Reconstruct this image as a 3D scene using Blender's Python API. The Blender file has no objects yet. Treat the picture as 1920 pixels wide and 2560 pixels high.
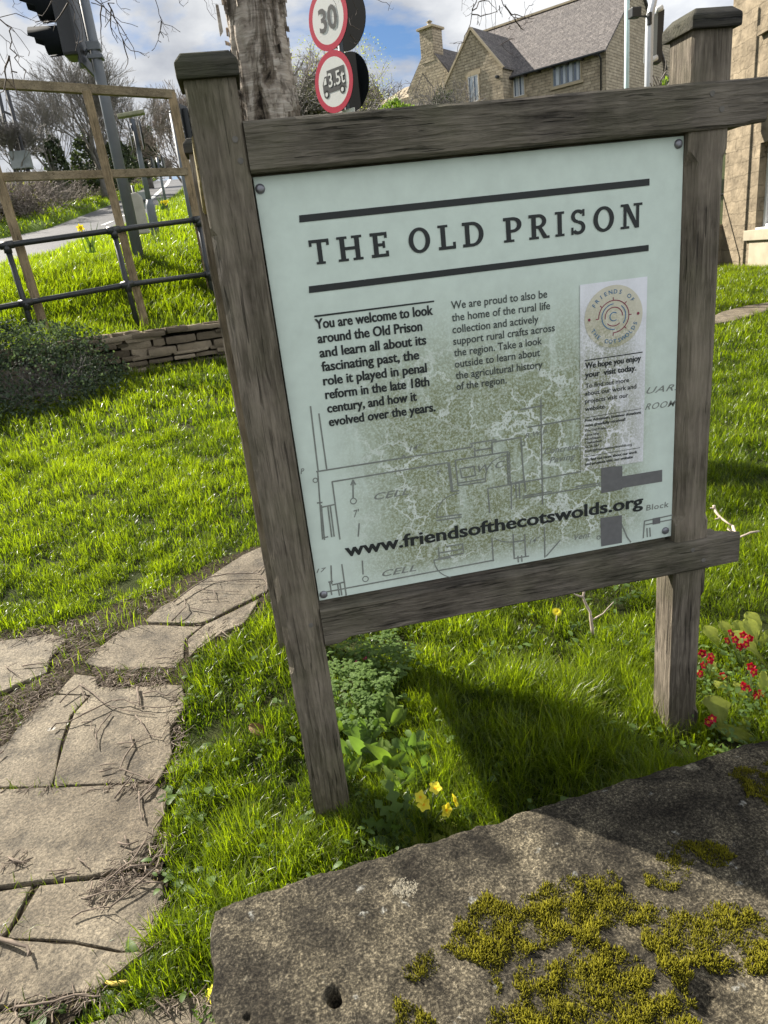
import bpy, math, random
import numpy as np
from mathutils import Vector, Matrix, noise as mnoise

scene = bpy.context.scene
COL = scene.collection
rad = math.radians
R_ = random.Random(7)
RNG = np.random.default_rng(11)

# ------------------------------------------------------------------ camera
FPX = 1740.0                       # focal length in pixels of the 1920x2560 photograph
CAMZ = 1.495
RW = np.array([[0.97636903, -0.16433294, 0.14035026],      # rows: world x, y, z in camera axes (right, down, forward)
               [-0.18661823, -0.31361931, 0.93102984],
               [-0.10898232, -0.93522062, -0.33687571]])
cam_data = bpy.data.cameras.new("camera")
cam_data.sensor_fit = 'VERTICAL'
cam_data.sensor_height = 36.0
cam_data.lens = 36.0 * FPX / 2560.0
cam_data.clip_start = 0.05
cam_data.clip_end = 4000.0
cam_data.dof.use_dof = True
cam_data.dof.focus_distance = 1.7
cam_data.dof.aperture_fstop = 20.0
cam = bpy.data.objects.new("camera", cam_data)
COL.objects.link(cam)
cx, cu, cb = RW[:, 0], -RW[:, 1], -RW[:, 2]
cam.matrix_world = Matrix(((cx[0], cu[0], cb[0], 0.0), (cx[1], cu[1], cb[1], 0.0), (cx[2], cu[2], cb[2], CAMZ), (0, 0, 0, 1)))
scene.camera = cam
scene.view_settings.view_transform = 'Standard'
scene.view_settings.look = 'None'
scene.view_settings.exposure = 1.5
scene.view_settings.gamma = 1.0

# ------------------------------------------------------------------ sun and sky
SUN_AZ = rad(-45.0)                # clockwise from +Y
SUN_EL = rad(39.0)
SUN = Vector((math.sin(SUN_AZ) * math.cos(SUN_EL), math.cos(SUN_AZ) * math.cos(SUN_EL), math.sin(SUN_EL)))
sd = bpy.data.lights.new("sun", 'SUN')
sd.energy = 5.0
sd.angle = rad(0.53)
sd.color = (1.0, 0.93, 0.82)
sun = bpy.data.objects.new("sun", sd)
COL.objects.link(sun)
sun.rotation_euler = SUN.to_track_quat('Z', 'Y').to_euler()
sun.location = SUN * 50

world = bpy.data.worlds.new("World")
scene.world = world
world.use_nodes = True
wn, wl = world.node_tree.nodes, world.node_tree.links
wn.clear()


def NN(nodes, typ, **kw):
    n = nodes.new(typ)
    for k, v in kw.items():
        setattr(n, k, v)
    return n


def sky():
    out = NN(wn, 'ShaderNodeOutputWorld')
    bg = NN(wn, 'ShaderNodeBackground')
    bg.inputs['Strength'].default_value = 0.052
    st = NN(wn, 'ShaderNodeTexSky', sky_type='NISHITA')
    st.sun_disc = False
    st.sun_elevation = SUN_EL
    st.sun_rotation = SUN_AZ
    st.air_density = 1.0
    st.dust_density = 0.6
    st.ozone_density = 1.5
    tc = NN(wn, 'ShaderNodeTexCoord')
    sep = NN(wn, 'ShaderNodeSeparateXYZ')
    wl.new(tc.outputs['Generated'], sep.inputs[0])
    # cloud layer seen in perspective: direction / (height + offset)
    ad = NN(wn, 'ShaderNodeMath', operation='MAXIMUM'); ad.inputs[1].default_value = 0.0
    wl.new(sep.outputs['Z'], ad.inputs[0])
    a2 = NN(wn, 'ShaderNodeMath', operation='ADD'); a2.inputs[1].default_value = 0.34
    wl.new(ad.outputs[0], a2.inputs[0])
    dv = NN(wn, 'ShaderNodeVectorMath', operation='DIVIDE')
    wl.new(tc.outputs['Generated'], dv.inputs[0])
    cmb = NN(wn, 'ShaderNodeCombineXYZ')
    for i in range(3):
        wl.new(a2.outputs[0], cmb.inputs[i])
    wl.new(cmb.outputs[0], dv.inputs[1])
    mp = NN(wn, 'ShaderNodeMapping')
    mp.inputs['Location'].default_value = (5.2, 4.4, 1.1)
    wl.new(dv.outputs[0], mp.inputs[0])
    n1 = NN(wn, 'ShaderNodeTexNoise'); n1.inputs['Scale'].default_value = 1.55
    n1.inputs['Detail'].default_value = 9; n1.inputs['Roughness'].default_value = 0.56
    n1.inputs['Distortion'].default_value = 0.25
    wl.new(mp.outputs[0], n1.inputs['Vector'])
    r1 = NN(wn, 'ShaderNodeValToRGB')
    r1.color_ramp.elements[0].position = 0.395
    r1.color_ramp.elements[1].position = 0.475
    wl.new(n1.outputs['Fac'], r1.inputs[0])
    n2 = NN(wn, 'ShaderNodeTexNoise'); n2.inputs['Scale'].default_value = 3.1
    n2.inputs['Detail'].default_value = 7; n2.inputs['Roughness'].default_value = 0.55
    wl.new(mp.outputs[0], n2.inputs['Vector'])
    r2 = NN(wn, 'ShaderNodeValToRGB')
    r2.color_ramp.elements[0].position = 0.36
    r2.color_ramp.elements[0].color = (3.5, 3.7, 4.1, 1)
    r2.color_ramp.elements[1].position = 0.60
    r2.color_ramp.elements[1].color = (6.2, 6.3, 6.4, 1)
    wl.new(n2.outputs['Fac'], r2.inputs[0])
    # clouds on the far side from the sun are lit from the front and brighter
    dt = NN(wn, 'ShaderNodeVectorMath', operation='DOT_PRODUCT')
    wl.new(tc.outputs['Generated'], dt.inputs[0]); dt.inputs[1].default_value = (-SUN.x, -SUN.y, 0.1)
    mr = NN(wn, 'ShaderNodeMapRange'); mr.inputs['From Min'].default_value = -0.4; mr.inputs['From Max'].default_value = 0.7
    mr.inputs['To Min'].default_value = 1.0; mr.inputs['To Max'].default_value = 2.1
    wl.new(dt.outputs['Value'], mr.inputs['Value'])
    lit = NN(wn, 'ShaderNodeVectorMath', operation='SCALE')
    wl.new(r2.outputs[0], lit.inputs[0]); wl.new(mr.outputs[0], lit.inputs['Scale'])
    mx = NN(wn, 'ShaderNodeMix', data_type='RGBA')
    wl.new(r1.outputs[0], mx.inputs['Factor'])
    dp = NN(wn, 'ShaderNodeMix', data_type='RGBA', blend_type='MULTIPLY'); dp.inputs['Factor'].default_value = 1.0
    wl.new(st.outputs[0], dp.inputs['A']); dp.inputs['B'].default_value = (0.5, 0.63, 0.79, 1)
    wl.new(dp.outputs['Result'], mx.inputs['A'])
    wl.new(lit.outputs[0], mx.inputs['B'])
    wl.new(mx.outputs['Result'], bg.inputs['Color'])
    wl.new(bg.outputs[0], out.inputs[0])


sky()

# ------------------------------------------------------------------ photograph pixels to places (1920x2560 pixels)
K = 1920.0 / 1659.0                # pixels of the photograph as first viewed


def rayF(p):
    return RW @ np.array([p[0] - 960.0, p[1] - 1280.0, FPX])


def rayD(p):
    return rayF((p[0] * K, p[1] * K))


CAM = np.array([0, 0, CAMZ])


def at_y(r, y):
    return r * (y / r[1]) + CAM


def at_z(r, z):
    return r * ((z - CAMZ) / r[2]) + CAM


def crop(x0, y0, s):
    return lambda x, y: rayF((x0 + x * s, y0 + y * s))


def project(P):
    """world points (n,3) to photograph pixels and depth"""
    q = (np.asarray(P) - CAM) @ RW
    return FPX * q[:, 0] / q[:, 2] + 960, FPX * q[:, 1] / q[:, 2] + 1280, q[:, 2]


# ------------------------------------------------------------------ mesh helpers
def tag(o, label=None, cat=None, group=None, kind=None):
    if label: o['label'] = label
    if cat: o['category'] = cat
    if group: o['group'] = group
    if kind: o['kind'] = kind
    return o


def thing(name, label, cat, loc=(0, 0, 0), rotz=0.0, group=None):
    o = bpy.data.objects.new(name, None)
    o.empty_display_size = 0.1
    COL.objects.link(o)
    o.location = loc
    o.rotation_euler = (0, 0, rotz)
    return tag(o, label, cat, group)


def copy_tree(o, parent=None):
    c = o.copy()
    COL.objects.link(c)
    if parent is not None:
        c.parent = parent
    for ch in list(o.children):
        copy_tree(ch, c)
    return c


class MB:
    """collects shapes, builds them as one mesh object"""

    def __init__(self):
        self.v = []; self.f = []

    def add(self, vs, fs):
        n = len(self.v)
        self.v += [tuple(map(float, q)) for q in vs]
        self.f += [tuple(n + i for i in q) for q in fs]
        return self

    def box(self, c, s, m=None):
        x, y, z = (q * 0.5 for q in s)
        vs = [Vector((a * x, b * y, d * z)) for d in (-1, 1) for b in (-1, 1) for a in (-1, 1)]
        if m is not None:
            vs = [m @ q for q in vs]
        vs = [q + Vector(c) for q in vs]
        return self.add(vs, [(0, 2, 3, 1), (4, 5, 7, 6), (0, 1, 5, 4), (2, 6, 7, 3), (0, 4, 6, 2), (1, 3, 7, 5)])

    def bar(self, a, b, w, h, up=(0, 0, 1)):
        a, b = Vector(a), Vector(b)
        d = (b - a).normalized()
        u = Vector(up)
        s = d.cross(u)
        if s.length < 1e-4:
            s = d.cross(Vector((0, 1, 0)))
        s.normalize(); u = s.cross(d)
        vs = []
        for p in (a, b):
            for i, j in ((-1, -1), (1, -1), (1, 1), (-1, 1)):
                vs.append(p + s * (i * w / 2) + u * (j * h / 2))
        return self.add(vs, [(3, 2, 1, 0), (4, 5, 6, 7), (0, 1, 5, 4), (1, 2, 6, 5), (2, 3, 7, 6), (3, 0, 4, 7)])

    def tube(self, pts, rs, n=8, cap=True):
        pts = [Vector(p) for p in pts]
        if not hasattr(rs, '__len__'):
            rs = [rs] * len(pts)
        d0 = (pts[1] - pts[0]).normalized()
        u = d0.orthogonal().normalized()
        rings = []
        base = len(self.v)
        for i, p in enumerate(pts):
            if i == 0: d = d0
            elif i == len(pts) - 1: d = (pts[i] - pts[i - 1]).normalized()
            else: d = (pts[i + 1] - pts[i - 1]).normalized()
            u = (u - d * u.dot(d))
            u = u.normalized() if u.length > 1e-6 else d.orthogonal().normalized()
            w = d.cross(u)
            for k in range(n):
                a = 2 * math.pi * k / n
                q = p + (u * math.cos(a) + w * math.sin(a)) * rs[i]
                self.v.append((q.x, q.y, q.z))
        for i in range(len(pts) - 1):
            for k in range(n):
                a = base + i * n + k; b = base + i * n + (k + 1) % n
                self.f.append((a, b, b + n, a + n))
        if cap:
            self.f.append(tuple(base + k for k in range(n))[::-1])
            self.f.append(tuple(base + (len(pts) - 1) * n + k for k in range(n)))
        return self

    def prism(self, poly, dirv):
        """flat polygon (3-D points) pushed along dirv"""
        n = len(poly)
        d = Vector(dirv)
        vs = [Vector(p) for p in poly] + [Vector(p) + d for p in poly]
        fs = [tuple(range(n))[::-1], tuple(range(n, 2 * n))]
        for i in range(n):
            j = (i + 1) % n
            fs.append((i, j, n + j, n + i))
        return self.add(vs, fs)

    def face(self, pts):
        return self.add(pts, [tuple(range(len(pts)))])

    def build(self, name, mat, parent=None, smooth=False, bevel=0.0, uv=False, seg=2, fix=True):
        me = bpy.data.meshes.new(name)
        me.from_pydata(self.v, [], self.f)
        me.update()
        if fix and len(self.f) < 60000:
            import bmesh
            b = bmesh.new(); b.from_mesh(me)
            bmesh.ops.recalc_face_normals(b, faces=b.faces)
            if bevel > 0:
                bmesh.ops.bevel(b, geom=[e for e in b.edges if len(e.link_faces) == 2 and e.calc_face_angle(0) > 0.5], offset=bevel, segments=seg, profile=0.6, affect='EDGES', clamp_overlap=True)
            b.to_mesh(me); b.free()
        if uv:
            ul = me.uv_layers.new(name='UVMap')
            for p in me.polygons:
                nrm = p.normal
                t = Vector((-nrm.y, nrm.x, 0))
                t = t.normalized() if t.length > 0.05 else Vector((1, 0, 0))
                bt = nrm.cross(t)
                for li in p.loop_indices:
                    co = me.vertices[me.loops[li].vertex_index].co
                    ul.data[li].uv = (co.dot(t), co.dot(bt))
        if smooth:
            me.polygons.foreach_set('use_smooth', [True] * len(me.polygons))
        o = bpy.data.objects.new(name, me)
        COL.objects.link(o)
        for m in (mat if isinstance(mat, (list, tuple)) else [mat]):
            me.materials.append(m)
        if parent is not None:
            o.parent = parent
        return o


def np_mesh(name, V, tris=None, quads=None, mat=None, parent=None, smooth=False, attrs=None):
    """big meshes straight from arrays"""
    me = bpy.data.meshes.new(name)
    V = np.asarray(V, dtype=np.float32)
    me.vertices.add(len(V))
    me.vertices.foreach_set('co', V.ravel())
    loops = []; starts = []; tot = 0
    if quads is not None and len(quads):
        loops.append(np.asarray(quads).ravel()); starts.append(np.arange(len(quads)) * 4); tot = len(quads) * 4
    if tris is not None and len(tris):
        loops.append(np.asarray(tris).ravel()); starts.append(tot + np.arange(len(tris)) * 3)
    L = np.concatenate(loops).astype(np.int32); S = np.concatenate(starts).astype(np.int32)
    me.loops.add(len(L)); me.loops.foreach_set('vertex_index', L)
    me.polygons.add(len(S)); me.polygons.foreach_set('loop_start', S)
    me.update(calc_edges=True)
    if smooth:
        me.polygons.foreach_set('use_smooth', np.ones(len(S), dtype=bool))
    for k, a in (attrs or {}).items():
        at = me.attributes.new(k, 'FLOAT', 'POINT')
        at.data.foreach_set('value', np.asarray(a, dtype=np.float32))
    o = bpy.data.objects.new(name, me)
    COL.objects.link(o)
    if mat: me.materials.append(mat)
    if parent is not None: o.parent = parent
    return o


def vnoise(P, scale, seed=0.0, octs=3):
    """fractal noise at points, -1..1"""
    out = np.empty(len(P))
    for i, p in enumerate(P):
        out[i] = mnoise.fractal(Vector((p[0] * scale + seed, p[1] * scale - seed, (p[2] if len(p) > 2 else 0) * scale + seed * .37)), 1.0, 2.0, octs, noise_basis='PERLIN_ORIGINAL')
    return out


def gridnoise(shape, cells, seed, octs=4, rough=0.5):
    """fast fractal value noise on a grid, roughly -1..1"""
    rg = np.random.default_rng(seed)
    h, w = shape
    out = np.zeros(shape); amp = 1.0; cy, cx_ = cells
    for _ in range(octs):
        g = rg.uniform(-1, 1, (int(cy) + 3, int(cx_) + 3))
        y = np.linspace(0, cy, h); x = np.linspace(0, cx_, w)
        yi = np.floor(y).astype(int); xi = np.floor(x).astype(int)
        fy = (y - yi); fx = (x - xi); fy = fy * fy * (3 - 2 * fy); fx = fx * fx * (3 - 2 * fx)
        fy = fy[:, None]; fx = fx[None, :]
        a = g[np.ix_(yi, xi)]; b = g[np.ix_(yi, xi + 1)]; c = g[np.ix_(yi + 1, xi)]; d = g[np.ix_(yi + 1, xi + 1)]
        out += amp * ((a * (1 - fx) + b * fx) * (1 - fy) + (c * (1 - fx) + d * fx) * fy)
        amp *= rough; cy *= 2; cx_ *= 2
    return out


def in_poly(x, y, poly):
    ins = np.zeros(len(x), dtype=bool)
    n = len(poly)
    for i in range(n):
        x0, y0 = poly[i][0], poly[i][1]; x1, y1 = poly[(i + 1) % n][0], poly[(i + 1) % n][1]
        c = ((y0 > y) != (y1 > y)) & (x < (x1 - x0) * (y - y0) / ((y1 - y0) + 1e-12) + x0)
        ins ^= c
    return ins


# ------------------------------------------------------------------ materials
def new_mat(name):
    m = bpy.data.materials.new(name)
    m.use_nodes = True
    nt = m.node_tree
    nt.nodes.clear()
    out = nt.nodes.new('ShaderNodeOutputMaterial')
    b = nt.nodes.new('ShaderNodeBsdfPrincipled')
    nt.links.new(b.outputs[0], out.inputs[0])
    return m, nt.nodes, nt.links, b, out


def ramp(nodes, stops):
    r = nodes.new('ShaderNodeValToRGB')
    els = r.color_ramp.elements
    while len(els) > 1: els.remove(els[0])
    els[0].position = stops[0][0]; els[0].color = (*stops[0][1], 1)
    for p, c in stops[1:]:
        e = els.new(p); e.color = (*c, 1)
    return r


def g3(v): return (v, v, v)


def noise_node(nodes, links, vec, scale, detail=4, rough=0.55, dist=0.0):
    n = nodes.new('ShaderNodeTexNoise')
    n.inputs['Scale'].default_value = scale; n.inputs['Detail'].default_value = detail
    n.inputs['Roughness'].default_value = rough; n.inputs['Distortion'].default_value = dist
    if vec is not None: links.new(vec, n.inputs['Vector'])
    return n


def mapped(nodes, links, scale=(1, 1, 1), out='Object', loc=(0, 0, 0), rot=(0, 0, 0)):
    tc = nodes.new('ShaderNodeTexCoord')
    mp = nodes.new('ShaderNodeMapping')
    mp.inputs['Scale'].default_value = scale; mp.inputs['Location'].default_value = loc; mp.inputs['Rotation'].default_value = rot
    links.new(tc.outputs[out], mp.inputs[0])
    return mp.outputs[0]


def mix(nodes, links, fac, a, b, mode='MIX'):
    m = nodes.new('ShaderNodeMix'); m.data_type = 'RGBA'; m.blend_type = mode
    for k, v in (('Factor', fac), ('A', a), ('B', b)):
        if isinstance(v, (int, float)): m.inputs[k].default_value = v
        elif isinstance(v, tuple): m.inputs[k].default_value = (*v, 1) if len(v) == 3 else v
        else: links.new(v, m.inputs[k])
    return m.outputs['Result']


def bump(nodes, links, h, strength, dist, bsdf, prev=None):
    b = nodes.new('ShaderNodeBump'); b.inputs['Strength'].default_value = strength; b.inputs['Distance'].default_value = dist
    links.new(h, b.inputs['Height'])
    if prev is not None: links.new(prev, b.inputs['Normal'])
    links.new(b.outputs[0], bsdf.inputs['Normal'])
    return b.outputs[0]


def plain(name, col, rough=0.6, metal=0.0, var=0.25, scale=12.0, bmp=0.0, spec=0.5):
    m, n, l, b, o = new_mat(name)
    v = mapped(n, l)
    t = noise_node(n, l, v, scale, 5)
    c = ramp(n, [(0.25, tuple(q * (1 - var) for q in col)), (0.75, tuple(min(1, q * (1 + var)) for q in col))])
    l.new(t.outputs['Fac'], c.inputs[0]); l.new(c.outputs[0], b.inputs['Base Color'])
    b.inputs['Roughness'].default_value = rough; b.inputs['Metallic'].default_value = metal
    b.inputs['Specular IOR Level'].default_value = spec
    if bmp: bump(n, l, t.outputs['Fac'], 0.6, bmp, b)
    return m


def wood(name, axis, dark, light, cracks=0.5, green=0.0, scl=1.0):
    m, n, l, b, o = new_mat(name)
    s = [130.0 * scl] * 3; s[axis] = 11.0 * scl
    v = mapped(n, l, tuple(s))
    t = noise_node(n, l, v, 1.0, 7, 0.62, 0.8)
    s2 = [22.0 * scl] * 3; s2[axis] = 1.6 * scl
    v2 = mapped(n, l, tuple(s2))
    t2 = noise_node(n, l, v2, 1.0, 5, 0.55, 1.2)
    c = ramp(n, [(0.38, dark), (0.5, tuple((p + q) * 0.42 for p, q in zip(dark, light))), (0.63, light)])
    mx = n.new('ShaderNodeMath'); mx.operation = 'MULTIPLY_ADD'; mx.inputs[1].default_value = 0.62
    l.new(t.outputs['Fac'], mx.inputs[0])
    m3 = n.new('ShaderNodeMath'); m3.operation = 'MULTIPLY'; m3.inputs[1].default_value = 0.38
    l.new(t2.outputs['Fac'], m3.inputs[0]); l.new(m3.outputs[0], mx.inputs[2])
    l.new(mx.outputs[0], c.inputs[0])
    # drying checks along the grain
    s3 = [120.0 * scl] * 3; s3[axis] = 4.5 * scl
    v3 = mapped(n, l, tuple(s3), loc=(3.1, 1.7, 5.2))
    t3 = noise_node(n, l, v3, 1.0, 3, 0.5, 0.6)
    cr = ramp(n, [(0.345, g3(0.0)), (0.375, g3(1.0))])
    l.new(t3.outputs['Fac'], cr.inputs[0])
    dk = mix(n, l, cr.outputs[0], tuple(q * (1 - cracks) * 0.6 for q in dark), c.outputs[0])
    # silvery patches and algae
    t4 = noise_node(n, l, mapped(n, l), 5.0, 6, 0.6)
    r4 = ramp(n, [(0.42, g3(0.0)), (0.68, g3(1.0))]); l.new(t4.outputs['Fac'], r4.inputs[0])
    sv = mix(n, l, r4.outputs[0], dk, mix(n, l, 0.45, dk, tuple(min(1, q * 1.5) for q in light)))
    if green:
        t5 = noise_node(n, l, mapped(n, l, loc=(9, 3, 1)), 3.2, 6, 0.65)
        r5 = ramp(n, [(0.45, g3(0.0)), (0.7, g3(green))]); l.new(t5.outputs['Fac'], r5.inputs[0])
        sv = mix(n, l, r5.outputs[0], sv, mix(n, l, 0.6, sv, (0.075, 0.085, 0.03)))
    l.new(sv, b.inputs['Base Color'])
    b.inputs['Roughness'].default_value = 0.82
    b.inputs['Specular IOR Level'].default_value = 0.25
    nb = bump(n, l, t.outputs['Fac'], 0.9, 0.007, b)
    bump(n, l, cr.outputs[0], 0.8, 0.005, b, nb)
    return m


def foliage(name, c_dark, c_light, trans=0.5, rough=0.45, spec=0.35, attr=True, tcol=None, straw=None):
    m, n, l, b, o = new_mat(name)
    if attr:
        a = n.new('ShaderNodeAttribute'); a.attribute_name = 'tint'
        src = a.outputs['Fac']
    else:
        t = noise_node(n, l, mapped(n, l), 14.0, 4)
        src = t.outputs['Fac']
    c = ramp(n, [(0.0, c_dark), (1.0, c_light)] if straw is None else [(0.0, c_dark), (0.86, c_light), (0.93, straw), (1.0, straw)])
    l.new(src, c.inputs[0])
    l.new(c.outputs[0], b.inputs['Base Color'])
    b.inputs['Roughness'].default_value = rough; b.inputs['Specular IOR Level'].default_value = spec
    tr = n.new('ShaderNodeBsdfTranslucent')
    tc = mix(n, l, 1.0, c.outputs[0], tcol or (1.6, 1.75, 0.75), 'MULTIPLY')
    l.new(tc, tr.inputs['Color'])
    ms = n.new('ShaderNodeMixShader'); ms.inputs[0].default_value = trans
    l.new(b.outputs[0], ms.inputs[1]); l.new(tr.outputs[0], ms.inputs[2])
    l.new(ms.outputs[0], o.inputs[0])
    return m


def masonry(name, c1, c2, mortar, bw, bh, rough_bump=0.02, mort=0.012, distort=0.03, stain=0.4):
    """coursed rubble laid in the wall plane (UV in metres)"""
    m, n, l, b, o = new_mat(name)
    v = mapped(n, l, out='UV')
    nz = noise_node(n, l, v, 5.0, 3)
    ad = n.new('ShaderNodeVectorMath'); ad.operation = 'MULTIPLY_ADD'
    ad.inputs[1].default_value = (distort * 2, distort, 0)
    l.new(nz.outputs['Color'], ad.inputs[0]); l.new(v, ad.inputs[2])
    br = n.new('ShaderNodeTexBrick')
    br.inputs['Scale'].default_value = 1.0
    br.inputs['Brick Width'].default_value = bw; br.inputs['Row Height'].default_value = bh
    br.inputs['Mortar Size'].default_value = mort; br.inputs['Mortar Smooth'].default_value = 0.5
    br.inputs['Bias'].default_value = -0.1
    br.inputs['Color1'].default_value = (*c1, 1); br.inputs['Color2'].default_value = (*c2, 1); br.inputs['Mortar'].default_value = (*mortar, 1)
    br.offset = 0.43; br.squash = 1.3; br.squash_frequency = 3
    l.new(ad.outputs[0], br.inputs['Vector'])
    t = noise_node(n, l, v, 3.2, 7, 0.65)
    st = ramp(n, [(0.3, g3(1 - stain)), (0.65, g3(1.12))]); l.new(t.outputs['Fac'], st.inputs[0])
    col = mix(n, l, 1.0, br.outputs['Color'], st.outputs[0], 'MULTIPLY')
    l.new(col, b.inputs['Base Color'])
    b.inputs['Roughness'].default_value = 0.9; b.inputs['Specular IOR Level'].default_value = 0.15
    inv = n.new('ShaderNodeMath'); inv.operation = 'SUBTRACT'; inv.inputs[0].default_value = 1.0
    l.new(br.outputs['Fac'], inv.inputs[1])
    f = noise_node(n, l, v, 22.0, 5, 0.6)
    f2 = noise_node(n, l, v, 6.0, 4, 0.6)
    sm = n.new('ShaderNodeMath'); sm.operation = 'MULTIPLY_ADD'; sm.inputs[1].default_value = 0.8
    l.new(f2.outputs['Fac'], sm.inputs[0]); l.new(inv.outputs[0], sm.inputs[2])
    nb = bump(n, l, sm.outputs[0], 1.0, rough_bump, b)
    bump(n, l, f.outputs['Fac'], 0.5, rough_bump * 0.5, b, nb)
    return m


M = {}
M['post'] = wood('weathered_oak_upright', 2, (0.058, 0.047, 0.035), (0.215, 0.182, 0.142), 0.1, 0.6)
M['utility'] = plain('tarred_pole', (0.035, 0.036, 0.04), 0.8, 0, 0.3, 3)
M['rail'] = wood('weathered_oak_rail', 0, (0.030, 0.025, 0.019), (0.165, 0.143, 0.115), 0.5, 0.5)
M['raily'] = wood('sunlit_oak_side_rail', 1, (0.12, 0.095, 0.045), (0.36, 0.30, 0.16), 0.5, 0.4)  # lit copy of the rail oak, sunlight put into the colour
M['cap'] = wood('mossy_oak_cap', 0, (0.014, 0.014, 0.012), (0.062, 0.056, 0.046), 0.6, 0.6)
M['batten'] = wood('sawn_timber', 2, (0.16, 0.12, 0.07), (0.34, 0.26, 0.16), 0.3, 0.25)
M['battenx'] = wood('sawn_timber_rail', 0, (0.13, 0.105, 0.07), (0.29, 0.24, 0.16), 0.3, 0.25)
M['black_metal'] = plain('black_painted_pipe', (0.018, 0.021, 0.022), 0.38, 0.0, 0.3, 20)
M['signal_black'] = plain('black_signal_plastic', (0.012, 0.014, 0.016), 0.45, 0, 0.2, 8)
M['galv'] = plain('grey_painted_steel', (0.115, 0.13, 0.148), 0.55, 0.0, 0.12, 6)
M['teal_pole'] = plain('pale_teal_steel', (0.42, 0.56, 0.55), 0.45, 0.0, 0.1, 6)
M['silver_pole'] = plain('pale_silver_steel', (0.52, 0.54, 0.57), 0.4, 0.3, 0.1, 6)
M['sign_grey'] = plain('sign_back_grey', (0.2, 0.22, 0.22), 0.55, 0.0, 0.12, 5)
M['concrete'] = plain('aged_concrete', (0.36, 0.34, 0.3), 0.9, 0, 0.2, 6)
M['bolt'] = plain('dull_steel_bolt', (0.22, 0.22, 0.24), 0.45, 0.7, 0.2, 30)
M['glass'] = plain('window_glass', (0.09, 0.12, 0.16), 0.06, 0.0, 0.15, 1.2, spec=0.9)
M['white_paint'] = plain('white_window_paint', (0.62, 0.62, 0.6), 0.5, 0, 0.08, 6)
M['twig'] = plain('dead_twig', (0.13, 0.1, 0.075), 0.85, 0, 0.5, 40)
M['twig_pale'] = plain('bleached_twig', (0.4, 0.33, 0.27), 0.85, 0, 0.35, 30)
M['branch'] = plain('grey_branch_bark', (0.15, 0.138, 0.125), 0.9, 0, 0.4, 5)  # lightened: sky bloom and haze on far twigs put into the colour
M['birch_twig'] = plain('birch_twig', (0.07, 0.05, 0.042), 0.8, 0, 0.4, 20)
# ------------------------------------------------------------------ terrain
def lawn(x, y):
    x = np.asarray(x, float); y = np.asarray(y, float)
    s = np.clip((x + 0.5) / 4.0, 0, 1)
    a = 0.084 * (1 - s) + 0.056 * s
    t = y - 1.9
    z = a * 0.5 * (t + np.sqrt(t * t + 0.5))
    top = 0.64 * (1 - s) + 0.56 * s
    return np.where(z < top - 0.1, z, top - 0.1 * np.exp(-(z - top + 0.1) / 0.1))


def on_lawn(r, lift=0.0):
    z = 0.1
    for _ in range(25):
        p = at_z(r, z)
        z = 0.5 * z + 0.5 * (float(lawn(p[0], p[1])) + lift)
    return at_z(r, z)


ROAD_S, ROAD_Z = 0.148, -0.6


def on_road(p, lift=0.0):
    r = rayF(p)
    y = (ROAD_Z + lift - CAMZ) / (r[2] / r[1] - ROAD_S)
    return at_y(r, y)


m, n, l, b, o = new_mat('soil_and_moss')
v = mapped(n, l)
t = noise_node(n, l, v, 3.0, 8, 0.65); t2 = noise_node(n, l, v, 60.0, 5, 0.7)
c = ramp(n, [(0.3, (0.022, 0.032, 0.008)), (0.5, (0.034, 0.044, 0.012)), (0.72, (0.05, 0.042, 0.024))]); l.new(t.outputs['Fac'], c.inputs[0])
l.new(mix(n, l, 0.6, c.outputs[0], mix(n, l, t2.outputs['Fac'], g3(0.25), g3(1.6)), 'MULTIPLY'), b.inputs['Base Color'])
b.inputs['Roughness'].default_value = 0.95; b.inputs['Specular IOR Level'].default_value = 0.1
bump(n, l, t2.outputs['Fac'], 1.0, 0.02, b)
M['soil'] = m

m, n, l, b, o = new_mat('turf')
v = mapped(n, l)
t = noise_node(n, l, v, 0.9, 8, 0.65); t2 = noise_node(n, l, v, 26.0, 5, 0.7)
c = ramp(n, [(0.32, (0.05, 0.085, 0.012)), (0.65, (0.115, 0.175, 0.022))]); l.new(t.outputs['Fac'], c.inputs[0])
l.new(mix(n, l, 0.7, c.outputs[0], mix(n, l, t2.outputs['Fac'], g3(0.3), g3(1.6)), 'MULTIPLY'), b.inputs['Base Color'])
b.inputs['Roughness'].default_value = 0.95; b.inputs['Specular IOR Level'].default_value = 0.1
bump(n, l, t2.outputs['Fac'], 1.0, 0.06, b)
M['turf'] = m

m, n, l, b, o = new_mat('asphalt')
v = mapped(n, l)
t = noise_node(n, l, v, 0.35, 7, 0.6); t2 = noise_node(n, l, v, 30.0, 4, 0.7)
c = ramp(n, [(0.3, g3(0.05)), (0.7, (0.085, 0.085, 0.09))]); l.new(t.outputs['Fac'], c.inputs[0])
l.new(mix(n, l, 0.5, c.outputs[0], mix(n, l, t2.outputs['Fac'], g3(0.5), g3(1.5)), 'MULTIPLY'), b.inputs['Base Color'])
b.inputs['Roughness'].default_value = 0.55; b.inputs['Specular IOR Level'].default_value = 0.5
bump(n, l, t2.outputs['Fac'], 0.6, 0.01, b)
M['asphalt'] = m
M['roadpaint'] = plain('worn_road_paint', (0.62, 0.62, 0.6), 0.7, 0, 0.25, 5)


def grid_mesh(name, P, mat, smooth=True, uv=False):
    h, w = P.shape[:2]
    i = np.arange(h * w).reshape(h, w)
    q = np.stack([i[:-1, :-1], i[:-1, 1:], i[1:, 1:], i[1:, :-1]], -1).reshape(-1, 4)
    return np_mesh(name, P.reshape(-1, 3), quads=q, mat=mat, smooth=smooth)


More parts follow.
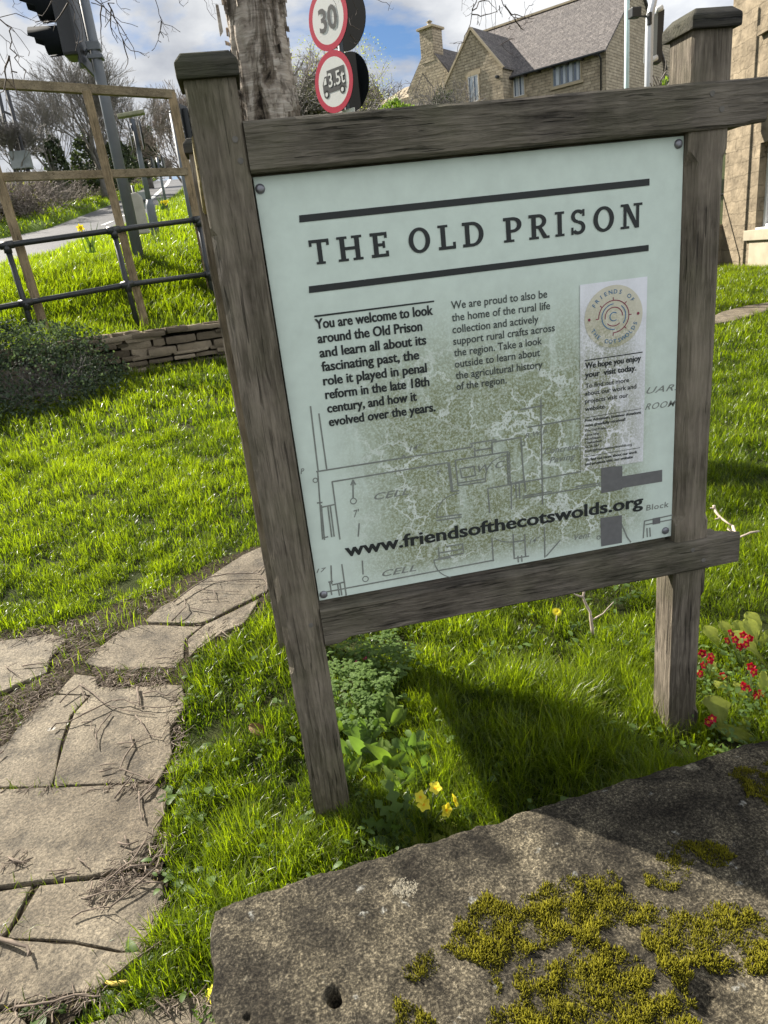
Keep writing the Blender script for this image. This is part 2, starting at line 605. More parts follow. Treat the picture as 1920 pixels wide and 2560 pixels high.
def hill(x, y):
    y = np.asarray(y, float)
    s = np.clip((np.asarray(x, float) - 2.0) / 3.0, 0, 1)
    t = np.clip(y - 12.5 - 12.0 * s * s * (3 - 2 * s), 0, 85)
    return 0.14 * t - 0.14 * np.clip(t - 70, 0, 15) ** 2 / 30


ys = np.concatenate([np.linspace(-60, -1, 16), np.linspace(-0.5, 12, 230), np.linspace(12.5, 110, 60), np.linspace(130, 1500, 16)])
xs = np.concatenate([np.linspace(-900, -14, 16), np.linspace(-12, -4, 24), np.linspace(-3.9, 5, 190), np.linspace(5.2, 16, 40), np.linspace(18, 900, 22)])
X, Y = np.meshgrid(xs, ys)
Z = lawn(X, Y) + hill(X, Y)
nz = gridnoise(X.shape, (60, 40), 5, 4)
Z = Z + np.where((Y > -0.5) & (Y < 12) & (np.abs(X) < 6), nz * 0.006 - 0.006, 0)
tag(grid_mesh('ground', np.stack([X, Y, Z], -1), M['soil']), kind='structure')

# retaining wall line (front face, at the foot)
WALL = [(-5.2, 7.35), (-2.9, 8.15), (-1.42, 8.8), (-0.34, 9.05), (1.6, 9.45)]


def wall_y(x):
    return np.interp(x, [p[0] for p in WALL], [p[1] for p in WALL])


WTOP = 1.0
print('wall top', [at_y(rayD(p), y) for p, y in (((270, 745), 8.9), ((490, 690), 9.15))])
RAILPOST = [at_y(crop(0, 400, .3858)(240, 1170), 9.05), at_y(crop(0, 400, .3858)(893, 1060), 9.25), at_y(crop(0, 400, .3858)(1390, 920), 10.1)]
print('rail posts', RAILPOST)

# bank above the wall, up to the level of the verge
def edge_m(az):
    return np.interp(az, [-0.9, -0.296, -0.222, -0.121, -0.097, -0.071], [0.03, 0.0455, 0.0555, 0.08, 0.09, 0.1])


BY = 11.6
rows = []
nx = 80
bx = np.linspace(-9.5, 3.0, nx)
crest = CAMZ + BY * np.minimum(0.0435, edge_m(bx / BY) - 0.017)
for k, f in enumerate(np.linspace(0, 1, 30)):
    y0 = wall_y(bx) + 0.22
    y = y0 + f * (BY - y0)
    prof = (WTOP - 0.04) * (1 - np.interp(f, [0, 0.18, 0.75, 1.0], [0, 0.13, 0.9, 1.0])) + crest * np.interp(f, [0, 0.18, 0.75, 1.0], [0, 0.13, 0.9, 1.0])
    rows.append(np.stack([bx, y, prof], -1))
BANK = np.array(rows)
BANK[..., 2] += gridnoise(BANK.shape[:2], (8, 16), 9, 3) * 0.04 * np.sin(np.linspace(0.1, 3.1, 30))[:, None]
tag(grid_mesh('bank', BANK, M['turf']), kind='structure')

near_px = [(0, 666), (147, 632), (347, 554), (386, 522), (433, 493), (457, 475), (468, 452)]
NE = [on_road(p) for p in near_px]
far_px = [(0, 597), (116, 573), (270, 515), (345, 480), (368, 466), (381, 455), (395, 448)]
FE = [on_road(p) for p in far_px]
NEy = [p[1] for p in NE]; NEx = [p[0] for p in NE]
FEy = [p[1] for p in FE]; FEx = [p[0] for p in FE]
print('near', np.round(NE, 1).tolist()); print('far', np.round(FE, 1).tolist())


def near_x(y): return np.interp(y, [11.6] + NEy, [-13.5] + NEx)
def far_x(y): return np.interp(y, [14.0] + FEy, [-24.0] + FEx)
def road_z(y): return np.where(np.asarray(y) < 96, ROAD_Z + ROAD_S * np.asarray(y), ROAD_Z + ROAD_S * 96 + (np.asarray(y) - 96) * 0.02)


EP = [np.array([-16.0, 15.0, 1.75])] + NE + [np.array([-3.0, 96.0, 13.7]), np.array([3.0, 96.0, 13.7]), np.array([26.0, 96.0, 13.7])]
eaz = [q[0] / q[1] for q in EP]
rows = []
az = bx / BY
ex_ = np.stack([np.interp(az, eaz, [q[i] for q in EP]) for i in range(3)], -1)
ex_[:, 0] = az * ex_[:, 1]
cr_ = np.stack([bx, np.full(nx, BY), crest], -1)
for f in np.linspace(0, 1, 60) ** 1.5:
    rows.append(cr_ * (1 - f) + ex_ * f)
VERGE = np.array(rows)
tag(grid_mesh('verge', VERGE, M['turf']), kind='structure')

ry = np.concatenate([np.linspace(11, 60, 40), np.linspace(63, 160, 20)])
rows = []
for y in ry:
    a = float(near_x(y)) + 0.8; bb = float(far_x(y)) - 0.3
    x = np.linspace(a, bb, 12)
    rows.append(np.stack([x, np.full(12, y), np.full(12, float(road_z(y)))], -1))
tag(grid_mesh('road', np.array(rows), M['asphalt']), kind='structure')

# kerb face and bank on the far side of the road
top_px = [(0, 566), (77, 546), (162, 512), (270, 486), (318, 468), (352, 452), (384, 441)]
TOPB = []
for p, fp_ in zip(top_px, FE):
    TOPB.append(at_y(rayF(p), fp_[1] + 3.5))
TBx = [p[0] for p in TOPB]; TBy = [p[1] for p in TOPB]; TBz = [p[2] for p in TOPB]
print('bank top', np.round(TOPB, 1).tolist())
prm = np.linspace(0, 1, 60)
idx = np.linspace(0, 1, len(FE))
fe = np.stack([np.interp(prm, idx, [q[i] for q in FE]) for i in range(3)], -1)
tb = np.stack([np.interp(prm, idx, [q[i] for q in TOPB]) for i in range(3)], -1)
fe = np.concatenate([fe[:1] + np.array([[-14, -9, -1.4]]), fe]); tb = np.concatenate([tb[:1] + np.array([[-14, -9, -1.4]]), tb])
rows = []
for f in np.linspace(0, 1, 14):
    p = fe * (1 - f) + tb * f
    p = p.copy()
    p[:, 2] = fe[:, 2] + (tb[:, 2] - fe[:, 2]) * (f ** 0.75) + 0.12 * min(1, f * 8)
    rows.append(p)
back = tb + np.array([-9.0, 16.0, 2.6])
rows.append(tb * 0.6 + back * 0.4); rows.append(back)
FARB = np.array(rows)
tag(grid_mesh('far_verge', FARB, M['turf']), kind='structure')

# road markings
mk = MB()
def mark(pa, pb, w):
    a, b2 = on_road(pa, 0.012), on_road(pb, 0.012)
    d = (b2 - a); d /= np.linalg.norm(d); s = np.array([d[1], -d[0], 0]); s /= np.linalg.norm(s)
    mk.face([a - s * w, a + s * w, b2 + s * w, b2 - s * w])
c6 = lambda x, y: (200 + x * .1808, 240 + y * .1808)
mark(c6(310, 1785), c6(450, 1728), 0.09)
mark(c6(580, 1662), c6(640, 1638), 0.09)
for (a0, a1, b0, b1) in ((975, 1420, 1100, 1308), (1100, 1308, 1190, 1222), (1190, 1222, 1228, 1152)):
    mark(c6(a0, a1), c6(b0, b1), 0.085)
for (a0, a1, b0, b1) in ((990, 1428, 1120, 1310), (1120, 1310, 1212, 1222), (1212, 1222, 1252, 1152)):
    mark(c6(a0, a1), c6(b0, b1), 0.085)
tag(mk.build('road_markings', M['roadpaint'], fix=False), kind='structure')

# ------------------------------------------------------------------ flagstone path
m, n, l, b, o = new_mat('worn_flagstone')
v = mapped(n, l)
t = noise_node(n, l, v, 2.6, 8, 0.62); t2 = noise_node(n, l, v, 130.0, 8, 0.78); t3 = noise_node(n, l, v, 9.0, 6, 0.6)
c = ramp(n, [(0.28, (0.075, 0.058, 0.037)), (0.5, (0.152, 0.126, 0.088)), (0.72, (0.235, 0.2, 0.143))]); l.new(t.outputs['Fac'], c.inputs[0])
gr = ramp(n, [(0.38, g3(0.35)), (0.5, g3(0.95)), (0.62, g3(1.75))]); l.new(t2.outputs['Fac'], gr.inputs[0]); cc = mix(n, l, 0.9, c.outputs[0], gr.outputs[0], 'MULTIPLY')
d = ramp(n, [(0.36, g3(0.42)), (0.52, g3(1.0))]); l.new(t3.outputs['Fac'], d.inputs[0])
cc = mix(n, l, 0.8, cc, d.outputs[0], 'MULTIPLY')
# bird lime spots
vo = n.new('ShaderNodeTexVoronoi'); vo.inputs['Scale'].default_value = 4.2; l.new(mapped(n, l, (1, 1.4, 1)), vo.inputs['Vector'])
r = ramp(n, [(0.035, g3(1.0)), (0.075, g3(0.0))]); l.new(vo.outputs['Distance'], r.inputs[0])
t4 = noise_node(n, l, v, 70.0, 3, 0.6); r4 = ramp(n, [(0.5, g3(0)), (0.6, g3(1))]); l.new(t4.outputs['Fac'], r4.inputs[0])
ml = n.new('ShaderNodeMath'); ml.operation = 'MULTIPLY'; l.new(r.outputs[0], ml.inputs[0]); l.new(r4.outputs[0], ml.inputs[1])
cc = mix(n, l, ml.outputs[0], cc, (0.6, 0.6, 0.58))
l.new(cc, b.inputs['Base Color'])
b.inputs['Roughness'].default_value = 0.75; b.inputs['Specular IOR Level'].default_value = 0.35
nb = bump(n, l, t2.outputs['Fac'], 1.0, 0.006, b)
bump(n, l, t3.outputs['Fac'], 0.8, 0.02, b, nb)
M['flag'] = m

C6 = crop(0, 1300, .434); C7 = crop(0, 1900, .434)
SLABS = [
    (C6, [(1540, 150), (1620, 240), (1585, 370), (1500, 432), (1190, 583), (1130, 596), (830, 588), (930, 500), (1000, 465), (1150, 365), (1400, 205)]),
    (C6, [(1490, 462), (1440, 560), (1400, 606), (1300, 645), (1180, 730), (1085, 788), (1085, 690), (1185, 606)]),
    (C6, [(815, 602), (1130, 612), (1168, 606), (1068, 685), (1058, 790), (1000, 842), (700, 862), (560, 846), (480, 820), (560, 740), (680, 650)]),
    (C6, [(-420, 760), (0, 700), (300, 660), (385, 690), (290, 800), (270, 885), (140, 935), (0, 1000), (-600, 1060)]),
    (C6, [(430, 895), (545, 905), (560, 962), (760, 972), (960, 950), (1060, 958), (1070, 1080), (985, 1200), (995, 1350), (930, 1480), (885, 1512), (310, 1532), (360, 1300), (420, 1120), (525, 1010), (330, 1000)]),
    (C6, [(320, 1004), (515, 1008), (410, 1120), (350, 1300), (298, 1532), (0, 1541), (-640, 1545), (-600, 1400), (0, 1310), (100, 1195), (250, 1040)]),
    (C7, [(-640, 190), (0, 180), (310, 166), (880, 141), (965, 185), (955, 320), (900, 450), (830, 620), (650, 640), (500, 678), (230, 708), (0, 738), (-640, 745)]),
    (C7, [(225, 724), (520, 692), (800, 642), (935, 720), (935, 880), (855, 1100), (700, 1108), (430, 1048), (230, 1036), (42, 1028), (132, 870)]),
    (C7, [(-640, 762), (0, 752), (190, 728), (112, 866), (12, 1018), (-640, 1030)]),
    (C7, [(-640, 1050), (0, 1046), (230, 1052), (440, 1064), (690, 1122), (835, 1118), (740, 1200), (640, 1280), (560, 1338), (300, 1385), (100, 1420), (-640, 1470)]),
    (C7, [(400, 1560), (650, 1466), (900, 1402), (1200, 1342), (1290, 1420), (1300, 1720), (300, 1720)]),
    (C7, [(-640, 1500), (100, 1450), (180, 1560), (100, 1720), (-640, 1720)]),
]
PATHPOLY = []


def smooth_poly(pts, nsub=4):
    """rounded, slightly wavy outline"""
    P = np.array(pts); nP = len(P); out = []
    for i in range(nP):
        p0, p1, p2, p3 = P[(i - 1) % nP], P[i], P[(i + 1) % nP], P[(i + 2) % nP]
        for k in range(nsub):
            u = k / nsub
            q = p1 * (1 - u) + p2 * u
            qs = 0.5 * ((2 * p1) + (-p0 + p2) * u + (2 * p0 - 5 * p1 + 4 * p2 - p3) * u * u + (-p0 + 3 * p1 - 3 * p2 + p3) * u ** 3)
            out.append(q * 0.8 + qs * 0.2)
    return np.array(out)


import bmesh as _bm
pb = _bm.new()
for si, (cf, pts) in enumerate(SLABS):
    w = np.array([on_lawn(cf(*p), 0.012) for p in pts])
    o2 = smooth_poly(w[:, :2], 5)
    cen = o2.mean(0)
    jit = vnoise(o2, 9.0, si * 3.1, 3) * 0.006
    o2 = o2 + (o2 - cen) / np.linalg.norm(o2 - cen, axis=1)[:, None] * (jit[:, None] * 0.8 - 0.002)
    PATHPOLY.append(o2)
    lift = 0.016 + 0.004 * math.sin(si * 2.3)
    tilt = np.array([math.sin(si * 1.7), math.cos(si * 2.9)]) * 0.008
    ring = lambda ins, dz: [pb.verts.new((q[0], q[1], float(lawn(q[0], q[1])) + dz + float(np.dot(q - cen, tilt)))) for q in (o2 - (o2 - cen) / np.linalg.norm(o2 - cen, axis=1)[:, None] * ins)]
    r0, r1, r2, r3 = ring(0.0, -0.05), ring(0.0, lift - 0.005), ring(0.002, lift - 0.0012), ring(0.007, lift)
    for A, B in ((r0, r1), (r1, r2), (r2, r3)):
        for i in range(len(A)):
            j = (i + 1) % len(A)
            pb.faces.new((A[i], A[j], B[j], B[i]))
    pb.faces.new(r3)
_bm.ops.triangulate(pb, faces=[f for f in pb.faces if len(f.verts) > 4])
_bm.ops.recalc_face_normals(pb, faces=pb.faces)
me = bpy.data.meshes.new('path'); pb.to_mesh(me); pb.free()
po = bpy.data.objects.new('path', me); COL.objects.link(po); me.materials.append(M['flag'])
tag(po, kind='structure')

# bed of earth under and between the slabs
PZ = [np.array(on_lawn(C6(*p)))[:2] for p in ((1560, 130), (1650, 330), (1500, 560), (1310, 680), (1120, 820), (1090, 1000), (1010, 1180), (1000, 1400), (960, 1560))] + [np.array(on_lawn(C7(*p)))[:2] for p in ((950, 420), (960, 800), (860, 1130), (620, 1330), (330, 1560), (-700, 1760), (-760, 400))] + [np.array(on_lawn(C6(*p)))[:2] for p in ((-700, 950), (-520, 720), (150, 640), (450, 560), (700, 480), (950, 400), (1250, 230))]
PZ = np.array(PZ)
gx, gy = np.meshgrid(np.linspace(PZ[:, 0].min() - .1, PZ[:, 0].max() + .1, 170), np.linspace(PZ[:, 1].min() - .1, PZ[:, 1].max() + .1, 260))
gz = lawn(gx, gy) + 0.004 + gridnoise(gx.shape, (50, 34), 14, 3) * 0.004
cxm = (gx[:-1, :-1] + gx[1:, 1:]) / 2; cym = (gy[:-1, :-1] + gy[1:, 1:]) / 2
nn_ = vnoise(np.stack([cxm.ravel(), cym.ravel()], -1), 9.0, 3.0, 3).reshape(cxm.shape) * 0.03
okf = in_poly((cxm + nn_).ravel(), (cym + nn_).ravel(), PZ)
ii = np.arange(gx.size).reshape(gx.shape)
qq_ = np.stack([ii[:-1, :-1], ii[:-1, 1:], ii[1:, 1:], ii[1:, :-1]], -1).reshape(-1, 4)[okf]
m, n, l, b, o = new_mat('trodden_earth')
v = mapped(n, l); t = noise_node(n, l, v, 8.0, 7, 0.65); t2 = noise_node(n, l, v, 90.0, 5, 0.7)
c = ramp(n, [(0.3, (0.018, 0.014, 0.009)), (0.6, (0.045, 0.036, 0.025)), (0.78, (0.085, 0.068, 0.045))]); l.new(t.outputs['Fac'], c.inputs[0])
l.new(mix(n, l, 0.8, c.outputs[0], mix(n, l, t2.outputs['Fac'], g3(0.2), g3(1.8)), 'MULTIPLY'), b.inputs['Base Color']); b.inputs['Roughness'].default_value = 0.95
b.inputs['Specular IOR Level'].default_value = 0.1
bump(n, l, t2.outputs['Fac'], 1.0, 0.008, b); M['earth'] = m
tag(np_mesh('path_bed', np.stack([gx, gy, gz], -1).reshape(-1, 3), quads=qq_, mat=m, smooth=True), kind='structure')

# ------------------------------------------------------------------ the block of stone in front
YAW = rad(4.6)
SC = np.array([-0.276, 1.110]); SH = 0.33
EX = np.array([math.cos(YAW), math.sin(YAW)]); EY = np.array([math.sin(YAW), -math.cos(YAW)])   # right, towards the camera
SL, SD = 2.1, 0.86


def stone_uv(x, y):
    d = np.stack([np.asarray(x) - SC[0], np.asarray(y) - SC[1]], -1)
    return d @ EX, d @ EY


def stone_pt(r):
    return at_z(r, SH)


C8 = crop(500, 1900, .856)
nu, nv = 560, 300
u = np.linspace(0, SL, nu); vv = np.linspace(0, SD, nv)
Ug, Vg = np.meshgrid(u, vv)
big = gridnoise((nv, nu), (4, 10), 21, 3)
mid = gridnoise((nv, nu), (24, 60), 22, 3)
fine = gridnoise((nv, nu), (90, 220), 23, 3, 0.6)
# wandering far and side edges
efar = np.interp(u, np.linspace(0, SL, 60), np.random.default_rng(4).normal(0, 1, 60).cumsum() * 0.0012)
efar = efar - np.linspace(efar[0], efar[-1], nu) + gridnoise((1, nu), (1, 40), 6, 3)[0] * 0.004
side = gridnoise((nv, 1), (14, 1), 7, 3)[:, 0] * 0.005
dE = np.minimum(np.minimum(Ug, SL - Ug), np.minimum(Vg, SD - Vg))
rnd = 0.018 + 0.008 * big
drop = np.where(dE < rnd, rnd - np.sqrt(np.clip(rnd ** 2 - (rnd - dE) ** 2, 0, None)), 0) * 0.75
Zs = SH + big * 0.006 + mid * 0.0028 + fine * 0.0013 - drop - 0.012 * np.clip(gridnoise((nv, nu), (7, 17), 31, 2) - 0.75, 0, 1)


def dent(px, r0, depth, sharp=2.0, ell=1.0):
    global Zs
    p = stone_pt(px); a, b_ = stone_uv(p[0], p[1])
    d = np.sqrt((Ug - a) ** 2 + ((Vg - b_) * ell) ** 2) / r0
    Zs = Zs - depth * np.exp(-(d ** (2 * sharp)))


dent(C8(392, 690), 0.0125, 0.045, 3.0, 0.75)
dent(C8(133, 748), 0.007, 0.012, 2)
dent(C8(1530, 700), 0.062, 0.022, 2.0, 0.9)
dent(C8(1480, 690), 0.022, 0.012, 2.0)
dent(C8(60, 560), 0.02, 0.006, 1.5)
Px = SC[0] + Ug * EX[0] + Vg * EY[0]
Py = SC[1] + Ug * EX[1] + Vg * EY[1]
wfar = np.clip(1 - Vg / 0.25, 0, 1); wl = np.clip(1 - Ug / 0.2, 0, 1)
corner = np.exp(-((Ug / 0.03) ** 2 + (Vg / 0.03) ** 2)) * 0.006
Px = Px + wl * side[:, None] + corner
Py = Py + wfar * efar[None, :] - corner
top = np.stack([Px, Py, Zs], -1)


def skirt(edge, deep):
    k = np.linspace(0, 1, 24)[1:]
    cen = np.array([SC[0] + SL * 0.5 * EX[0] + SD * .5 * EY[0], SC[1] + SL * .5 * EX[1] + SD * .5 * EY[1]])
    out = [edge]
    nn = gridnoise((24, len(edge)), (6, 40), 41, 3)
    for i, kk in enumerate(k):
        q = edge.copy(); q[:, 2] = edge[:, 2] * (1 - kk) + deep * kk
        dd = q[:, :2] - cen; dd /= np.linalg.norm(dd, axis=1)[:, None]
        q[:, :2] += dd * (nn[i + 1] * 0.004)[:, None]
        out.append(q)
    return np.array(out)


stV = []; stQ = []; off = 0
for P in (top, skirt(top[0], -0.06), skirt(top[:, 0], -0.06), skirt(top[-1], -0.06), skirt(top[:, -1], -0.06)):
    h, w = P.shape[:2]
    i = np.arange(h * w).reshape(h, w) + off
    stQ.append(np.stack([i[:-1, :-1], i[:-1, 1:], i[1:, 1:], i[1:, :-1]], -1).reshape(-1, 4)); stV.append(P.reshape(-1, 3)); off += h * w

m, n, l, b, o = new_mat('weathered_limestone')
v = mapped(n, l)
t = noise_node(n, l, v, 5.0, 9, 0.68, 0.5); t2 = noise_node(n, l, v, 190.0, 6, 0.8); t3 = noise_node(n, l, mapped(n, l, loc=(4, 2, 0)), 14.0, 7, 0.65)
c = ramp(n, [(0.3, (0.014, 0.0115, 0.008)), (0.46, (0.044, 0.038, 0.027)), (0.66, (0.13, 0.111, 0.075))]); l.new(t.outputs['Fac'], c.inputs[0])
gr = ramp(n, [(0.39, g3(0.18)), (0.49, g3(0.75)), (0.56, g3(1.7)), (0.64, g3(4.2))]); l.new(t2.outputs['Fac'], gr.inputs[0]); cc = mix(n, l, 0.9, c.outputs[0], gr.outputs[0], 'MULTIPLY')
d3 = ramp(n, [(0.35, g3(0.35)), (0.58, g3(1.05))]); l.new(t3.outputs['Fac'], d3.inputs[0])
cc = mix(n, l, 0.85, cc, d3.outputs[0], 'MULTIPLY')
# pale lichen: two sizes of spots with ragged rims
for sc_, r0, seed, cut, col in ((7.0, 0.16, 3.3, 0.52, (0.3, 0.27, 0.2)), (24.0, 0.2, 7.7, 0.55, (0.33, 0.33, 0.3))):
    nv_ = noise_node(n, l, v, 38.0, 4, 0.7)
    ad = n.new('ShaderNodeVectorMath'); ad.operation = 'MULTIPLY_ADD'; ad.inputs[1].default_value = (0.05, 0.05, 0.05)
    l.new(nv_.outputs['Color'], ad.inputs[0]); l.new(mapped(n, l, loc=(seed, seed * 2, 0)), ad.inputs[2])
    vo = n.new('ShaderNodeTexVoronoi'); vo.inputs['Scale'].default_value = sc_; l.new(ad.outputs[0], vo.inputs['Vector'])
    rr = ramp(n, [(r0 * 0.2, g3(1)), (r0, g3(0))]); l.new(vo.outputs['Distance'], rr.inputs[0])
    sp = n.new('ShaderNodeSeparateXYZ'); l.new(vo.outputs['Color'], sp.inputs[0])
    gt = n.new('ShaderNodeMath'); gt.operation = 'GREATER_THAN'; gt.inputs[1].default_value = 0.72; l.new(sp.outputs[0], gt.inputs[0])
    mu = n.new('ShaderNodeMath'); mu.operation = 'MULTIPLY'; l.new(rr.outputs[0], mu.inputs[0]); l.new(gt.outputs[0], mu.inputs[1])
    sp2 = ramp(n, [(0.42, g3(0.1)), (0.56, g3(0.95))]); l.new(t2.outputs['Fac'], sp2.inputs[0])
    m2 = n.new('ShaderNodeMath'); m2.operation = 'MULTIPLY'; l.new(mu.outputs[0], m2.inputs[0]); l.new(sp2.outputs[0], m2.inputs[1])
    cc = mix(n, l, m2.outputs[0], cc, col)
l.new(cc, b.inputs['Base Color'])
b.inputs['Roughness'].default_value = 0.92; b.inputs['Specular IOR Level'].default_value = 0.2
nb = bump(n, l, t2.outputs['Fac'], 1.0, 0.0035, b)
bump(n, l, t3.outputs['Fac'], 0.7, 0.006, b, nb)
M['stone'] = m
stone = np_mesh('stone_block', np.concatenate(stV), quads=np.concatenate(stQ), mat=M['stone'], smooth=True)
tag(stone, 'broad weathered stone slab with moss and lichen in front of the sign', 'stone block')
# the crusty pale lichen blotch
lb = MB(); p = stone_pt(C8(597, 375))
lp = []
for k in range(40):
    a = 2 * math.pi * k / 40; r0 = 0.022 * (1 + 0.4 * mnoise.noise(Vector((math.cos(a) * 2, math.sin(a) * 2, 3))) + 0.3 * mnoise.noise(Vector((math.cos(a) * 9, math.sin(a) * 9, 8))))
    lp.append((p[0] + math.cos(a) * r0 * 1.25, p[1] + math.sin(a) * r0, SH + 0.004))


def stone_z(x, y):
    a, b_ = stone_uv(x, y)
    i = np.clip((np.asarray(a) / SL * (nu - 1)).astype(int), 0, nu - 1); j = np.clip((np.asarray(b_) / SD * (nv - 1)).astype(int), 0, nv - 1)
    return Zs[j, i]


rl_ = np.random.default_rng(19)
lpo = np.array(lp)[:, :2]
c_ = 0
while c_ < 420:
    x, y = p[0] + rl_.normal(0, .016) * 1.3, p[1] + rl_.normal(0, .011)
    if not in_poly(np.array([x]), np.array([y]), lpo)[0]: continue
    c_ += 1; z = float(stone_z(np.array([x]), np.array([y]))[0]); r0 = rl_.uniform(.0008, .0026); k_ = 7; ro = rl_.uniform(0, 6)
    ring_ = [(x + math.cos(ro + 2 * math.pi * i / k_) * r0 * rl_.uniform(.6, 1.3), y + math.sin(ro + 2 * math.pi * i / k_) * r0 * rl_.uniform(.6, 1.3), z - .0004) for i in range(k_)]
    lb.add([(x, y, z + rl_.uniform(.0006, .0016))] + ring_, [(0, 1 + i, 1 + (i + 1) % k_) for i in range(k_)])
M['lichen'] = plain('crusty_lichen', (0.24, 0.215, 0.16), 0.95, 0, 0.65, 230, 0.004)
tag(lb.build('lichen_patch', M['lichen'], fix=False), 'pale cream lichen blotch near the far edge of the stone slab', 'lichen')

# moss cushions made of many small shoots
M['moss'] = foliage('moss', (0.018, 0.02, 0.003), (0.33, 0.30, 0.02), 0.35, 0.6, 0.15)
MOSS = [
    ('wide moss cushion on the stone slab left of the middle', [(725, 545), (790, 450), (850, 415), (920, 450), (965, 480), (975, 540), (930, 570), (880, 600), (870, 680), (840, 610), (780, 580)], 1),
    ('moss cushion on the stone slab just behind the larger front mass', [(955, 400), (1075, 340), (1130, 330), (1200, 335), (1240, 380), (1275, 420), (1250, 470), (1180, 470), (1130, 520), (1080, 500), (1020, 545), (985, 500), (960, 450)], 1),
    ('largest moss mass on the front of the stone slab', [(930, 610), (1000, 600), (1080, 590), (1080, 510), (1180, 540), (1230, 570), (1300, 620), (1290, 680), (1310, 800), (850, 800), (870, 720), (950, 700)], 1),
    ('bright moss spread at the right side of the stone slab', [(1290, 450), (1330, 425), (1400, 450), (1430, 460), (1520, 415), (1600, 450), (1680, 500), (1690, 640), (1600, 620), (1530, 600), (1440, 600), (1420, 660), (1380, 640), (1340, 580), (1300, 520)], 1),
    ('small moss strip beside the hollow in the stone slab', [(1320, 700), (1400, 690), (1440, 690), (1430, 740), (1500, 790), (1310, 790)], 1),
    ('little moss tuft between the drilled hole and the big moss', [(595, 635), (640, 580), (680, 560), (700, 600), (660, 650), (620, 645)], 0.6),
    ('round shade-tinted moss cushion at the shadow edge on the slab', [(1290, 330), (1330, 290), (1380, 270), (1430, 300), (1430, 350), (1390, 375), (1320, 365)], 0.4),
    ('flat shade-tinted moss strip in the sign shadow on the slab', [(1370, 235), (1450, 230), (1530, 260), (1560, 300), (1500, 310), (1430, 265)], 0.4),
    ('shade-tinted moss at the far right corner of the slab', [(1550, 50), (1620, 20), (1690, 10), (1690, 140), (1600, 105)], 0.4),
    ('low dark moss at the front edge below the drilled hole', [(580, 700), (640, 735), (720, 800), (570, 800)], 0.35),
]
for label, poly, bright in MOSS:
    w = np.array([stone_pt(C8(*p)) for p in poly])[:, :2]; w = w.mean(0) + (w - w.mean(0)) * 1.1
    lo, hi = w.min(0) - 0.02, w.max(0) + 0.02
    N_ = int((hi - lo).prod() * 210000)
    P = RNG.uniform(lo, hi, (N_, 2))
    nzv = vnoise(P, 30.0, 2.0, 3)
    Pj = P + np.stack([vnoise(P, 45, 5., 2), vnoise(P, 45, 9., 2)], -1) * 0.012
    keep = in_poly(Pj[:, 0], Pj[:, 1], w) & (nzv > -0.72 + (0.25 if bright < 0.5 else 0) + 0.25 * RNG.random(N_))
    P = P[keep]; nzv = nzv[keep]
    k = len(P)
    z0 = stone_z(P[:, 0], P[:, 1]) + np.clip(nzv + 0.3, 0, 1) * 0.007
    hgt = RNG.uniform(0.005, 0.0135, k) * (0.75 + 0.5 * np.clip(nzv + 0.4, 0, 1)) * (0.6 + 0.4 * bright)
    ang = RNG.uniform(0, 2 * np.pi, k); lean = RNG.uniform(0.1, 1.1, k)
    dirn = np.stack([np.cos(ang) * lean, np.sin(ang) * lean, np.ones(k)], -1)
    dirn /= np.linalg.norm(dirn, axis=1)[:, None]
    base = np.stack([P[:, 0], P[:, 1], z0 - 0.004], -1)
    sA = np.stack([-np.sin(ang), np.cos(ang), np.zeros(k)], -1); sB = np.cross(dirn, sA)
    wdt = RNG.uniform(0.0006, 0.0012, k)[:, None]
    Vs = []; T = []; tint = []
    mid_ = base + dirn * (hgt * 0.6)[:, None]; tip = base + dirn * hgt[:, None] + np.array([0, 0, 0.001])
    V_ = np.stack([base + sA * wdt * .6, base - sA * wdt * .6, base + sB * wdt * .8, mid_ + sA * wdt * 1.15, mid_ - sA * wdt * 1.15, mid_ + sB * wdt * 1.3, tip], 1).reshape(-1, 3)
    b0 = np.arange(k)[:, None] * 7
    quads = np.concatenate([b0 + np.array([[0, 1, 4, 3]]), b0 + np.array([[1, 2, 5, 4]]), b0 + np.array([[2, 0, 3, 5]])])
    tris = np.concatenate([b0 + np.array([[3, 4, 6]]), b0 + np.array([[4, 5, 6]]), b0 + np.array([[5, 3, 6]])])
    tn = np.clip(RNG.uniform(0.2, 1.0, k) * (0.5 + 0.5 * bright) + nzv * 0.5, 0, 1)  # cushions in the sign's shadow carry that shade as a darker tint
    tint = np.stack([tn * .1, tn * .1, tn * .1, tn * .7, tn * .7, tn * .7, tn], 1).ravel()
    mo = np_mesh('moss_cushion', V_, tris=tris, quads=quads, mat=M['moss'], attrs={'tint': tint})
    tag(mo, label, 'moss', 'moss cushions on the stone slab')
# ------------------------------------------------------------------ the information sign (corner of two boards)
PY = 1.6503                       # plane of the printed panel


def PP(px, py):                   # a place on the panel, seen at photograph pixel
    p = at_y(rayF((px, py)), PY)
    return p[0], p[2]


SIGN = thing('information_sign', 'oak framed information board headed THE OLD PRISON with mint green panel', 'information sign', (0, PY + 0.03, 0))
SO = Vector((0, PY + 0.03, 0))


def sgn(mb, name, mat, parent=None, **kw):
    off = SO
    mb.v = [(x - off.x, y - off.y, z - off.z) for x, y, z in mb.v]
    return mb.build(name, mat, parent or SIGN, **kw)


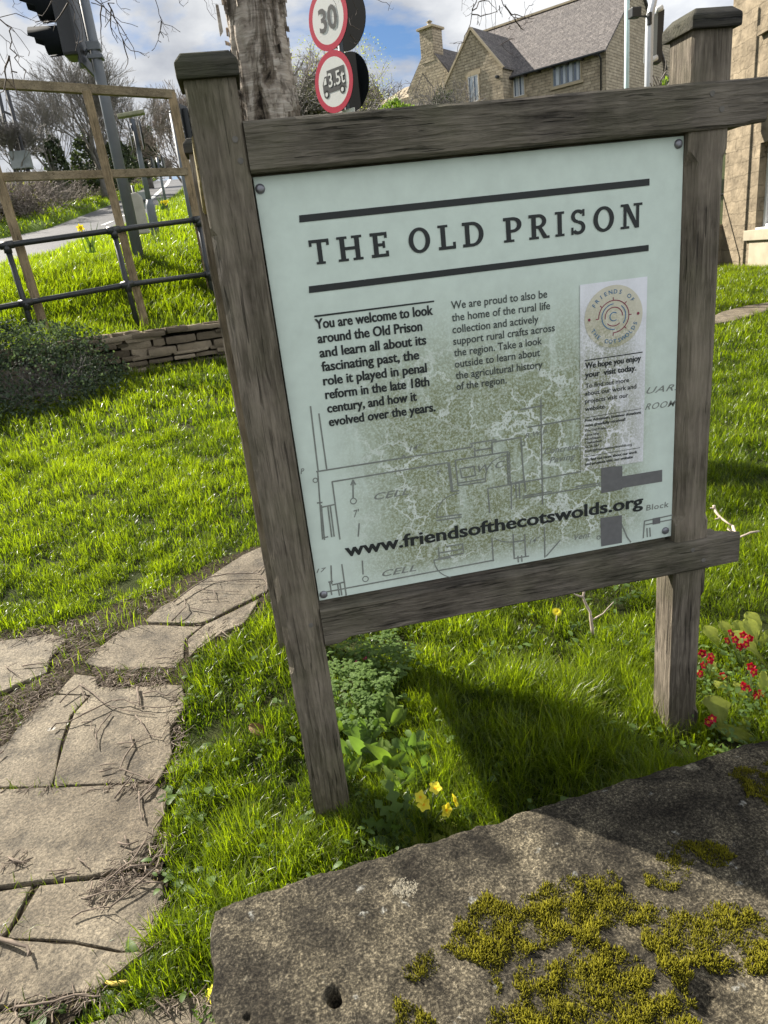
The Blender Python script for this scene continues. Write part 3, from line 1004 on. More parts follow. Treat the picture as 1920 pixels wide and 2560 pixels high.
def timber(mb, x0, x1, y0, y1, z0, z1, axis, seed, wob=0.002, n=28, cham=None, rnd=0.004):
    """a beam with slightly uneven, softened arrises; cham: list of (start,end,size,corner index)"""
    lo = [x0, y0, z0]; hi = [x1, y1, z1]
    oth = [i for i in range(3) if i != axis]
    a, b_ = oth
    corners = [(lo[a], lo[b_]), (hi[a], lo[b_]), (hi[a], hi[b_]), (lo[a], hi[b_])]
    prev = None
    base = len(mb.v)
    ts = np.linspace(lo[axis], hi[axis], n)
    if cham:
        ts = np.unique(np.concatenate([ts] + [[c[0] - .001, c[0], c[0] + c[2] * 1.1, c[1] - c[2] * 1.1, c[1], c[1] + .001] for c in cham]).clip(lo[axis], hi[axis]))
    for t in ts:
        pts = []
        for ci, (pa, pb_) in enumerate(corners):
            r0 = rnd
            for c in (cham or []):
                if c[3] == ci and c[0] <= t <= c[1]:
                    r0 = max(r0, min(c[2], rnd + (t - c[0]) * 0.9, rnd + (c[1] - t) * 0.9))
            sx = 1 if pa == lo[a] else -1; sy = 1 if pb_ == lo[b_] else -1
            w1 = mnoise.noise(Vector((t * 9 + seed, ci * 7.1, seed))) * wob; w2 = mnoise.noise(Vector((t * 9 - seed, ci * 5.3, seed + 4))) * wob
            A = (pa + sx * (r0 + abs(w1)), pb_ + w2 * 0.3); B = (pa + w1 * 0.3, pb_ + sy * (r0 + abs(w2)))
            if ci in (0, 2): A, B = B, A
            pts += [A, B]
        for pa, pb_ in pts:
            q = [0, 0, 0]; q[axis] = t; q[a] = pa; q[b_] = pb_
            mb.v.append(tuple(q))
    k = 8
    for i in range(len(ts) - 1):
        for j in range(k):
            a0 = base + i * k + j; a1 = base + i * k + (j + 1) % k
            mb.f.append((a0, a1, a1 + k, a0 + k))
    mb.f.append(tuple(base + j for j in range(k))[::-1]); mb.f.append(tuple(base + (len(ts) - 1) * k + j for j in range(k)))
    return mb


def cap(mb, x0, x1, y0, y1, z0, z1, cut):
    """post cap with weathered top slopes"""
    b_ = [(x0, y0, z0), (x1, y0, z0), (x1, y1, z0), (x0, y1, z0)]
    mtop = z0 + (z1 - z0) * 0.62
    c = [(x0, y0, mtop), (x1, y0, mtop), (x1, y1, mtop), (x0, y1, mtop)]
    t = [(x0 + cut, y0 + cut, z1), (x1 - cut, y0 + cut, z1), (x1 - cut, y1 - cut, z1), (x0 + cut, y1 - cut, z1)]
    mb.add(b_ + c + t, [(3, 2, 1, 0), (0, 1, 5, 4), (1, 2, 6, 5), (2, 3, 7, 6), (3, 0, 4, 7), (4, 5, 9, 8), (5, 6, 10, 9), (6, 7, 11, 10), (7, 4, 8, 11), (8, 9, 10, 11)])
    return mb


FY = 1.626                        # front face of the uprights
lp_ = sgn(timber(MB(), -0.055, 0.0485, FY, FY + 0.102, -0.05, 1.876, 2, 1.3, 0.002, 60, [(0.5, 1.60, 0.014, 0), (0.5, 1.6, 0.014, 3)]), 'post', M['post'], smooth=False)
cp = sgn(cap(MB(), -0.0665, 0.0575, FY - 0.012, FY + 0.114, 1.873, 1.921, 0.014), 'cap', M['cap'], lp_, bevel=0.004)
cp.parent = lp_
rp_ = sgn(timber(MB(), 1.053, 1.152, FY + 0.004, FY + 0.098, -0.05, 1.899, 2, 8.3, 0.002, 60, [(0.72, 1.655, 0.026, 0), (0.72, 1.655, 0.016, 1), (0.08, 0.5, 0.018, 1), (0.72, 1.655, 0.02, 3)]), 'post', M['post'])
cp2 = sgn(cap(MB(), 1.042, 1.163, FY - 0.010, FY + 0.112, 1.896, 1.938, 0.016), 'cap', M['cap'], rp_, bevel=0.004)
# back post of the side board
BX, BYp = -0.058, 2.55
bp_ = sgn(timber(MB(), BX - 0.05, BX + 0.05, BYp - .05, BYp + 0.05, 0.0, 1.88, 2, 4.3, 0.002, 40), 'post', M['post'])
sgn(cap(MB(), BX - 0.062, BX + 0.062, BYp - 0.062, BYp + 0.062, 1.877, 1.922, 0.014), 'cap', M['cap'], bp_, bevel=0.004)

# rails of the front board: top rail runs past the right post, mitred underneath
mb = timber(MB(), 0.0488, 1.236, FY - 0.007, FY + 0.075, 1.697, 1.794, 0, 2.2, 0.004, 70, [(0.05, 1.02, 0.017, 1)], 0.005)
for i, q in enumerate(mb.v):
    if q[0] > 1.2: mb.v[i] = (q[0] + (0.004 if q[1] < FY + 0.03 else -0.06), q[1], q[2] + (0.004 if q[2] < 1.74 else 0))
sgn(mb, 'top_rail', M['rail'])
mb = timber(MB(), 0.0488, 1.246, FY - 0.006, FY + 0.06, 0.578, 0.671, 0, 5.7, 0.004, 70, None, 0.004)
for i, q in enumerate(mb.v):
    if q[0] < 0.12 and q[2] < 0.62: mb.v[i] = (q[0], q[1], q[2] - 0.014 * min(1, (0.12 - q[0]) / 0.03))
    if q[0] > 1.2 and q[1] > FY + 0.02: mb.v[i] = (q[0] - 0.085, q[1], q[2])
sgn(mb, 'bottom_rail', M['rail'])
# backing frame just behind the panel edge
mb = MB()
mb.box((0.545, PY + 0.02, 1.70), (0.99, 0.022, 0.03))
mb.box((0.545, PY + 0.02, 0.679), (0.99, 0.022, 0.03))
mb.box((0.545, PY + 0.045, 1.19), (1.0, 0.018, 1.0))
sgn(mb, 'backing_board', M['rail'])
# oak pegs
M['peg'] = plain('oak_peg', (0.13, 0.12, 0.105), 0.85, 0, 0.3, 60)
for px, pz, yy in ((0.028, 1.762, FY), (0.032, 1.722, FY), (0.02, 0.632, FY), (1.098, 1.768, FY - 0.007), (1.123, 1.735, FY - 0.007), (1.10, 0.645, FY - 0.006), (1.135, 0.607, FY - 0.006)):
    pts = [(px + 0.0062 * math.cos(a) * (1 + .1 * math.sin(3 * a)), yy - 0.0015, pz + 0.0062 * math.sin(a)) for a in np.linspace(0, 2 * np.pi, 14, endpoint=False)]
    sgn(MB().prism(pts, (0, 0.006, 0)), 'oak_peg', M['peg'])

# side board going back from the left post
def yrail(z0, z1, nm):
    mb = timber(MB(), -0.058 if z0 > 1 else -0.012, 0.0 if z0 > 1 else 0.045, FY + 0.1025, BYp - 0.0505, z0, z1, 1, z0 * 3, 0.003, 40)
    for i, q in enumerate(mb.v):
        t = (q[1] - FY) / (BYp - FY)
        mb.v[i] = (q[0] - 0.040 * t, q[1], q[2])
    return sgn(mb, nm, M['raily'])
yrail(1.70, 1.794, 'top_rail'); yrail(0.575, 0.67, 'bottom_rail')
mb = MB()
mb.add([(-0.01, FY + 0.103, 0.672), (-0.045, BYp - 0.051, 0.672), (-0.045, BYp - 0.051, 1.698), (-0.01, FY + 0.103, 1.698), (0.01, FY + 0.103, 0.672), (-0.025, BYp - 0.051, 0.672), (-0.025, BYp - 0.051, 1.698), (0.01, FY + 0.103, 1.698)],
       [(0, 1, 2, 3), (7, 6, 5, 4), (0, 4, 5, 1), (3, 2, 6, 7), (1, 5, 6, 2), (0, 3, 7, 4)])
M['sidepanel'] = plain('pale_board_edge', (0.3, 0.27, 0.18), 0.6, 0, 0.2, 6)
sgn(mb, 'side_panel', M['sidepanel'])

# ---- printed panel
def dirt_nodes(n, l, base):
    """algae film with pale grazing trails, in panel coordinates (object space, metres)"""
    v = mapped(n, l)
    sep = n.new('ShaderNodeSeparateXYZ'); l.new(v, sep.inputs[0])
    big_ = noise_node(n, l, v, 3.4, 6, 0.6)
    # film lies thickest in the lower middle
    def mr(src, a0, a1):
        q = n.new('ShaderNodeMapRange'); q.interpolation_type = 'SMOOTHSTEP'
        q.inputs['From Min'].default_value = a0; q.inputs['From Max'].default_value = a1
        l.new(src, q.inputs['Value']); return q.outputs[0]
    def mul(p, q):
        k = n.new('ShaderNodeMath'); k.operation = 'MULTIPLY'; l.new(p, k.inputs[0])
        if isinstance(q, float): k.inputs[1].default_value = q
        else: l.new(q, k.inputs[1])
        return k.outputs[0]
    fx = mul(mr(sep.outputs['X'], 0.10, 0.34), mr(sep.outputs['X'], 1.01, 0.88))
    fz = mul(mr(sep.outputs['Z'], 1.45, 1.12), mr(sep.outputs['Z'], 0.68, 0.76))
    msk = mul(fx, fz)
    # drips: vertically stretched noise
    dr = noise_node(n, l, mapped(n, l, (26, 1, 3.0)), 1.0, 5, 0.6)
    ad = n.new('ShaderNodeMath'); ad.operation = 'ADD'; l.new(big_.outputs['Fac'], ad.inputs[0]); l.new(dr.outputs['Fac'], ad.inputs[1])
    film = mul(msk, mr(ad.outputs[0], 0.66, 1.02))
    fine_ = noise_node(n, l, v, 190.0, 4, 0.75)
    film = mul(film, mr(fine_.outputs['Fac'], 0.25, 0.62))
    # trails
    wob = noise_node(n, l, v, 16.0, 5, 0.65)
    wv = n.new('ShaderNodeVectorMath'); wv.operation = 'MULTIPLY_ADD'; wv.inputs[1].default_value = (0.11, 0.11, 0.11)
    l.new(wob.outputs['Color'], wv.inputs[0]); l.new(v, wv.inputs[2])
    vo = n.new('ShaderNodeTexVoronoi'); vo.feature = 'DISTANCE_TO_EDGE'; vo.inputs['Scale'].default_value = 13.0
    l.new(wv.outputs[0], vo.inputs['Vector'])
    gate = noise_node(n, l, mapped(n, l, loc=(5, 0, 2)), 7.5, 3, 0.5)
    tr = mul(mul(mr(vo.outputs['Distance'], 0.055, 0.012), mr(gate.outputs['Fac'], 0.40, 0.54)), msk)
    vo2 = n.new('ShaderNodeTexVoronoi'); vo2.feature = 'DISTANCE_TO_EDGE'; vo2.inputs['Scale'].default_value = 34.0
    l.new(wv.outputs[0], vo2.inputs['Vector'])
    tr2 = mul(mul(mul(mr(vo2.outputs['Distance'], 0.07, 0.01), mr(gate.outputs['Fac'], 0.56, 0.36)), msk), 0.45)
    mxm = n.new('ShaderNodeMath'); mxm.operation = 'MAXIMUM'; l.new(tr, mxm.inputs[0]); l.new(tr2, mxm.inputs[1])
    c1 = mix(n, l, mul(film, 0.96), base, (0.185, 0.20, 0.08))
    c2 = mix(n, l, mul(mxm.outputs[0], 0.85), c1, mix(n, l, 0.4, base, g3(0.85)))
    # soft blotches over the whole sheet, small black specks
    bl = noise_node(n, l, v, 22.0, 5, 0.6)
    c3 = mix(n, l, 0.35, c2, mix(n, l, bl.outputs['Fac'], g3(0.6), g3(1.4)), 'MULTIPLY')
    vs = n.new('ShaderNodeTexVoronoi'); vs.inputs['Scale'].default_value = 17.0; l.new(v, vs.inputs['Vector'])
    sp = mr(vs.outputs['Distance'], 0.045, 0.03)
    sx_ = n.new('ShaderNodeSeparateXYZ'); l.new(vs.outputs['Color'], sx_.inputs[0])
    gt = n.new('ShaderNodeMath'); gt.operation = 'GREATER_THAN'; gt.inputs[1].default_value = 0.83; l.new(sx_.outputs[1], gt.inputs[0])
    return mix(n, l, mul(sp, gt.outputs[0]), c3, g3(0.02))


def print_mat(name, col, dirty=True, rough=0.55):
    m, n, l, b, o = new_mat(name)
    base = n.new('ShaderNodeRGB'); base.outputs[0].default_value = (*col, 1)
    c = dirt_nodes(n, l, base.outputs[0]) if dirty else base.outputs[0]
    l.new(c, b.inputs['Base Color'])
    b.inputs['Roughness'].default_value = rough; b.inputs['Specular IOR Level'].default_value = 0.3
    return m


M['panel'] = print_mat('mint_printed_panel', (0.585, 0.672, 0.605))
M['sticker'] = print_mat('white_printed_sheet', (0.78, 0.79, 0.84))
M['disc'] = print_mat('cream_print', (0.62, 0.59, 0.48))
M['ink'] = plain('black_ink', (0.011, 0.0145, 0.0145), 0.6, 0, 0.15, 40)
M['ink2'] = plain('charcoal_ink', (0.045, 0.055, 0.05), 0.55, 0, 0.2, 60)
M['plan_ink'] = plain('grey_plan_ink', (0.19, 0.205, 0.185), 0.6, 0, 0.25, 60)
M['plan_block'] = plain('grey_plan_block', (0.13, 0.13, 0.13), 0.6, 0, 0.12, 60)
M['blue_ink'] = plain('blue_ink', (0.05, 0.16, 0.3), 0.55, 0, 0.15, 60)
M['red_ink'] = plain('maroon_ink', (0.22, 0.025, 0.06), 0.55, 0, 0.15, 60)

X0, X1, ZT, ZB = 0.0521, 1.0521, PY and 1.6921, 0.6843
pan = sgn(MB().box(((X0 + X1) / 2, PY + 0.004, (ZT + ZB) / 2), (X1 - X0, 0.008, ZT - ZB)), 'panel', M['panel'], bevel=0.001, seg=1)


def sheet(mb, name, mat, off):
    """flat print lying just in front of the panel; vertices given as (x, z)"""
    mb.v = [(q[0], PY - off - (q[2] if len(q) > 2 else 0.0), q[1]) for q in mb.v]
    o_ = sgn(mb, name, mat, pan, fix=False)
    return o_


class Flat(MB):
    def poly(self, pts):
        n = len(self.v); self.k = (getattr(self, 'k', 0) + 1) % 12; self.v += [(p[0], p[1], self.k * 1.6e-5) for p in pts]; self.f.append(tuple(range(n, n + len(pts))))

    def line(self, pts, w):
        for a, b_ in zip(pts[:-1], pts[1:]):
            a = np.array(a); b_ = np.array(b_); d = b_ - a; L = np.linalg.norm(d)
            if L < 1e-6: continue
            d /= L; s = np.array([-d[1], d[0]]) * w / 2
            a2 = a - d * w * 0.25; b2 = b_ + d * w * 0.25
            self.poly([a2 - s, b2 - s, b2 + s, a2 + s])

    def arc(self, c, r, a0, a1, w, n=40, asp=1.0):
        t = np.linspace(rad(a0), rad(a1), n)
        for i in range(n - 1):
            self.poly([(c[0] + math.cos(q) * (r + s) * asp, c[1] + math.sin(q) * (r + s)) for q, s in ((t[i], -w / 2), (t[i + 1], -w / 2), (t[i + 1], w / 2), (t[i], w / 2))])

    def disc(self, c, r, n=48, asp=1.0):
        self.poly([(c[0] + math.cos(q) * r * asp, c[1] + math.sin(q) * r) for q in np.linspace(0, 2 * np.pi, n, endpoint=False)])


_fc = {}


def glyphs(text, bold=0.0, shear=0.0, space=1.0):
    """letter outlines as triangles in em units"""
    key = (text, bold, shear, space)
    if key in _fc: return _fc[key]
    cu_ = bpy.data.curves.new('lettering', 'FONT')
    cu_.body = text; cu_.offset = bold; cu_.shear = shear; cu_.space_character = space
    cu_.resolution_u = 3; cu_.fill_mode = 'FRONT'
    ob = bpy.data.objects.new('lettering', cu_); COL.objects.link(ob)
    dg = bpy.context.evaluated_depsgraph_get(); dg.update()
    me = bpy.data.meshes.new_from_object(ob.evaluated_get(dg))
    V = np.array([q.co[:2] for q in me.vertices]).reshape(-1, 2); F = [tuple(p.vertices) for p in me.polygons]
    bpy.data.objects.remove(ob); bpy.data.curves.remove(cu_); bpy.data.meshes.remove(me)
    _fc[key] = (V, F)
    return V, F


def write(fl, text, pa, pb, xh, bold=0.0, shear=0.0, space=1.0):
    if bold > 0.025:               # heavy type: three strokes side by side, each a hair in front of the last
        for i, dx in enumerate((-1, 0, 1)):
            sh = np.array([dx * xh * 0.036, 0]); write_one(fl, text, np.array(pa) + sh * (1 if dx > 0 else 1), np.array(pb) + sh, xh, 0.016, shear, space, i * 2.5e-5)
    else: write_one(fl, text, pa, pb, xh, bold, shear, space)


def write_one(fl, text, pa, pb, xh, bold=0.0, shear=0.0, space=1.0, dep=0.0):
    """text from panel point pa to pb along its baseline; xh = x-height in metres"""
    V, F = glyphs(text, bold, shear, space)
    if not len(V): return
    x0, x1 = V[:, 0].min(), V[:, 0].max()
    pa = np.array(pa); pb = np.array(pb); d = pb - pa; L = np.linalg.norm(d); d /= L
    up = np.array([-d[1], d[0]])
    k = xh / 0.53
    P = pa + np.outer((V[:, 0] - x0) / (x1 - x0) * L, d) + np.outer(V[:, 1] * k, up)
    n = len(fl.v); fl.v += [(p[0], p[1], dep) for p in P]; fl.f += [tuple(n + i for i in f) for f in F]


# title in a slab serif
CT = lambda x, y: PP(600 + x * .68716, 300 + y * .68716)
fl = Flat()
fl.poly([CT(215, 347), CT(216, 373), CT(1489, 238), CT(1489, 213)][::-1])
fl.poly([CT(250, 605), CT(251, 630), CT(1486, 476), CT(1486, 454)][::-1])
S_, H_ = 0.17, 0.1                 # stem and serif thickness, in letter heights
def srf(x, y, w): return [(x - w / 2, y, x + w / 2, y + H_)]
def stem(x, y0=0, y1=1): return (x - S_ / 2, y0, x + S_ / 2, y1)
def bowl(cx_, cy_, rx, ry, a0, a1, tx, ty, n=22):
    out = []
    t = np.linspace(rad(a0), rad(a1), n)
    for i in range(n - 1):
        a, b_ = t[i], t[i + 1]
        out.append([(cx_ + math.cos(a) * rx, cy_ + math.sin(a) * ry), (cx_ + math.cos(b_) * rx, cy_ + math.sin(b_) * ry), (cx_ + math.cos(b_) * (rx - tx), cy_ + math.sin(b_) * (ry - ty)), (cx_ + math.cos(a) * (rx - tx), cy_ + math.sin(a) * (ry - ty))])
    return out
GL = {
    'T': (0.74, [stem(.37), (.20, 0, .54, H_), (0, 1 - .13, .74, 1), (0, .74, .1, .9), (.64, .74, .74, .9)], []),
    'H': (0.92, [stem(.20), stem(.72), (.02, 0, .38, H_), (.54, 0, .90, H_), (.02, 1 - H_, .38, 1), (.54, 1 - H_, .90, 1), (.2, .44, .72, .57)], []),
    'E': (0.68, [stem(.20), (.02, 0, .64, .13), (.02, .87, .62, 1), (.2, .44, .52, .56), (.54, 0, .64, .24), (.52, .76, .62, 1), (.44, .36, .53, .64)], []),
    'O': (0.80, [], bowl(.40, .5, .40, .52, 0, 360, .175, .13, 40)),
    'L': (0.66, [stem(.20), (.02, 0, .64, .13), (.02, 1 - H_, .38, 1), (.54, 0, .64, .28)], []),
    'D': (0.80, [stem(.20), (.02, 0, .4, .13), (.02, .87, .4, 1)], bowl(.38, .5, .42, .5, -90, 90, .175, .13, 30)),
    'P': (0.68, [stem(.20), (.02, 0, .40, H_), (.02, .87, .38, 1), (.2, .38, .38, .5)], bowl(.36, .69, .32, .31, -90, 90, .165, .125, 26)),
    'R': (0.78, [stem(.20), (.02, 0, .38, H_), (.02, .87, .38, 1), (.2, .42, .40, .54), (.60, 0, .78, H_)], bowl(.37, .71, .30, .29, -90, 90, .16, .125, 26) + [[(.34, .45), (.50, .45), (.72, .03), (.55, .0)]]),
    'I': (0.40, [stem(.20), (.02, 0, .38, H_), (.02, 1 - H_, .38, 1)], []),
    'S': (0.60, [(.02, .0, .11, .30), (.46, .72, .55, 1.0)], bowl(.29, .735, .27, .275, 30, 270, .15, .13, 26) + bowl(.30, .275, .28, .285, -150, 92, .155, .135, 26)),
    'N': (0.86, [(.13, 0, .25, 1), (.62, 0, .74, 1), (.02, 0, .36, H_), (.52, 1 - H_, .86, 1), (.02, 1 - H_, .25, 1)], [[(.12, 1), (.31, 1), (.745, 0), (.58, 0)]]),
}
TITLE = [('T', 260, 332), ('H', 358, 452), ('E', 478, 547), ('O', 617, 695), ('L', 722, 788), ('D', 810, 888), ('P', 958, 1026), ('R', 1050, 1126), ('I', 1145, 1182), ('S', 1203, 1258), ('O', 1285, 1360), ('N', 1382, 1462)]
bl_y = lambda x: 524 + (x - 296) * (394 - 524) / (1420 - 296)
tp_y = lambda x: 433 + (x - 296) * (304 - 433) / (1420 - 296)
for ch, xa, xb in TITLE:
    w, rects, polys = GL[ch]
    a = np.array(CT(xa, bl_y(xa))); b_ = np.array(CT(xb, bl_y(xb))); t0 = np.array(CT(xa - 12, tp_y(xa - 12)))
    hh = t0[1] - a[1]
    ex = np.array([b_[0] - a[0], 0.0]) / w
    tr_ = lambda p: tuple(a + ex * p[0] + np.array([0, hh]) * p[1])
    for r0 in rects:
        fl.poly([tr_(q) for q in ((r0[0], r0[1]), (r0[2], r0[1]), (r0[2], r0[3]), (r0[0], r0[3]))])
    for pl in polys: fl.poly([tr_(q) for q in pl])
sheet(fl, 'title_lettering', M['ink'], 0.0012)

# two columns of text
CB = lambda x, y: PP(740 + x * .42194, 700 + y * .42194)
fl = Flat()
fl.poly([CB(108, 210), CB(108, 221), CB(818, 130), CB(818, 121)][::-1])
for tx, a, b_ in (("You are welcome to look", (118, 290), (812, 204)), ("around the Old Prison", (131, 374), (748, 299)), ("and learn all about its", (143, 459), (772, 380)),
                  ("fascinating past, the", (155, 541), (730, 468)), ("role it played in penal", (164, 624), (775, 545)), ("reform in the late 18th", (176, 705), (790, 626)),
                  ("century, and how it", (188, 786), (716, 713)), ("evolved over the years.", (198, 866), (826, 776))):
    write(fl, tx, CB(*a), CB(*b_), 0.0168, 0.042)
sheet(fl, 'welcome_text', M['ink'], 0.0012)
fl = Flat()
for tx, a, b_ in (("We are proud to also be", (920, 173), (1488, 103)), ("the home of the rural life", (923, 245), (1505, 172)), ("collection and actively", (927, 316), (1437, 251)),
                  ("support rural crafts across", (932, 385), (1533, 302)), ("the region. Take a look", (937, 453), (1458, 380)), ("outside to learn about", (941, 520), (1446, 449)),
                  ("the agricultural history", (946, 587), (1461, 519)), ("of the region.", (950, 652), (1248, 611))):
    write(fl, tx, CB(*a), CB(*b_), 0.0137, 0.012)
sheet(fl, 'history_text', M['ink2'], 0.0012)

CU = lambda x, y: PP(740 + x * .60277, 980 + y * .60277)
fl = Flat()
write(fl, "www.friendsofthecotswolds.org", CU(207, 682), CU(1437, 474), 0.0265, 0.036)
sheet(fl, 'website_lettering', M['ink'], 0.0016)

# the old floor plan printed in grey
fl = Flat(); PW_ = 0.0038
for pts in ([(60, 60), (92, 330)], [(95, 90), (128, 325)], [(85, 330), (730, 228)], [(730, 228), (728, 212)], [(722, 214), (830, 197)], [(828, 197), (830, 208)], [(812, 208), (932, 188)],
            [(932, 188), (945, 370)], [(740, 232), (742, 268)], [(812, 210), (814, 256)], [(742, 243), (812, 232)], [(90, 332), (110, 610)], [(88, 460), (108, 458)], [(105, 470), (118, 612)], [(112, 605), (132, 600)],
            [(150, 372), (628, 293)], [(150, 372), (182, 610)], [(106, 478), (160, 466)], [(132, 476), (148, 600)], [(142, 474), (158, 598)], [(630, 293), (645, 412)], [(636, 292), (650, 408)],
            [(645, 412), (676, 408)], [(660, 283), (880, 247)], [(660, 283), (672, 388)], [(672, 388), (785, 372)], [(680, 318), (738, 308)], [(680, 318), (688, 356)], [(688, 356), (744, 346)], [(738, 308), (744, 346)],
            [(672, 378), (782, 360)], [(884, 250), (888, 378)], [(876, 250), (880, 380)], [(795, 400), (1180, 330)], [(795, 400), (803, 500)], [(893, 372), (893, 485)], [(893, 380), (950, 365)], [(945, 350), (952, 410)],
            [(910, 372), (914, 440)], [(925, 370), (928, 440)], [(940, 440), (1262, 385)], [(940, 432), (1060, 412)], [(1015, 30), (1022, 465)], [(962, 146), (1180, 108)], [(930, 73), (1025, 56)],
            [(1160, 402), (1268, 384)], [(1160, 392), (1268, 376)], [(262, 545), (258, 598)], [(236, 370), (237, 440)], [(228, 385), (236, 365)], [(246, 383), (236, 365)], [(583, 520), (686, 507)], [(583, 533), (686, 518)],
            [(590, 645), (594, 690)], [(572, 697), (640, 686)], [(590, 668), (695, 650)], [(690, 628), (694, 660)], [(590, 690), (694, 668)], [(622, 640), (692, 630)], [(145, 720), (148, 795)], [(190, 715), (208, 842)],
            [(135, 788), (152, 785)], [(140, 790), (148, 840)], [(150, 800), (200, 788)], [(172, 795), (180, 843)], [(182, 793), (190, 842)], [(105, 833), (820, 697)], [(812, 605), (818, 700)], [(900, 590), (905, 690)],
            [(948, 590), (952, 680)], [(900, 622), (950, 614)], [(905, 690), (965, 680)], [(920, 680), (922, 705)], [(935, 678), (937, 702)], [(1030, 560), (1032, 685)], [(1038, 680), (1095, 615)], [(275, 700), (278, 755)],
            [(1445, 535), (1560, 510)], [(1445, 535), (1440, 605)], [(1450, 550), (1560, 528)], [(1455, 565), (1457, 600)], [(1467, 563), (1469, 598)], [(1350, 548), (1372, 600), (1388, 622)], [(440, 270), (446, 262), (452, 268)]):
    fl.line([CU(*p) for p in pts], PW_)
def curve(pts, w=0.0026):
    P = np.array(pts, float); t = np.linspace(0, 1, 18)[:, None]
    q = (1 - t) ** 2 * P[0] + 2 * t * (1 - t) * P[1] + t * t * P[2]
    fl.line([CU(*p) for p in q], w)
curve([(676, 420), (588, 430), (583, 518)]); curve([(785, 372), (785, 275), (876, 262)]); curve([(572, 697), (580, 755), (640, 768)]); curve([(822, 605), (850, 625), (905, 622)])
for cx_, cy_, r0 in ((80, 366, .0055), (940, 215, .0055), (1255, 603, .005), (238, 452, .0075), (288, 775, .0075)):
    fl.arc(CU(cx_, cy_), r0, 0, 360, 0.0026, 18)
for tx, a, b_, xh in (("CELL", (325, 448), (470, 424), .013), ("CELL", (358, 766), (500, 740), .013), ("W.C.", (756, 332), (872, 308), .013), ("Concrete", (1030, 258), (1172, 236), .012), ("Paving", (1050, 296), (1160, 276), .012),
                      ("R.W.P", (950, 192), (1042, 174), .010), ("14\"", (470, 246), (524, 238), .011), ("9\"", (585, 350), (603, 346), .011), ("14\"", (968, 630), (1012, 620), .011), ("Vent", (1155, 614), (1222, 600), .012),
                      ("17", (85, 750), (128, 742), .008), ("7'", (240, 520), (268, 512), .014), ("P", (20, 340), (38, 336), .010)):
    write(fl, tx, CU(*a), CU(*b_), xh, 0.012, 0.32, 1.05)
write(fl, "Block", CU(1452, 492), CU(1545, 476), .0125, 0.010, 0.05, 1.1)
C3 = lambda x, y: PP(1400 + x * .24872, 650 + y * .24872)
write(fl, "UAR.", C3(866, 1345), C3(1168, 1306), .0125, 0.004, 0.4, 1.1)
write(fl, "ROOM", C3(852, 1508), C3(1166, 1466), .0125, 0.004, 0.4, 1.1)
sheet(fl, 'plan_drawing', M['plan_ink'], 0.0007)
fl = Flat()
fl.poly([CU(*p) for p in ((1265, 312), (1265, 420), (1353, 403), (1353, 306))]); fl.poly([CU(*p) for p in ((1353, 349), (1353, 398), (1518, 371), (1518, 322))])
fl.poly([CU(*p) for p in ((1262, 522), (1265, 640), (1351, 625), (1351, 510))]); fl.poly([CU(*p) for p in ((1478, 524), (1478, 550), (1510, 544), (1510, 518))])
sheet(fl, 'plan_wall_blocks', M['plan_block'], 0.0010)

# white strip with the round emblem
fl = Flat(); fl.poly([C3(197, 250), C3(205, 2122), C3(830, 2022), C3(875, 165)])
st_ = sheet(fl, 'visitor_notice', M['sticker'], 0.0019)
EC = np.array(C3(535, 568)); ER = abs(C3(535, 255)[1] - C3(535, 880)[1]) / 2; EA = abs(C3(827, 530)[0] - C3(245, 612)[0]) / 2 / ER
fl = Flat(); fl.disc(EC, ER, 64, EA); sheet(fl, 'emblem_disc', M['disc'], 0.0026)
red, blue = Flat(), Flat()
red.arc(EC, ER * .52, -92, 182, ER * .028, 60, EA)
for a in (182, 140, 92, 45, 0, -45, -92):
    c0, s0 = math.cos(rad(a)), math.sin(rad(a))
    r1, r2 = (.52, .61)
    red.line([(EC[0] + c0 * ER * r1 * EA, EC[1] + s0 * ER * r1), (EC[0] + c0 * ER * r2 * EA, EC[1] + s0 * ER * r2)], ER * .028)
red.arc(EC, ER * .30, 0, 190, ER * .028, 40, EA); red.arc(EC, ER * .30, 222, 312, ER * .028, 24, EA)
blue.arc(EC, ER * .41, 92, 275, ER * .03, 40, EA); blue.arc(EC, ER * .41, -38, 52, ER * .03, 24, EA)
blue.arc(EC, ER * .135, 48, 312, ER * .03, 28, EA)
for px in ((288, 603), (779, 535)): red.disc(C3(*px), ER * .048, 18)
def ring_text(fl_, text, a0, a1, r, top, h):
    k = len(text)
    for i, ch in enumerate(text):
        if ch == ' ': continue
        a = rad(a0 + (a1 - a0) * i / (k - 1))
        V, F = glyphs(ch, 0.012)
        w = V[:, 0].max() - V[:, 0].min()
        c = EC + np.array([math.cos(a) * r * EA, math.sin(a) * r])
        up = np.array([math.cos(a), math.sin(a)]) * (1 if top else -1); ri = np.array([up[1], -up[0]])
        s0 = h / 0.73
        P = c + np.outer((V[:, 0] - V[:, 0].min() - w / 2) * s0 * EA, ri) + np.outer((V[:, 1] - 0.365) * s0, up)
        n = len(fl_.v); fl_.v += [tuple(p) for p in P]; fl_.f += [tuple(n + j for j in f) for f in F]
ring_text(blue, "FRIENDS OF", 148, 36, ER * .80, True, ER * .135)
ring_text(blue, "THE COTSWOLDS", 208, 338, ER * .80, False, ER * .135)
sheet(red, 'emblem_red_marks', M['red_ink'], 0.0032); sheet(blue, 'emblem_blue_marks', M['blue_ink'], 0.0032)
fl = Flat()
for a, b_, w in (((245, 1010), (822, 925), .0024), ((245, 1585), (810, 1492), .0013), ((245, 1976), (800, 1883), .0013)):
    fl.line([C3(*a), C3(*b_)], w)
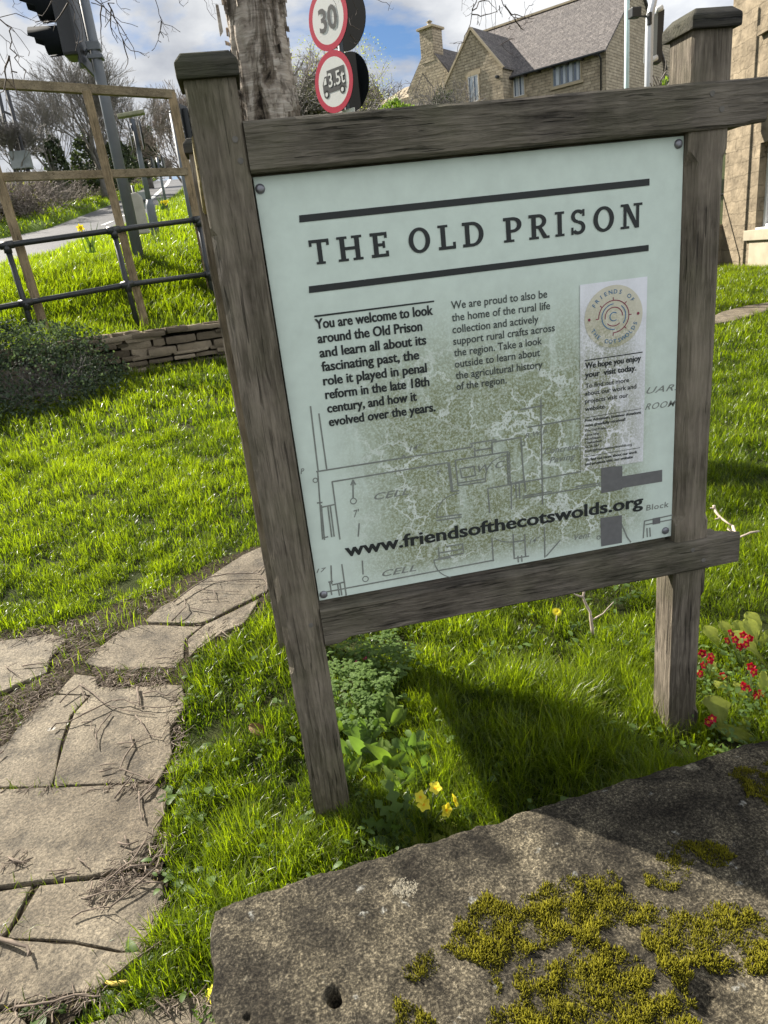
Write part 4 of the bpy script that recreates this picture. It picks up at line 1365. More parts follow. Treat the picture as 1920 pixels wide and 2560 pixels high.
for tx, a, b_, xh, bo in (("We hope you enjoy", (248, 1092), (808, 1010), .0112, .042), ("your  visit today.", (248, 1182), (760, 1108), .0112, .042), ("To find out more", (250, 1288), (688, 1224), .0088, .014),
                          ("about our work and", (246, 1364), (762, 1288), .0088, .014), ("projects visit our", (247, 1440), (680, 1376), .0088, .014), ("website.", (248, 1518), (456, 1487), .0088, .014),
                          ("Free Admission, however donations", (247, 1626), (808, 1540), .0056, .04), ("most gratefully received!", (247, 1676), (652, 1612), .0056, .04),
                          ("The Old Prison", (247, 1728), (463, 1695), .005, .012), ("Fosse Way", (247, 1772), (393, 1750), .005, .012), ("Northleach", (247, 1812), (408, 1787), .005, .012), ("Cheltenham", (247, 1850), (418, 1824), .005, .012),
                          ("GL54 3JH", (247, 1890), (382, 1869), .005, .012), ("E:info@friendsofthecotswolds.org", (247, 1932), (718, 1861), .005, .012),
                          ("To find out more about our work", (248, 2022), (770, 1938), .0056, .04), ("and projects visit our website", (248, 2064), (727, 1988), .0056, .04)):
    write(fl, tx, C3(*a), C3(*b_), xh, bo)
sheet(fl, 'notice_text', M['ink'], 0.0028)

# dome headed fixing bolts
for q in ((562 * K, 408 * K), (1465 * K, 311 * K), (699 * K, 1284 * K), (1437 * K, 1146 * K)):
    x, z = PP(*q)
    mb = MB(); n_ = 18; rings = []
    for i, (rr, dy) in enumerate(((0.0105, 0.0), (0.0103, 0.0022), (0.0085, 0.0048), (0.0048, 0.0062))):
        rings.append([(x + math.cos(2 * math.pi * k / n_) * rr, PY - dy, z + math.sin(2 * math.pi * k / n_) * rr) for k in range(n_)])
    vs = [p for r0 in rings for p in r0]
    fs = [(i * n_ + k, i * n_ + (k + 1) % n_, (i + 1) * n_ + (k + 1) % n_, (i + 1) * n_ + k) for i in range(3) for k in range(n_)] + [tuple(3 * n_ + k for k in range(n_))]
    mb.add(vs, fs)
    sgn(mb, 'bolt', M['bolt'], pan, smooth=True)
# ------------------------------------------------------------------ dry-stone retaining wall
M['wallstone'] = None
m, n, l, b, o = new_mat('drystone')
oi = n.new('ShaderNodeAttribute'); oi.attribute_name = 'tint'
v = mapped(n, l)
t = noise_node(n, l, v, 9.0, 6, 0.6); t2 = noise_node(n, l, v, 45.0, 5, 0.7)
c = ramp(n, [(0.0, (0.085, 0.07, 0.05)), (0.5, (0.17, 0.14, 0.1)), (1.0, (0.28, 0.235, 0.17))]); l.new(oi.outputs['Fac'], c.inputs[0])
cc = mix(n, l, 0.7, c.outputs[0], mix(n, l, t.outputs['Fac'], g3(0.3), g3(1.6)), 'MULTIPLY')
l.new(cc, b.inputs['Base Color']); b.inputs['Roughness'].default_value = 0.95; b.inputs['Specular IOR Level'].default_value = 0.1
bump(n, l, t2.outputs['Fac'], 1.0, 0.012, b)
M['wallstone'] = m


def stones_mesh(name, boxes, mat, parent=None):
    """boxes: (centre, half sizes, angle) -> lumpy stones in one mesh"""
    V = []; Q = []; tint = []
    g = []
    nn = 4
    lin = np.linspace(-1, 1, nn)
    for ax in range(3):
        for sgn_ in (-1, 1):
            a, b_ = np.meshgrid(lin, lin, indexing='ij')
            P = np.zeros((nn, nn, 3)); P[..., ax] = sgn_; P[..., (ax + 1) % 3] = a; P[..., (ax + 2) % 3] = b_
            g.append(P.reshape(-1, 3))
    G = np.concatenate(g)
    q1 = []
    for f in range(6):
        i = np.arange(nn * nn).reshape(nn, nn) + f * nn * nn
        q1.append(np.stack([i[:-1, :-1], i[1:, :-1], i[1:, 1:], i[:-1, 1:]], -1).reshape(-1, 4))
    q1 = np.concatenate(q1)
    for k, (c, h, ang) in enumerate(boxes):
        h = np.array(h)
        L = np.abs(G)
        rr = 1 - 0.035 * ((L ** 4).sum(1)[:, None] - 1)
        P = G * rr * h
        jn = np.array([mnoise.noise_vector(Vector((p[0] * 14 + k * 3.7, p[1] * 14, p[2] * 14 + k))) for p in P]) * 0.011
        P = P + jn
        ca, sa = math.cos(ang), math.sin(ang)
        P = np.stack([P[:, 0] * ca - P[:, 1] * sa, P[:, 0] * sa + P[:, 1] * ca, P[:, 2]], -1) + np.array(c)
        Q.append(q1 + len(G) * k); V.append(P); tint.append(np.full(len(P), R_.random()))
    return np_mesh(name, np.concatenate(V), quads=np.concatenate(Q), mat=mat, parent=parent, smooth=False, attrs={'tint': np.concatenate(tint)})


boxes = []
for (xa, ya), (xb, yb) in zip(WALL[:-1], WALL[1:]):
    L = math.hypot(xb - xa, yb - ya); ang = math.atan2(yb - ya, xb - xa)
    zz = -0.05; row = 0
    while zz < 0.86:
        hh = R_.uniform(0.06, 0.16)
        s = -R_.uniform(0, 0.2)
        while s < L:
            w = R_.uniform(0.14, 0.5)
            cxx = xa + (xb - xa) * (s + w / 2) / L; cyy = ya + (yb - ya) * (s + w / 2) / L
            g0 = float(lawn(cxx, cyy))
            dpt = R_.uniform(-0.03, 0.035)
            z0 = 0.50 + zz * 0.62
            boxes.append(((cxx - math.sin(ang) * (0.12 + dpt), cyy + math.cos(ang) * (0.12 + dpt), z0), (w / 2 - 0.006, 0.12, hh / 2 * 0.62 * R_.uniform(.86, 1.04)), ang + R_.uniform(-.04, .04)))
            s += w
        zz += hh * 1.0 / 0.62 * 0.72; row += 1
# flat coping stones
for (xa, ya), (xb, yb) in zip(WALL[:-1], WALL[1:]):
    L = math.hypot(xb - xa, yb - ya); ang = math.atan2(yb - ya, xb - xa); s = 0
    while s < L:
        w = R_.uniform(0.25, 0.55)
        cxx = xa + (xb - xa) * (s + w / 2) / L; cyy = ya + (yb - ya) * (s + w / 2) / L
        boxes.append(((cxx - math.sin(ang) * 0.14, cyy + math.cos(ang) * 0.14, WTOP - 0.0 + R_.uniform(-.015, .015)), (w / 2 - 0.006, 0.17, 0.028), ang + R_.uniform(-.05, .05)))
        s += w
tag(stones_mesh('retaining_wall', boxes, M['wallstone']), 'low dry-stone retaining wall below the grassy bank', 'stone wall')

# ------------------------------------------------------------------ black pipe railing
RT = [p.copy() for p in RAILPOST]
d0 = RT[0] - RT[1]
RT = [RT[0] + d0 * 2.0, RT[0] + d0] + RT + [RT[2] + np.array([1.15, 0.5, 0.05])]
for p in RT: p[2] = max(p[2], 0.98)
RAIL = thing('pipe_railing', 'black tubular pipe railing with two rails above the stone wall', 'railing', tuple(RT[2]))
def loc(mb, root):
    of = root.location
    mb.v = [(x - of.x, y - of.y, z - of.z) for x, y, z in mb.v]
    return mb
HT = [1.05] * 6
tops = [Vector(p) + Vector((-0.045 * 0, 0, 1.05)) for p in RT]
c4r = crop(0, 400, .3858)
for i, px in ((2, (42, 552)), (3, (735, 455)), (4, (1282, 385))):
    tops[i] = Vector(at_y(c4r(*px), RT[i][1]))
mids = [Vector(p) + Vector((0, 0, 0.5)) for p in RT]
for i, px in ((2, (168, 925)), (3, (825, 808)), (4, (1355, 738))):
    mids[i] = Vector(at_y(c4r(*px), RT[i][1]))
for i in (1, 0):
    tops[i] = tops[i + 1] + (tops[2] - tops[3]); mids[i] = mids[i + 1] + (mids[2] - mids[3])
tops[5] = Vector(RT[5]) + Vector((0, 0, 1.05)); mids[5] = Vector(RT[5]) + Vector((0, 0, 0.52))
for i, p in enumerate(RT[:5]):
    po_ = loc(MB().tube([Vector(p) - Vector((0, 0, 0.25)), tops[i]], 0.032, 14), RAIL).build('post', M['black_metal'], RAIL, smooth=True)
    for q, r0 in ((tops[i], 0.043), (mids[i], 0.041)):
        d = (tops[min(i + 1, 4)] - tops[max(i - 1, 0)]).normalized()
        mb = MB().tube([q - d * 0.075, q + d * 0.075], r0, 14).tube([q - Vector((0, 0, 0.085)), q + Vector((0, 0, 0.045 if r0 < .042 else 0.0))], r0, 14)
        loc(mb, RAIL).build('clamp', M['black_metal'], po_, smooth=True)
for nm, P in (('top_rail', tops), ('mid_rail', mids)):
    loc(MB().tube(P[:5], 0.032, 14), RAIL).build(nm, M['black_metal'], RAIL, smooth=True)

# ------------------------------------------------------------------ sawn timber frame behind the railing
FR = thing('timber_frame', 'tall open frame of pale sawn timber behind the railing', 'timber frame', (-1.4, 9.5, 1.1))
c1a = crop(0, 0, .3858)
yl, ym, yr = 9.2, 9.42, 10.2
def fp_(px, y, c=c4r): return Vector(at_y(c(*px), y))
TL_ = fp_((-560, 510), 9.12, c1a); TR_ = fp_((1105, 612), yr, c1a); ML = fp_((40, 1140), yl, c1a); MR = fp_((1220, 1112), yr, c1a)
postL = (fp_((-190, 560), yl, c1a), fp_((285, 1075), yl)); postM = (fp_((560, 590), ym, c1a), fp_((935, 1040), ym)); postR = (fp_((1110, 600), yr, c1a), fp_((1330, 640), yr))
for k, (a, b_) in enumerate((postL, postM, postR)):
    a2 = b_ + (a - b_) * 1.0
    dn = (b_ - a).normalized()
    loc(MB().bar(a2, b_ + dn * (0.25 if k < 2 else 1.0), 0.09 if k < 2 else 0.1, 0.075, up=(0, 1, 0)), FR).build('post', M['batten'], FR, bevel=0.004)
loc(MB().bar(TL_, TR_ + (TR_ - TL_).normalized() * 0.05, 0.085, 0.095), FR).build('top_rail', M['battenx'], FR, bevel=0.004)
loc(MB().bar(fp_((-620, 1168), 9.0, c1a), MR, 0.07, 0.09), FR).build('mid_rail', M['battenx'], FR, bevel=0.004)
rb = (fp_((1118, 735), yr + .12, c1a), fp_((1235, 1240), yr + .12, c1a))
loc(MB().bar(rb[0], rb[1] + (rb[1] - rb[0]) * 1.4, 0.04, 0.06, up=(0, 1, 0)), FR).build('side_batten', M['batten'], FR, bevel=0.003)

M['sign_dark'] = plain('matt_black_plate', (0.007, 0.009, 0.011), 0.85, 0, 0.1, 5, 0, 0.12)
# ------------------------------------------------------------------ signals, poles and signs by the road
def at_h(px, z):                   # photograph pixel to a point at height z
    return at_z(rayF(px), z)
def pole_from(base, toppx, r0, r1=None):
    """vertical pole rising from base up to the height of a photograph pixel"""
    t = at_y(rayF(toppx), base[1])
    return Vector((base[0], base[1], t[2]))
def hood(mb, c, r, L, fw, n=16):
    """signal visor: open bottomed tube, fw = facing direction"""
    fw = Vector(fw).normalized(); rt = fw.cross(Vector((0, 0, 1))).normalized(); up = Vector((0, 0, 1))
    A = np.linspace(rad(-75), rad(255), n)
    rows_ = []
    for s, rr in ((0, r), (L, r * 1.05), (L, r * 0.97), (0.01, r * 0.92)):
        rows_.append([Vector(c) + fw * (s * (1.0 if math.sin(a) > 0 else 0.55 if s > .02 else 1)) + rt * (math.cos(a) * rr) + up * (math.sin(a) * rr) for a in A])
    vs = [p for q in rows_ for p in q]
    fs = [(i * n + k, i * n + k + 1, (i + 1) * n + k + 1, (i + 1) * n + k) for i in range(3) for k in range(n - 1)]
    mb.add(vs, fs)
def signal(loc_, facing, label, scale=1.0, arm_to=None, z_lamps=3):
    T = thing('traffic_light', label, 'traffic light', tuple(loc_))
    fw = Vector((facing[0], facing[1], 0)).normalized(); rt = fw.cross(Vector((0, 0, 1)))
    rot = Matrix((rt, fw, Vector((0, 0, 1)))).transposed().to_4x4()
    s = scale
    mb = MB().box((0, 0, 0), (0.30 * s, 0.19 * s, 0.98 * s), rot)
    mb.build('housing', M['signal_black'], T, bevel=0.03 * s)
    MB().box(tuple(-fw * 0.10 * s), (0.56 * s, 0.025 * s, 1.22 * s), rot).build('backing_board', M['signal_black'], T, bevel=0.008 * s)
    for k in range(3):
        c = fw * (0.095 * s) + Vector((0, 0, (0.31 - 0.31 * k) * s))
        mb = MB(); hood(mb, c, 0.135 * s, 0.31 * s, fw)
        hd = mb.build('visor', M['sign_dark'], T, smooth=True, fix=False)
        mb = MB(); n_ = 16
        mb.face([c + fw * 0.004 + rt * (math.cos(2 * math.pi * i / n_) * 0.105 * s) + Vector((0, 0, math.sin(2 * math.pi * i / n_) * 0.105 * s)) for i in range(n_)])
        mb.build('lens', M['signal_black'], hd, fix=False)
    if arm_to is not None:
        a = Vector((0, 0, -0.5 * s)) - fw * 0.05 * s
        mb = MB().tube([a, Vector(arm_to) - Vector(loc_) + Vector((0, 0, 0))], 0.018 * s, 8)
        mb.tube([a - Vector((0, 0, 0.08 * s)), a + Vector((0, 0, 0.06))], 0.03 * s, 8)
        mb.build('bracket', M['galv'], T, smooth=True)
    return T

# the grey signal pole and its head at the top left
pb_ = Vector(at_y(rayF((345, 632)), 11.0))
top_ = Vector((pb_.x, pb_.y, at_y(rayF((215, -60)), 11.0)[2] + 0.9))
PO = thing('signal_pole', 'thick grey steel signal pole on the verge behind the timber frame', 'pole', tuple(pb_))
MB().tube([Vector((0, 0, -0.4)), top_ - pb_], [0.075, 0.068], 18).build('shaft', M['galv'], PO, smooth=True)
MB().tube([top_ - pb_, top_ - pb_ + Vector((0, 0, 0.05))], [0.074, 0.05], 18).build('end_cap', M['galv'], PO, smooth=True)
yy = 11.0
arm = at_y(rayF((224, 118)), yy)
MB().box((0, 0, arm[2] - pb_.z), (0.165, 0.165, 0.10)).build('clamp', M['galv'], PO, bevel=0.01)
MB().box((0.0, -.0, arm[2] - pb_.z - 0.12), (0.19, 0.17, 0.05)).build('clamp', M['galv'], PO, bevel=0.01)
hc = Vector(at_y(rayF((160, 14)), 11.05))
signal(hc, (-0.98, 0.05), 'black traffic light head with hooded lamps on the thick grey pole', 1.2, tuple(arm))

# second pole with a far signal half hidden by the sign
pb2 = Vector(at_y(rayF((487, 590)), 15.5))
t2_ = pole_from(pb2, (425, 282), 0.06)
P2 = thing('grey_pole', 'thin plain grey pole on the verge beside the sign post', 'pole', tuple(pb2))
MB().tube([Vector((0, 0, -0.4)), t2_ - pb2], [0.055, 0.05], 12).build('shaft', M['galv'], P2, smooth=True)
MB().tube([t2_ - pb2, t2_ - pb2 + Vector((0, 0, 0.03))], [0.056, 0.04], 12).build('end_cap', M['galv'], P2, smooth=True)
s2 = Vector(at_y(rayF((473, 312)), 17.0))
sg = signal(s2, (0.9, -0.35), 'black traffic light seen from behind beside the left sign post', 0.62)
MB().tube([Vector((0.02, 0.1, -4.2)), Vector((0.02, 0.1, 0.3))], 0.05, 10).build('pole', M['galv'], sg, smooth=True)

# tall sign with a lamp above it, plates seen edge on
b3 = Vector(at_y(rayF((391, 592)), 15.0)); S3 = thing('edge_on_road_sign', 'road sign seen edge on with a lamp bar above and thick grey foot', 'road sign', tuple(b3))
def rel(px, y, root): return Vector(at_y(rayF(px), y)) - root.location
kn = rel(c6(945, 1530), 15.0, S3); kn.x = 0; kn.y = 0
tp = rel(c6(725, 320), 15.0, S3); tpz = Vector((0, 0, tp.z))
MB().tube([Vector((0, 0, -0.3)), kn, kn + Vector((0, 0, 0.12)), ], [0.085, 0.085, 0.05], 14).build('foot', M['galv'], S3, smooth=True)
MB().tube([kn, tpz], [0.05, 0.045], 12).build('shaft', M['galv'], S3, smooth=True)
za = rel(c6(730, 350), 15.0, S3).z; zb = rel(c6(800, 740), 15.0, S3).z
for s in (-1, 1):
    w = 0.62
    mb = MB(); n_ = 28; hz = (za - zb) / 2; cz = (za + zb) / 2
    fwv = Vector((0.99, 0.10, 0)); al = Vector((-0.13, 0.99, 0))
    ctr = fwv * (0.10 * s) + Vector((0, 0, cz))
    mb.prism([ctr + al * (math.cos(2 * math.pi * k / n_) * 0.36) + Vector((0, 0, math.sin(2 * math.pi * k / n_) * hz)) for k in range(n_)], fwv * 0.02)
    mb.build('sign_plate', M['signal_black'], S3)
a_, b_ = rel(c6(530, 325), 15.0, S3), rel(c6(905, 290), 15.0, S3)
M['lampbar'] = plain('mossy_lamp_bar', (0.22, 0.22, 0.14), 0.6, 0, 0.3, 20)
MB().bar(Vector((a_.x, 0, tpz.z + .06)), Vector((b_.x, 0, tpz.z + .10)), 0.16, 0.07).build('lamp_bar', M['lampbar'], S3, bevel=0.02)

# twin plates further up the verge
b4 = Vector(at_y(rayF(c6(1187, 1475)), 27.0)); S4 = thing('far_road_sign', 'far road sign with two dark plates on a thin post up the hill', 'road sign', tuple(b4))
tp = rel(c6(1075, 850), 27.0, S4)
MB().tube([Vector((0, 0, -0.3)), Vector((0, 0, tp.z))], 0.045, 10).build('shaft', M['galv'], S4, smooth=True)
za = rel(c6(1060, 850), 27.0, S4).z; zb = rel(c6(1100, 1030), 27.0, S4).z
for s in (-1, 1):
    mb = MB(); mb.box((s * 0.17, 0.05, (za + zb) / 2), (0.05, 0.7, za - zb)); mb.build('sign_plate', M['signal_black'], S4, bevel=0.012)

# grey back of a low direction sign on two posts
y5 = 21.5
S5 = thing('direction_sign_back', 'low grey direction sign seen from the back on two posts', 'road sign', tuple(at_y(rayF(c6(815, 1605)), y5)))
q = [rel(c6(*p), y5, S5) for p in ((650, 1350), (890, 1320), (935, 1555), (730, 1580))]
mb = MB(); mb.prism(q, (0, 0.04, 0)); mb.build('sign_plate', M['sign_grey'], S5)
a_, b_ = rel(c6(700, 1475), y5, S5), rel(c6(912, 1448), y5, S5)
MB().bar(a_ + Vector((0, -.03, 0)), b_ + Vector((0, -.03, 0)), 0.04, 0.06).build('rail', M['signal_black'], S5)
for pa, pb2_ in (((725, 1240), (817, 1605)), ):
    a_, b_ = rel(c6(*pa), y5, S5), rel(c6(*pb2_), y5, S5)
    MB().tube([a_ + Vector((0, -.06, 0)), b_ + Vector((0, -.06, -0.1))], 0.035, 8).build('post', M['signal_black'], S5, smooth=True)
a_, b_ = rel(c6(900, 1300), y5, S5), rel(c6(960, 1560), y5, S5)
MB().tube([a_ + Vector((0, 0.06, 0)), b_ + Vector((0, 0.06, -.4))], 0.035, 8).build('post', M['galv'], S5, smooth=True)
# stone marker by the pole
b6 = Vector(at_y(rayF(c6(825, 1775)), 13.2)); mb = MB()
mb.prism([Vector((-0.13, 0, -0.15)), Vector((0.13, 0, -0.15)), Vector((0.12, 0, 0.42)), Vector((0.05, 0, 0.5)), Vector((-0.06, 0, 0.48)), Vector((-0.12, 0, 0.4))], (0, 0.14, 0))
ms_ = mb.build('marker_stone', M['concrete'], bevel=0.025); ms_.location = b6
tag(ms_, 'short grey marker stone beside the foot of the thick pole', 'marker stone')

# utility poles with a transformer, across the road
yu = 44.0
b7 = Vector(at_y(rayF((75, 480)), yu)); U7 = thing('utility_pole', 'pair of dark utility poles carrying a grey transformer box', 'utility pole', tuple(b7))
c1f = lambda x, y: (x * .3858, y * .3858)
for pa, pb2_ in (((-10, 600), (190, 1560)), ((42, 582), (190, 1110))):
    a_, b_ = rel(c1f(*pa), yu, U7), rel(c1f(*pb2_), yu, U7)
    b_.x = a_.x + (b_.x - a_.x)
    MB().tube([b_ - Vector((0, 0, 1.5 if pa[0] < 0 else 5.5)), a_], [0.13, 0.1], 10).build('pole', M['utility'], U7, smooth=True)
q = rel(c1f(137, 1040), yu, U7)
MB().box(tuple(q), (0.95, 0.7, 0.85)).build('transformer', M['sign_grey'], U7, bevel=0.06)
for pa, pb2_ in (((10, 715), (75, 745)), ((60, 905), (120, 912))):
    MB().bar(rel(c1f(*pa), yu, U7), rel(c1f(*pb2_), yu, U7), 0.08, 0.1).build('cross_arm', M['utility'], U7)

# ------------------------------------------------------------------ the two round signs
y8 = 13.0
c2 = lambda x, y: (440 + x * .3858, y * .3858)
S8 = thing('speed_limit_sign', 'two round red ringed signs, 30 above a 3.5t lorry limit', 'road sign', tuple(at_y(rayF((858, 700)), y8)))
M['sign_white'] = plain('white_reflective_sheet', (0.6, 0.6, 0.58), 0.4, 0, 0.05, 90)
M['sign_red'] = plain('red_reflective_sheet', (0.42, 0.012, 0.035), 0.35, 0, 0.1, 30)
S8b = S8.location
U8 = Vector((0, 0, 1))
TURN = rad(-53)                    # the plates face past the camera's left
W8 = Vector((math.cos(TURN), math.sin(TURN) * 1.0, 0)); N8 = Vector((W8.y, -W8.x, 0))
# facing: N8 points towards the camera side
if N8.y > 0: N8 = -N8
def disc_sign(c_px, rz, text):
    c = Vector(at_y(rayF(c_px), y8)) - S8b
    mb = MB(); n_ = 48
    ring = lambda r0, off: [c + W8 * (math.cos(2 * math.pi * k / n_) * r0) + U8 * (math.sin(2 * math.pi * k / n_) * r0) + N8 * off for k in range(n_)]
    mb.prism(ring(rz, 0.0), N8 * -0.012); pl = mb.build('sign_plate', M['sign_dark'], S8)
    mb = MB(); mb.add(ring(rz, 0.003) + ring(rz * 0.80, 0.003), [(k, (k + 1) % n_, n_ + (k + 1) % n_, n_ + k) for k in range(n_)]); mb.build('red_ring', M['sign_red'], pl, fix=False)
    mb = MB(); mb.face(ring(rz * 0.80, 0.003)); mb.build('white_face', M['sign_white'], pl, fix=False)
    return c, pl, rz
def on_sign(c, u_, w_, off=0.006): return c + W8 * u_ + U8 * w_ + N8 * off
def text_on(c, pl, text, x, y, h, wd, bold, name, mat):
    V, F = glyphs(text, bold)
    k = h / 0.73; x0, x1 = V[:, 0].min(), V[:, 0].max()
    mb = MB(); mb.add([on_sign(c, x + (p[0] - (x0 + x1) / 2) / (x1 - x0) * wd, y + p[1] * k, 0.009) for p in V], F)
    mb.build(name, mat, pl, fix=False)
r1 = (at_y(rayF(c2(1000, 330)), y8)[2] - at_y(rayF(c2(1000, 735)), y8)[2]) / 2
c_, pl, rz = disc_sign(c2(984, 118), r1, '30')
text_on(c_, pl, '30', 0, -rz * 0.36, rz * 0.74, rz * 0.92, 0.02, 'numerals', M['ink'])
c_, pl, rz = disc_sign(c2(1022, 532), r1, '')
mb = MB()
def pp(pts): mb.face([on_sign(c_, p[0] * rz, p[1] * rz) for p in pts])
pp([(-.30, -.20), (.62, -.20), (.62, .42), (-.30, .42)]); pp([(-.58, -.26), (-.30, -.26), (-.30, .26), (-.44, .26), (-.58, .02)])
pp([(-.30, -.30), (.62, -.30), (.62, -.20), (-.30, -.20)])
for xw in (-.42, .42): pp([(xw + .14 * math.cos(a), -.32 + .14 * math.sin(a)) for a in np.linspace(0, 2 * np.pi, 20, endpoint=False)])
mb.build('lorry_symbol', M['ink'], pl, fix=False)
for xw in (-.42, .42):
    mb = MB(); mb.face([on_sign(c_, (xw + .07 * math.cos(a)) * rz, (-.32 + .07 * math.sin(a)) * rz, 0.009) for a in np.linspace(0, 2 * np.pi, 16, endpoint=False)]); mb.build('wheel_mark', M['sign_white'], pl, fix=False)
mb = MB(); mb.face([on_sign(c_, p[0] * rz, p[1] * rz, 0.009) for p in ((-.52, .0), (-.36, .0), (-.36, .20), (-.43, .20))])
mb.build('cab_window', M['sign_white'], pl, fix=False)
text_on(c_, pl, '3.5t', 0.17 * rz, -0.12 * rz, 0.46 * rz, 0.86 * rz, 0.012, 'numerals', M['sign_white'])
# the pair on the far side of the post, seen from behind
for cp_ in (c2(1062, 118), c2(1088, 530)):
    c = Vector(at_y(rayF(cp_), y8)) - S8b - N8 * 0.13
    mb = MB(); n_ = 40
    mb.prism([c + W8 * (math.cos(2 * math.pi * k / n_) * r1 * .98) + U8 * (math.sin(2 * math.pi * k / n_) * r1 * .98) for k in range(n_)], N8 * -0.015)
    mb.build('rear_plate', M['sign_dark'], S8)
q = (Vector(at_y(rayF(c2(1040, 320)), y8)) - S8b - N8 * 0.1)
MB().tube([Vector((q.x, q.y, -0.5 - S8b.z + 2.0)), Vector((q.x, q.y, q.z + 1.1))], 0.045, 12).build('post', M['galv'], S8, smooth=True)
q2 = Vector(at_y(rayF(c2(1075, 740)), y8)) - S8b
MB().box((q2.x, q2.y + .05, q2.z - 0.1), (0.62, 0.02, 0.3), Matrix.Rotation(TURN, 4, 'Z')).build('name_plate', M['sign_white'], S8, bevel=0.004)
# ------------------------------------------------------------------ house on the hill
M['house_stone'] = masonry('house_rubble', (0.43, 0.365, 0.265), (0.34, 0.285, 0.2), (0.26, 0.22, 0.16), 0.46, 0.17, 0.05, 0.014, 0.05)
M['house_ashlar'] = plain('dressed_limestone', (0.36, 0.3, 0.2), 0.85, 0, 0.12, 2.0)
M['house_roof'] = masonry('stone_slates', (0.158, 0.145, 0.138), (0.11, 0.102, 0.1), (0.045, 0.04, 0.04), 0.30, 0.19, 0.045, 0.012, 0.01, 0.3)
M['dark_wood'] = plain('dark_stained_timber', (0.05, 0.042, 0.036), 0.7, 0, 0.2, 4)
M['prison_stone'] = masonry('prison_ashlar', (0.265, 0.218, 0.152), (0.21, 0.172, 0.12), (0.23, 0.19, 0.132), 0.55, 0.24, 0.05, 0.006, 0.11, 0.45)
M['prison_sill'] = plain('pale_sill_stone', (0.33, 0.29, 0.21), 0.85, 0, 0.2, 4, 0.004)
M['curtain'] = plain('net_curtain', (0.42, 0.46, 0.5), 0.8, 0, 0.1, 2)
# lichen speckle on the slates
m = M['house_roof']; n, l = m.node_tree.nodes, m.node_tree.links
bs = [q for q in n if q.type == 'BSDF_PRINCIPLED'][0]; src = bs.inputs['Base Color'].links[0].from_socket
t = noise_node(n, l, mapped(n, l, out='UV'), 7.0, 5, 0.7); r = ramp(n, [(0.58, g3(0)), (0.66, g3(0.7))]); l.new(t.outputs['Fac'], r.inputs[0])
l.new(mix(n, l, r.outputs[0], src, (0.36, 0.32, 0.29)), bs.inputs['Base Color'])

HD = 50.0
c7 = lambda x, y: (1000 + x * .2411, y * .2411)
c8 = lambda x, y: (1380 + x * .2411, y * .2411)
HU_AZ = rad(-40.0)
HU = Vector((math.sin(HU_AZ), math.cos(HU_AZ), 0)); HN = Vector((-HU.y, HU.x, 0))    # along the front to the left; outward from the front
r = rayF(c8(560, 490)); HC = Vector(r / math.hypot(r[0], r[1]) * HD + CAM); EAVE = HC.z; HC.z = 0
def Hh(px, nn=0.0):               # pixel to (u, z) on a plane parallel to the front, nn metres proud of it
    r = Vector(rayF(px)); t = (nn + HN.dot(HC - Vector(CAM))) / HN.dot(r); p = Vector(CAM) + r * t
    return (HU.dot(p - HC), p.z)
def He(px, uu=0.0):               # pixel to (depth, z) on the gable end
    r = Vector(rayF(px)); t = (uu + HU.dot(HC - Vector(CAM))) / HU.dot(r); p = Vector(CAM) + r * t
    return (-HN.dot(p - HC), p.z)
def P3(u_, n_, z): return Vector((0, 0, 0)) + HU * u_ + HN * n_ + Vector((0, 0, z))   # local to the house root
HOUSE = thing('stone_house', 'honey stone house with steep slate roof, projecting gable and tall chimney', 'house', tuple(HC))
GB = 3.5
RS = 0.80
uL = Hh(c7(560, 600))[0] + 1.5
ridge_d = 4.9
zr = EAVE + RS * ridge_d + 0.25
mb = MB()
# main block walls with the gable end profile
prof = [(0, GB), (2 * ridge_d, GB), (2 * ridge_d, EAVE + .2), (ridge_d, zr - 0.12), (0, EAVE + .05)]
mb.prism([P3(0, -d, z) for d, z in prof], HU * uL)
wall_ = mb.build('wall', M['house_stone'], HOUSE, uv=True)
mb = MB(); e0 = P3(-0.12, 0.42, EAVE - 0.22); 
front = [P3(-0.16, 0.45, EAVE - 0.18), P3(uL, 0.45, EAVE - 0.18), P3(uL, -ridge_d, zr + .06), P3(-0.16, -ridge_d, zr + .06)]
mb.prism(front, Vector((0, 0, -0.12)))
backs = [P3(-0.16, -2 * ridge_d - .4, EAVE), P3(uL, -2 * ridge_d - .4, EAVE), P3(uL, -ridge_d, zr + .062), P3(-0.16, -ridge_d, zr + .062)]
mb.prism(backs, Vector((0, 0, -0.12)))
roof_ = mb.build('roof', M['house_roof'], HOUSE, uv=True)
MB().bar(P3(-.18, -ridge_d, zr + .1), P3(uL, -ridge_d, zr + .1), 0.28, 0.12).build('ridge_tiles', M['house_ashlar'], roof_)
# rear lower extension behind the gable end
ex0, ex1 = 2 * ridge_d - 1.4, 2 * ridge_d + 6
zx = He(c8(1180, 470), 0.4)[1]
mb = MB().prism([P3(0.4, -d, z) for d, z in ((ex0, GB), (ex1, GB), (ex1, zx - 0.9), (ex1 - 2.5, zx + 0.4), (ex0, zx + 0.5))], HU * 6)
mb.build('rear_wing', M['house_stone'], HOUSE, uv=True)
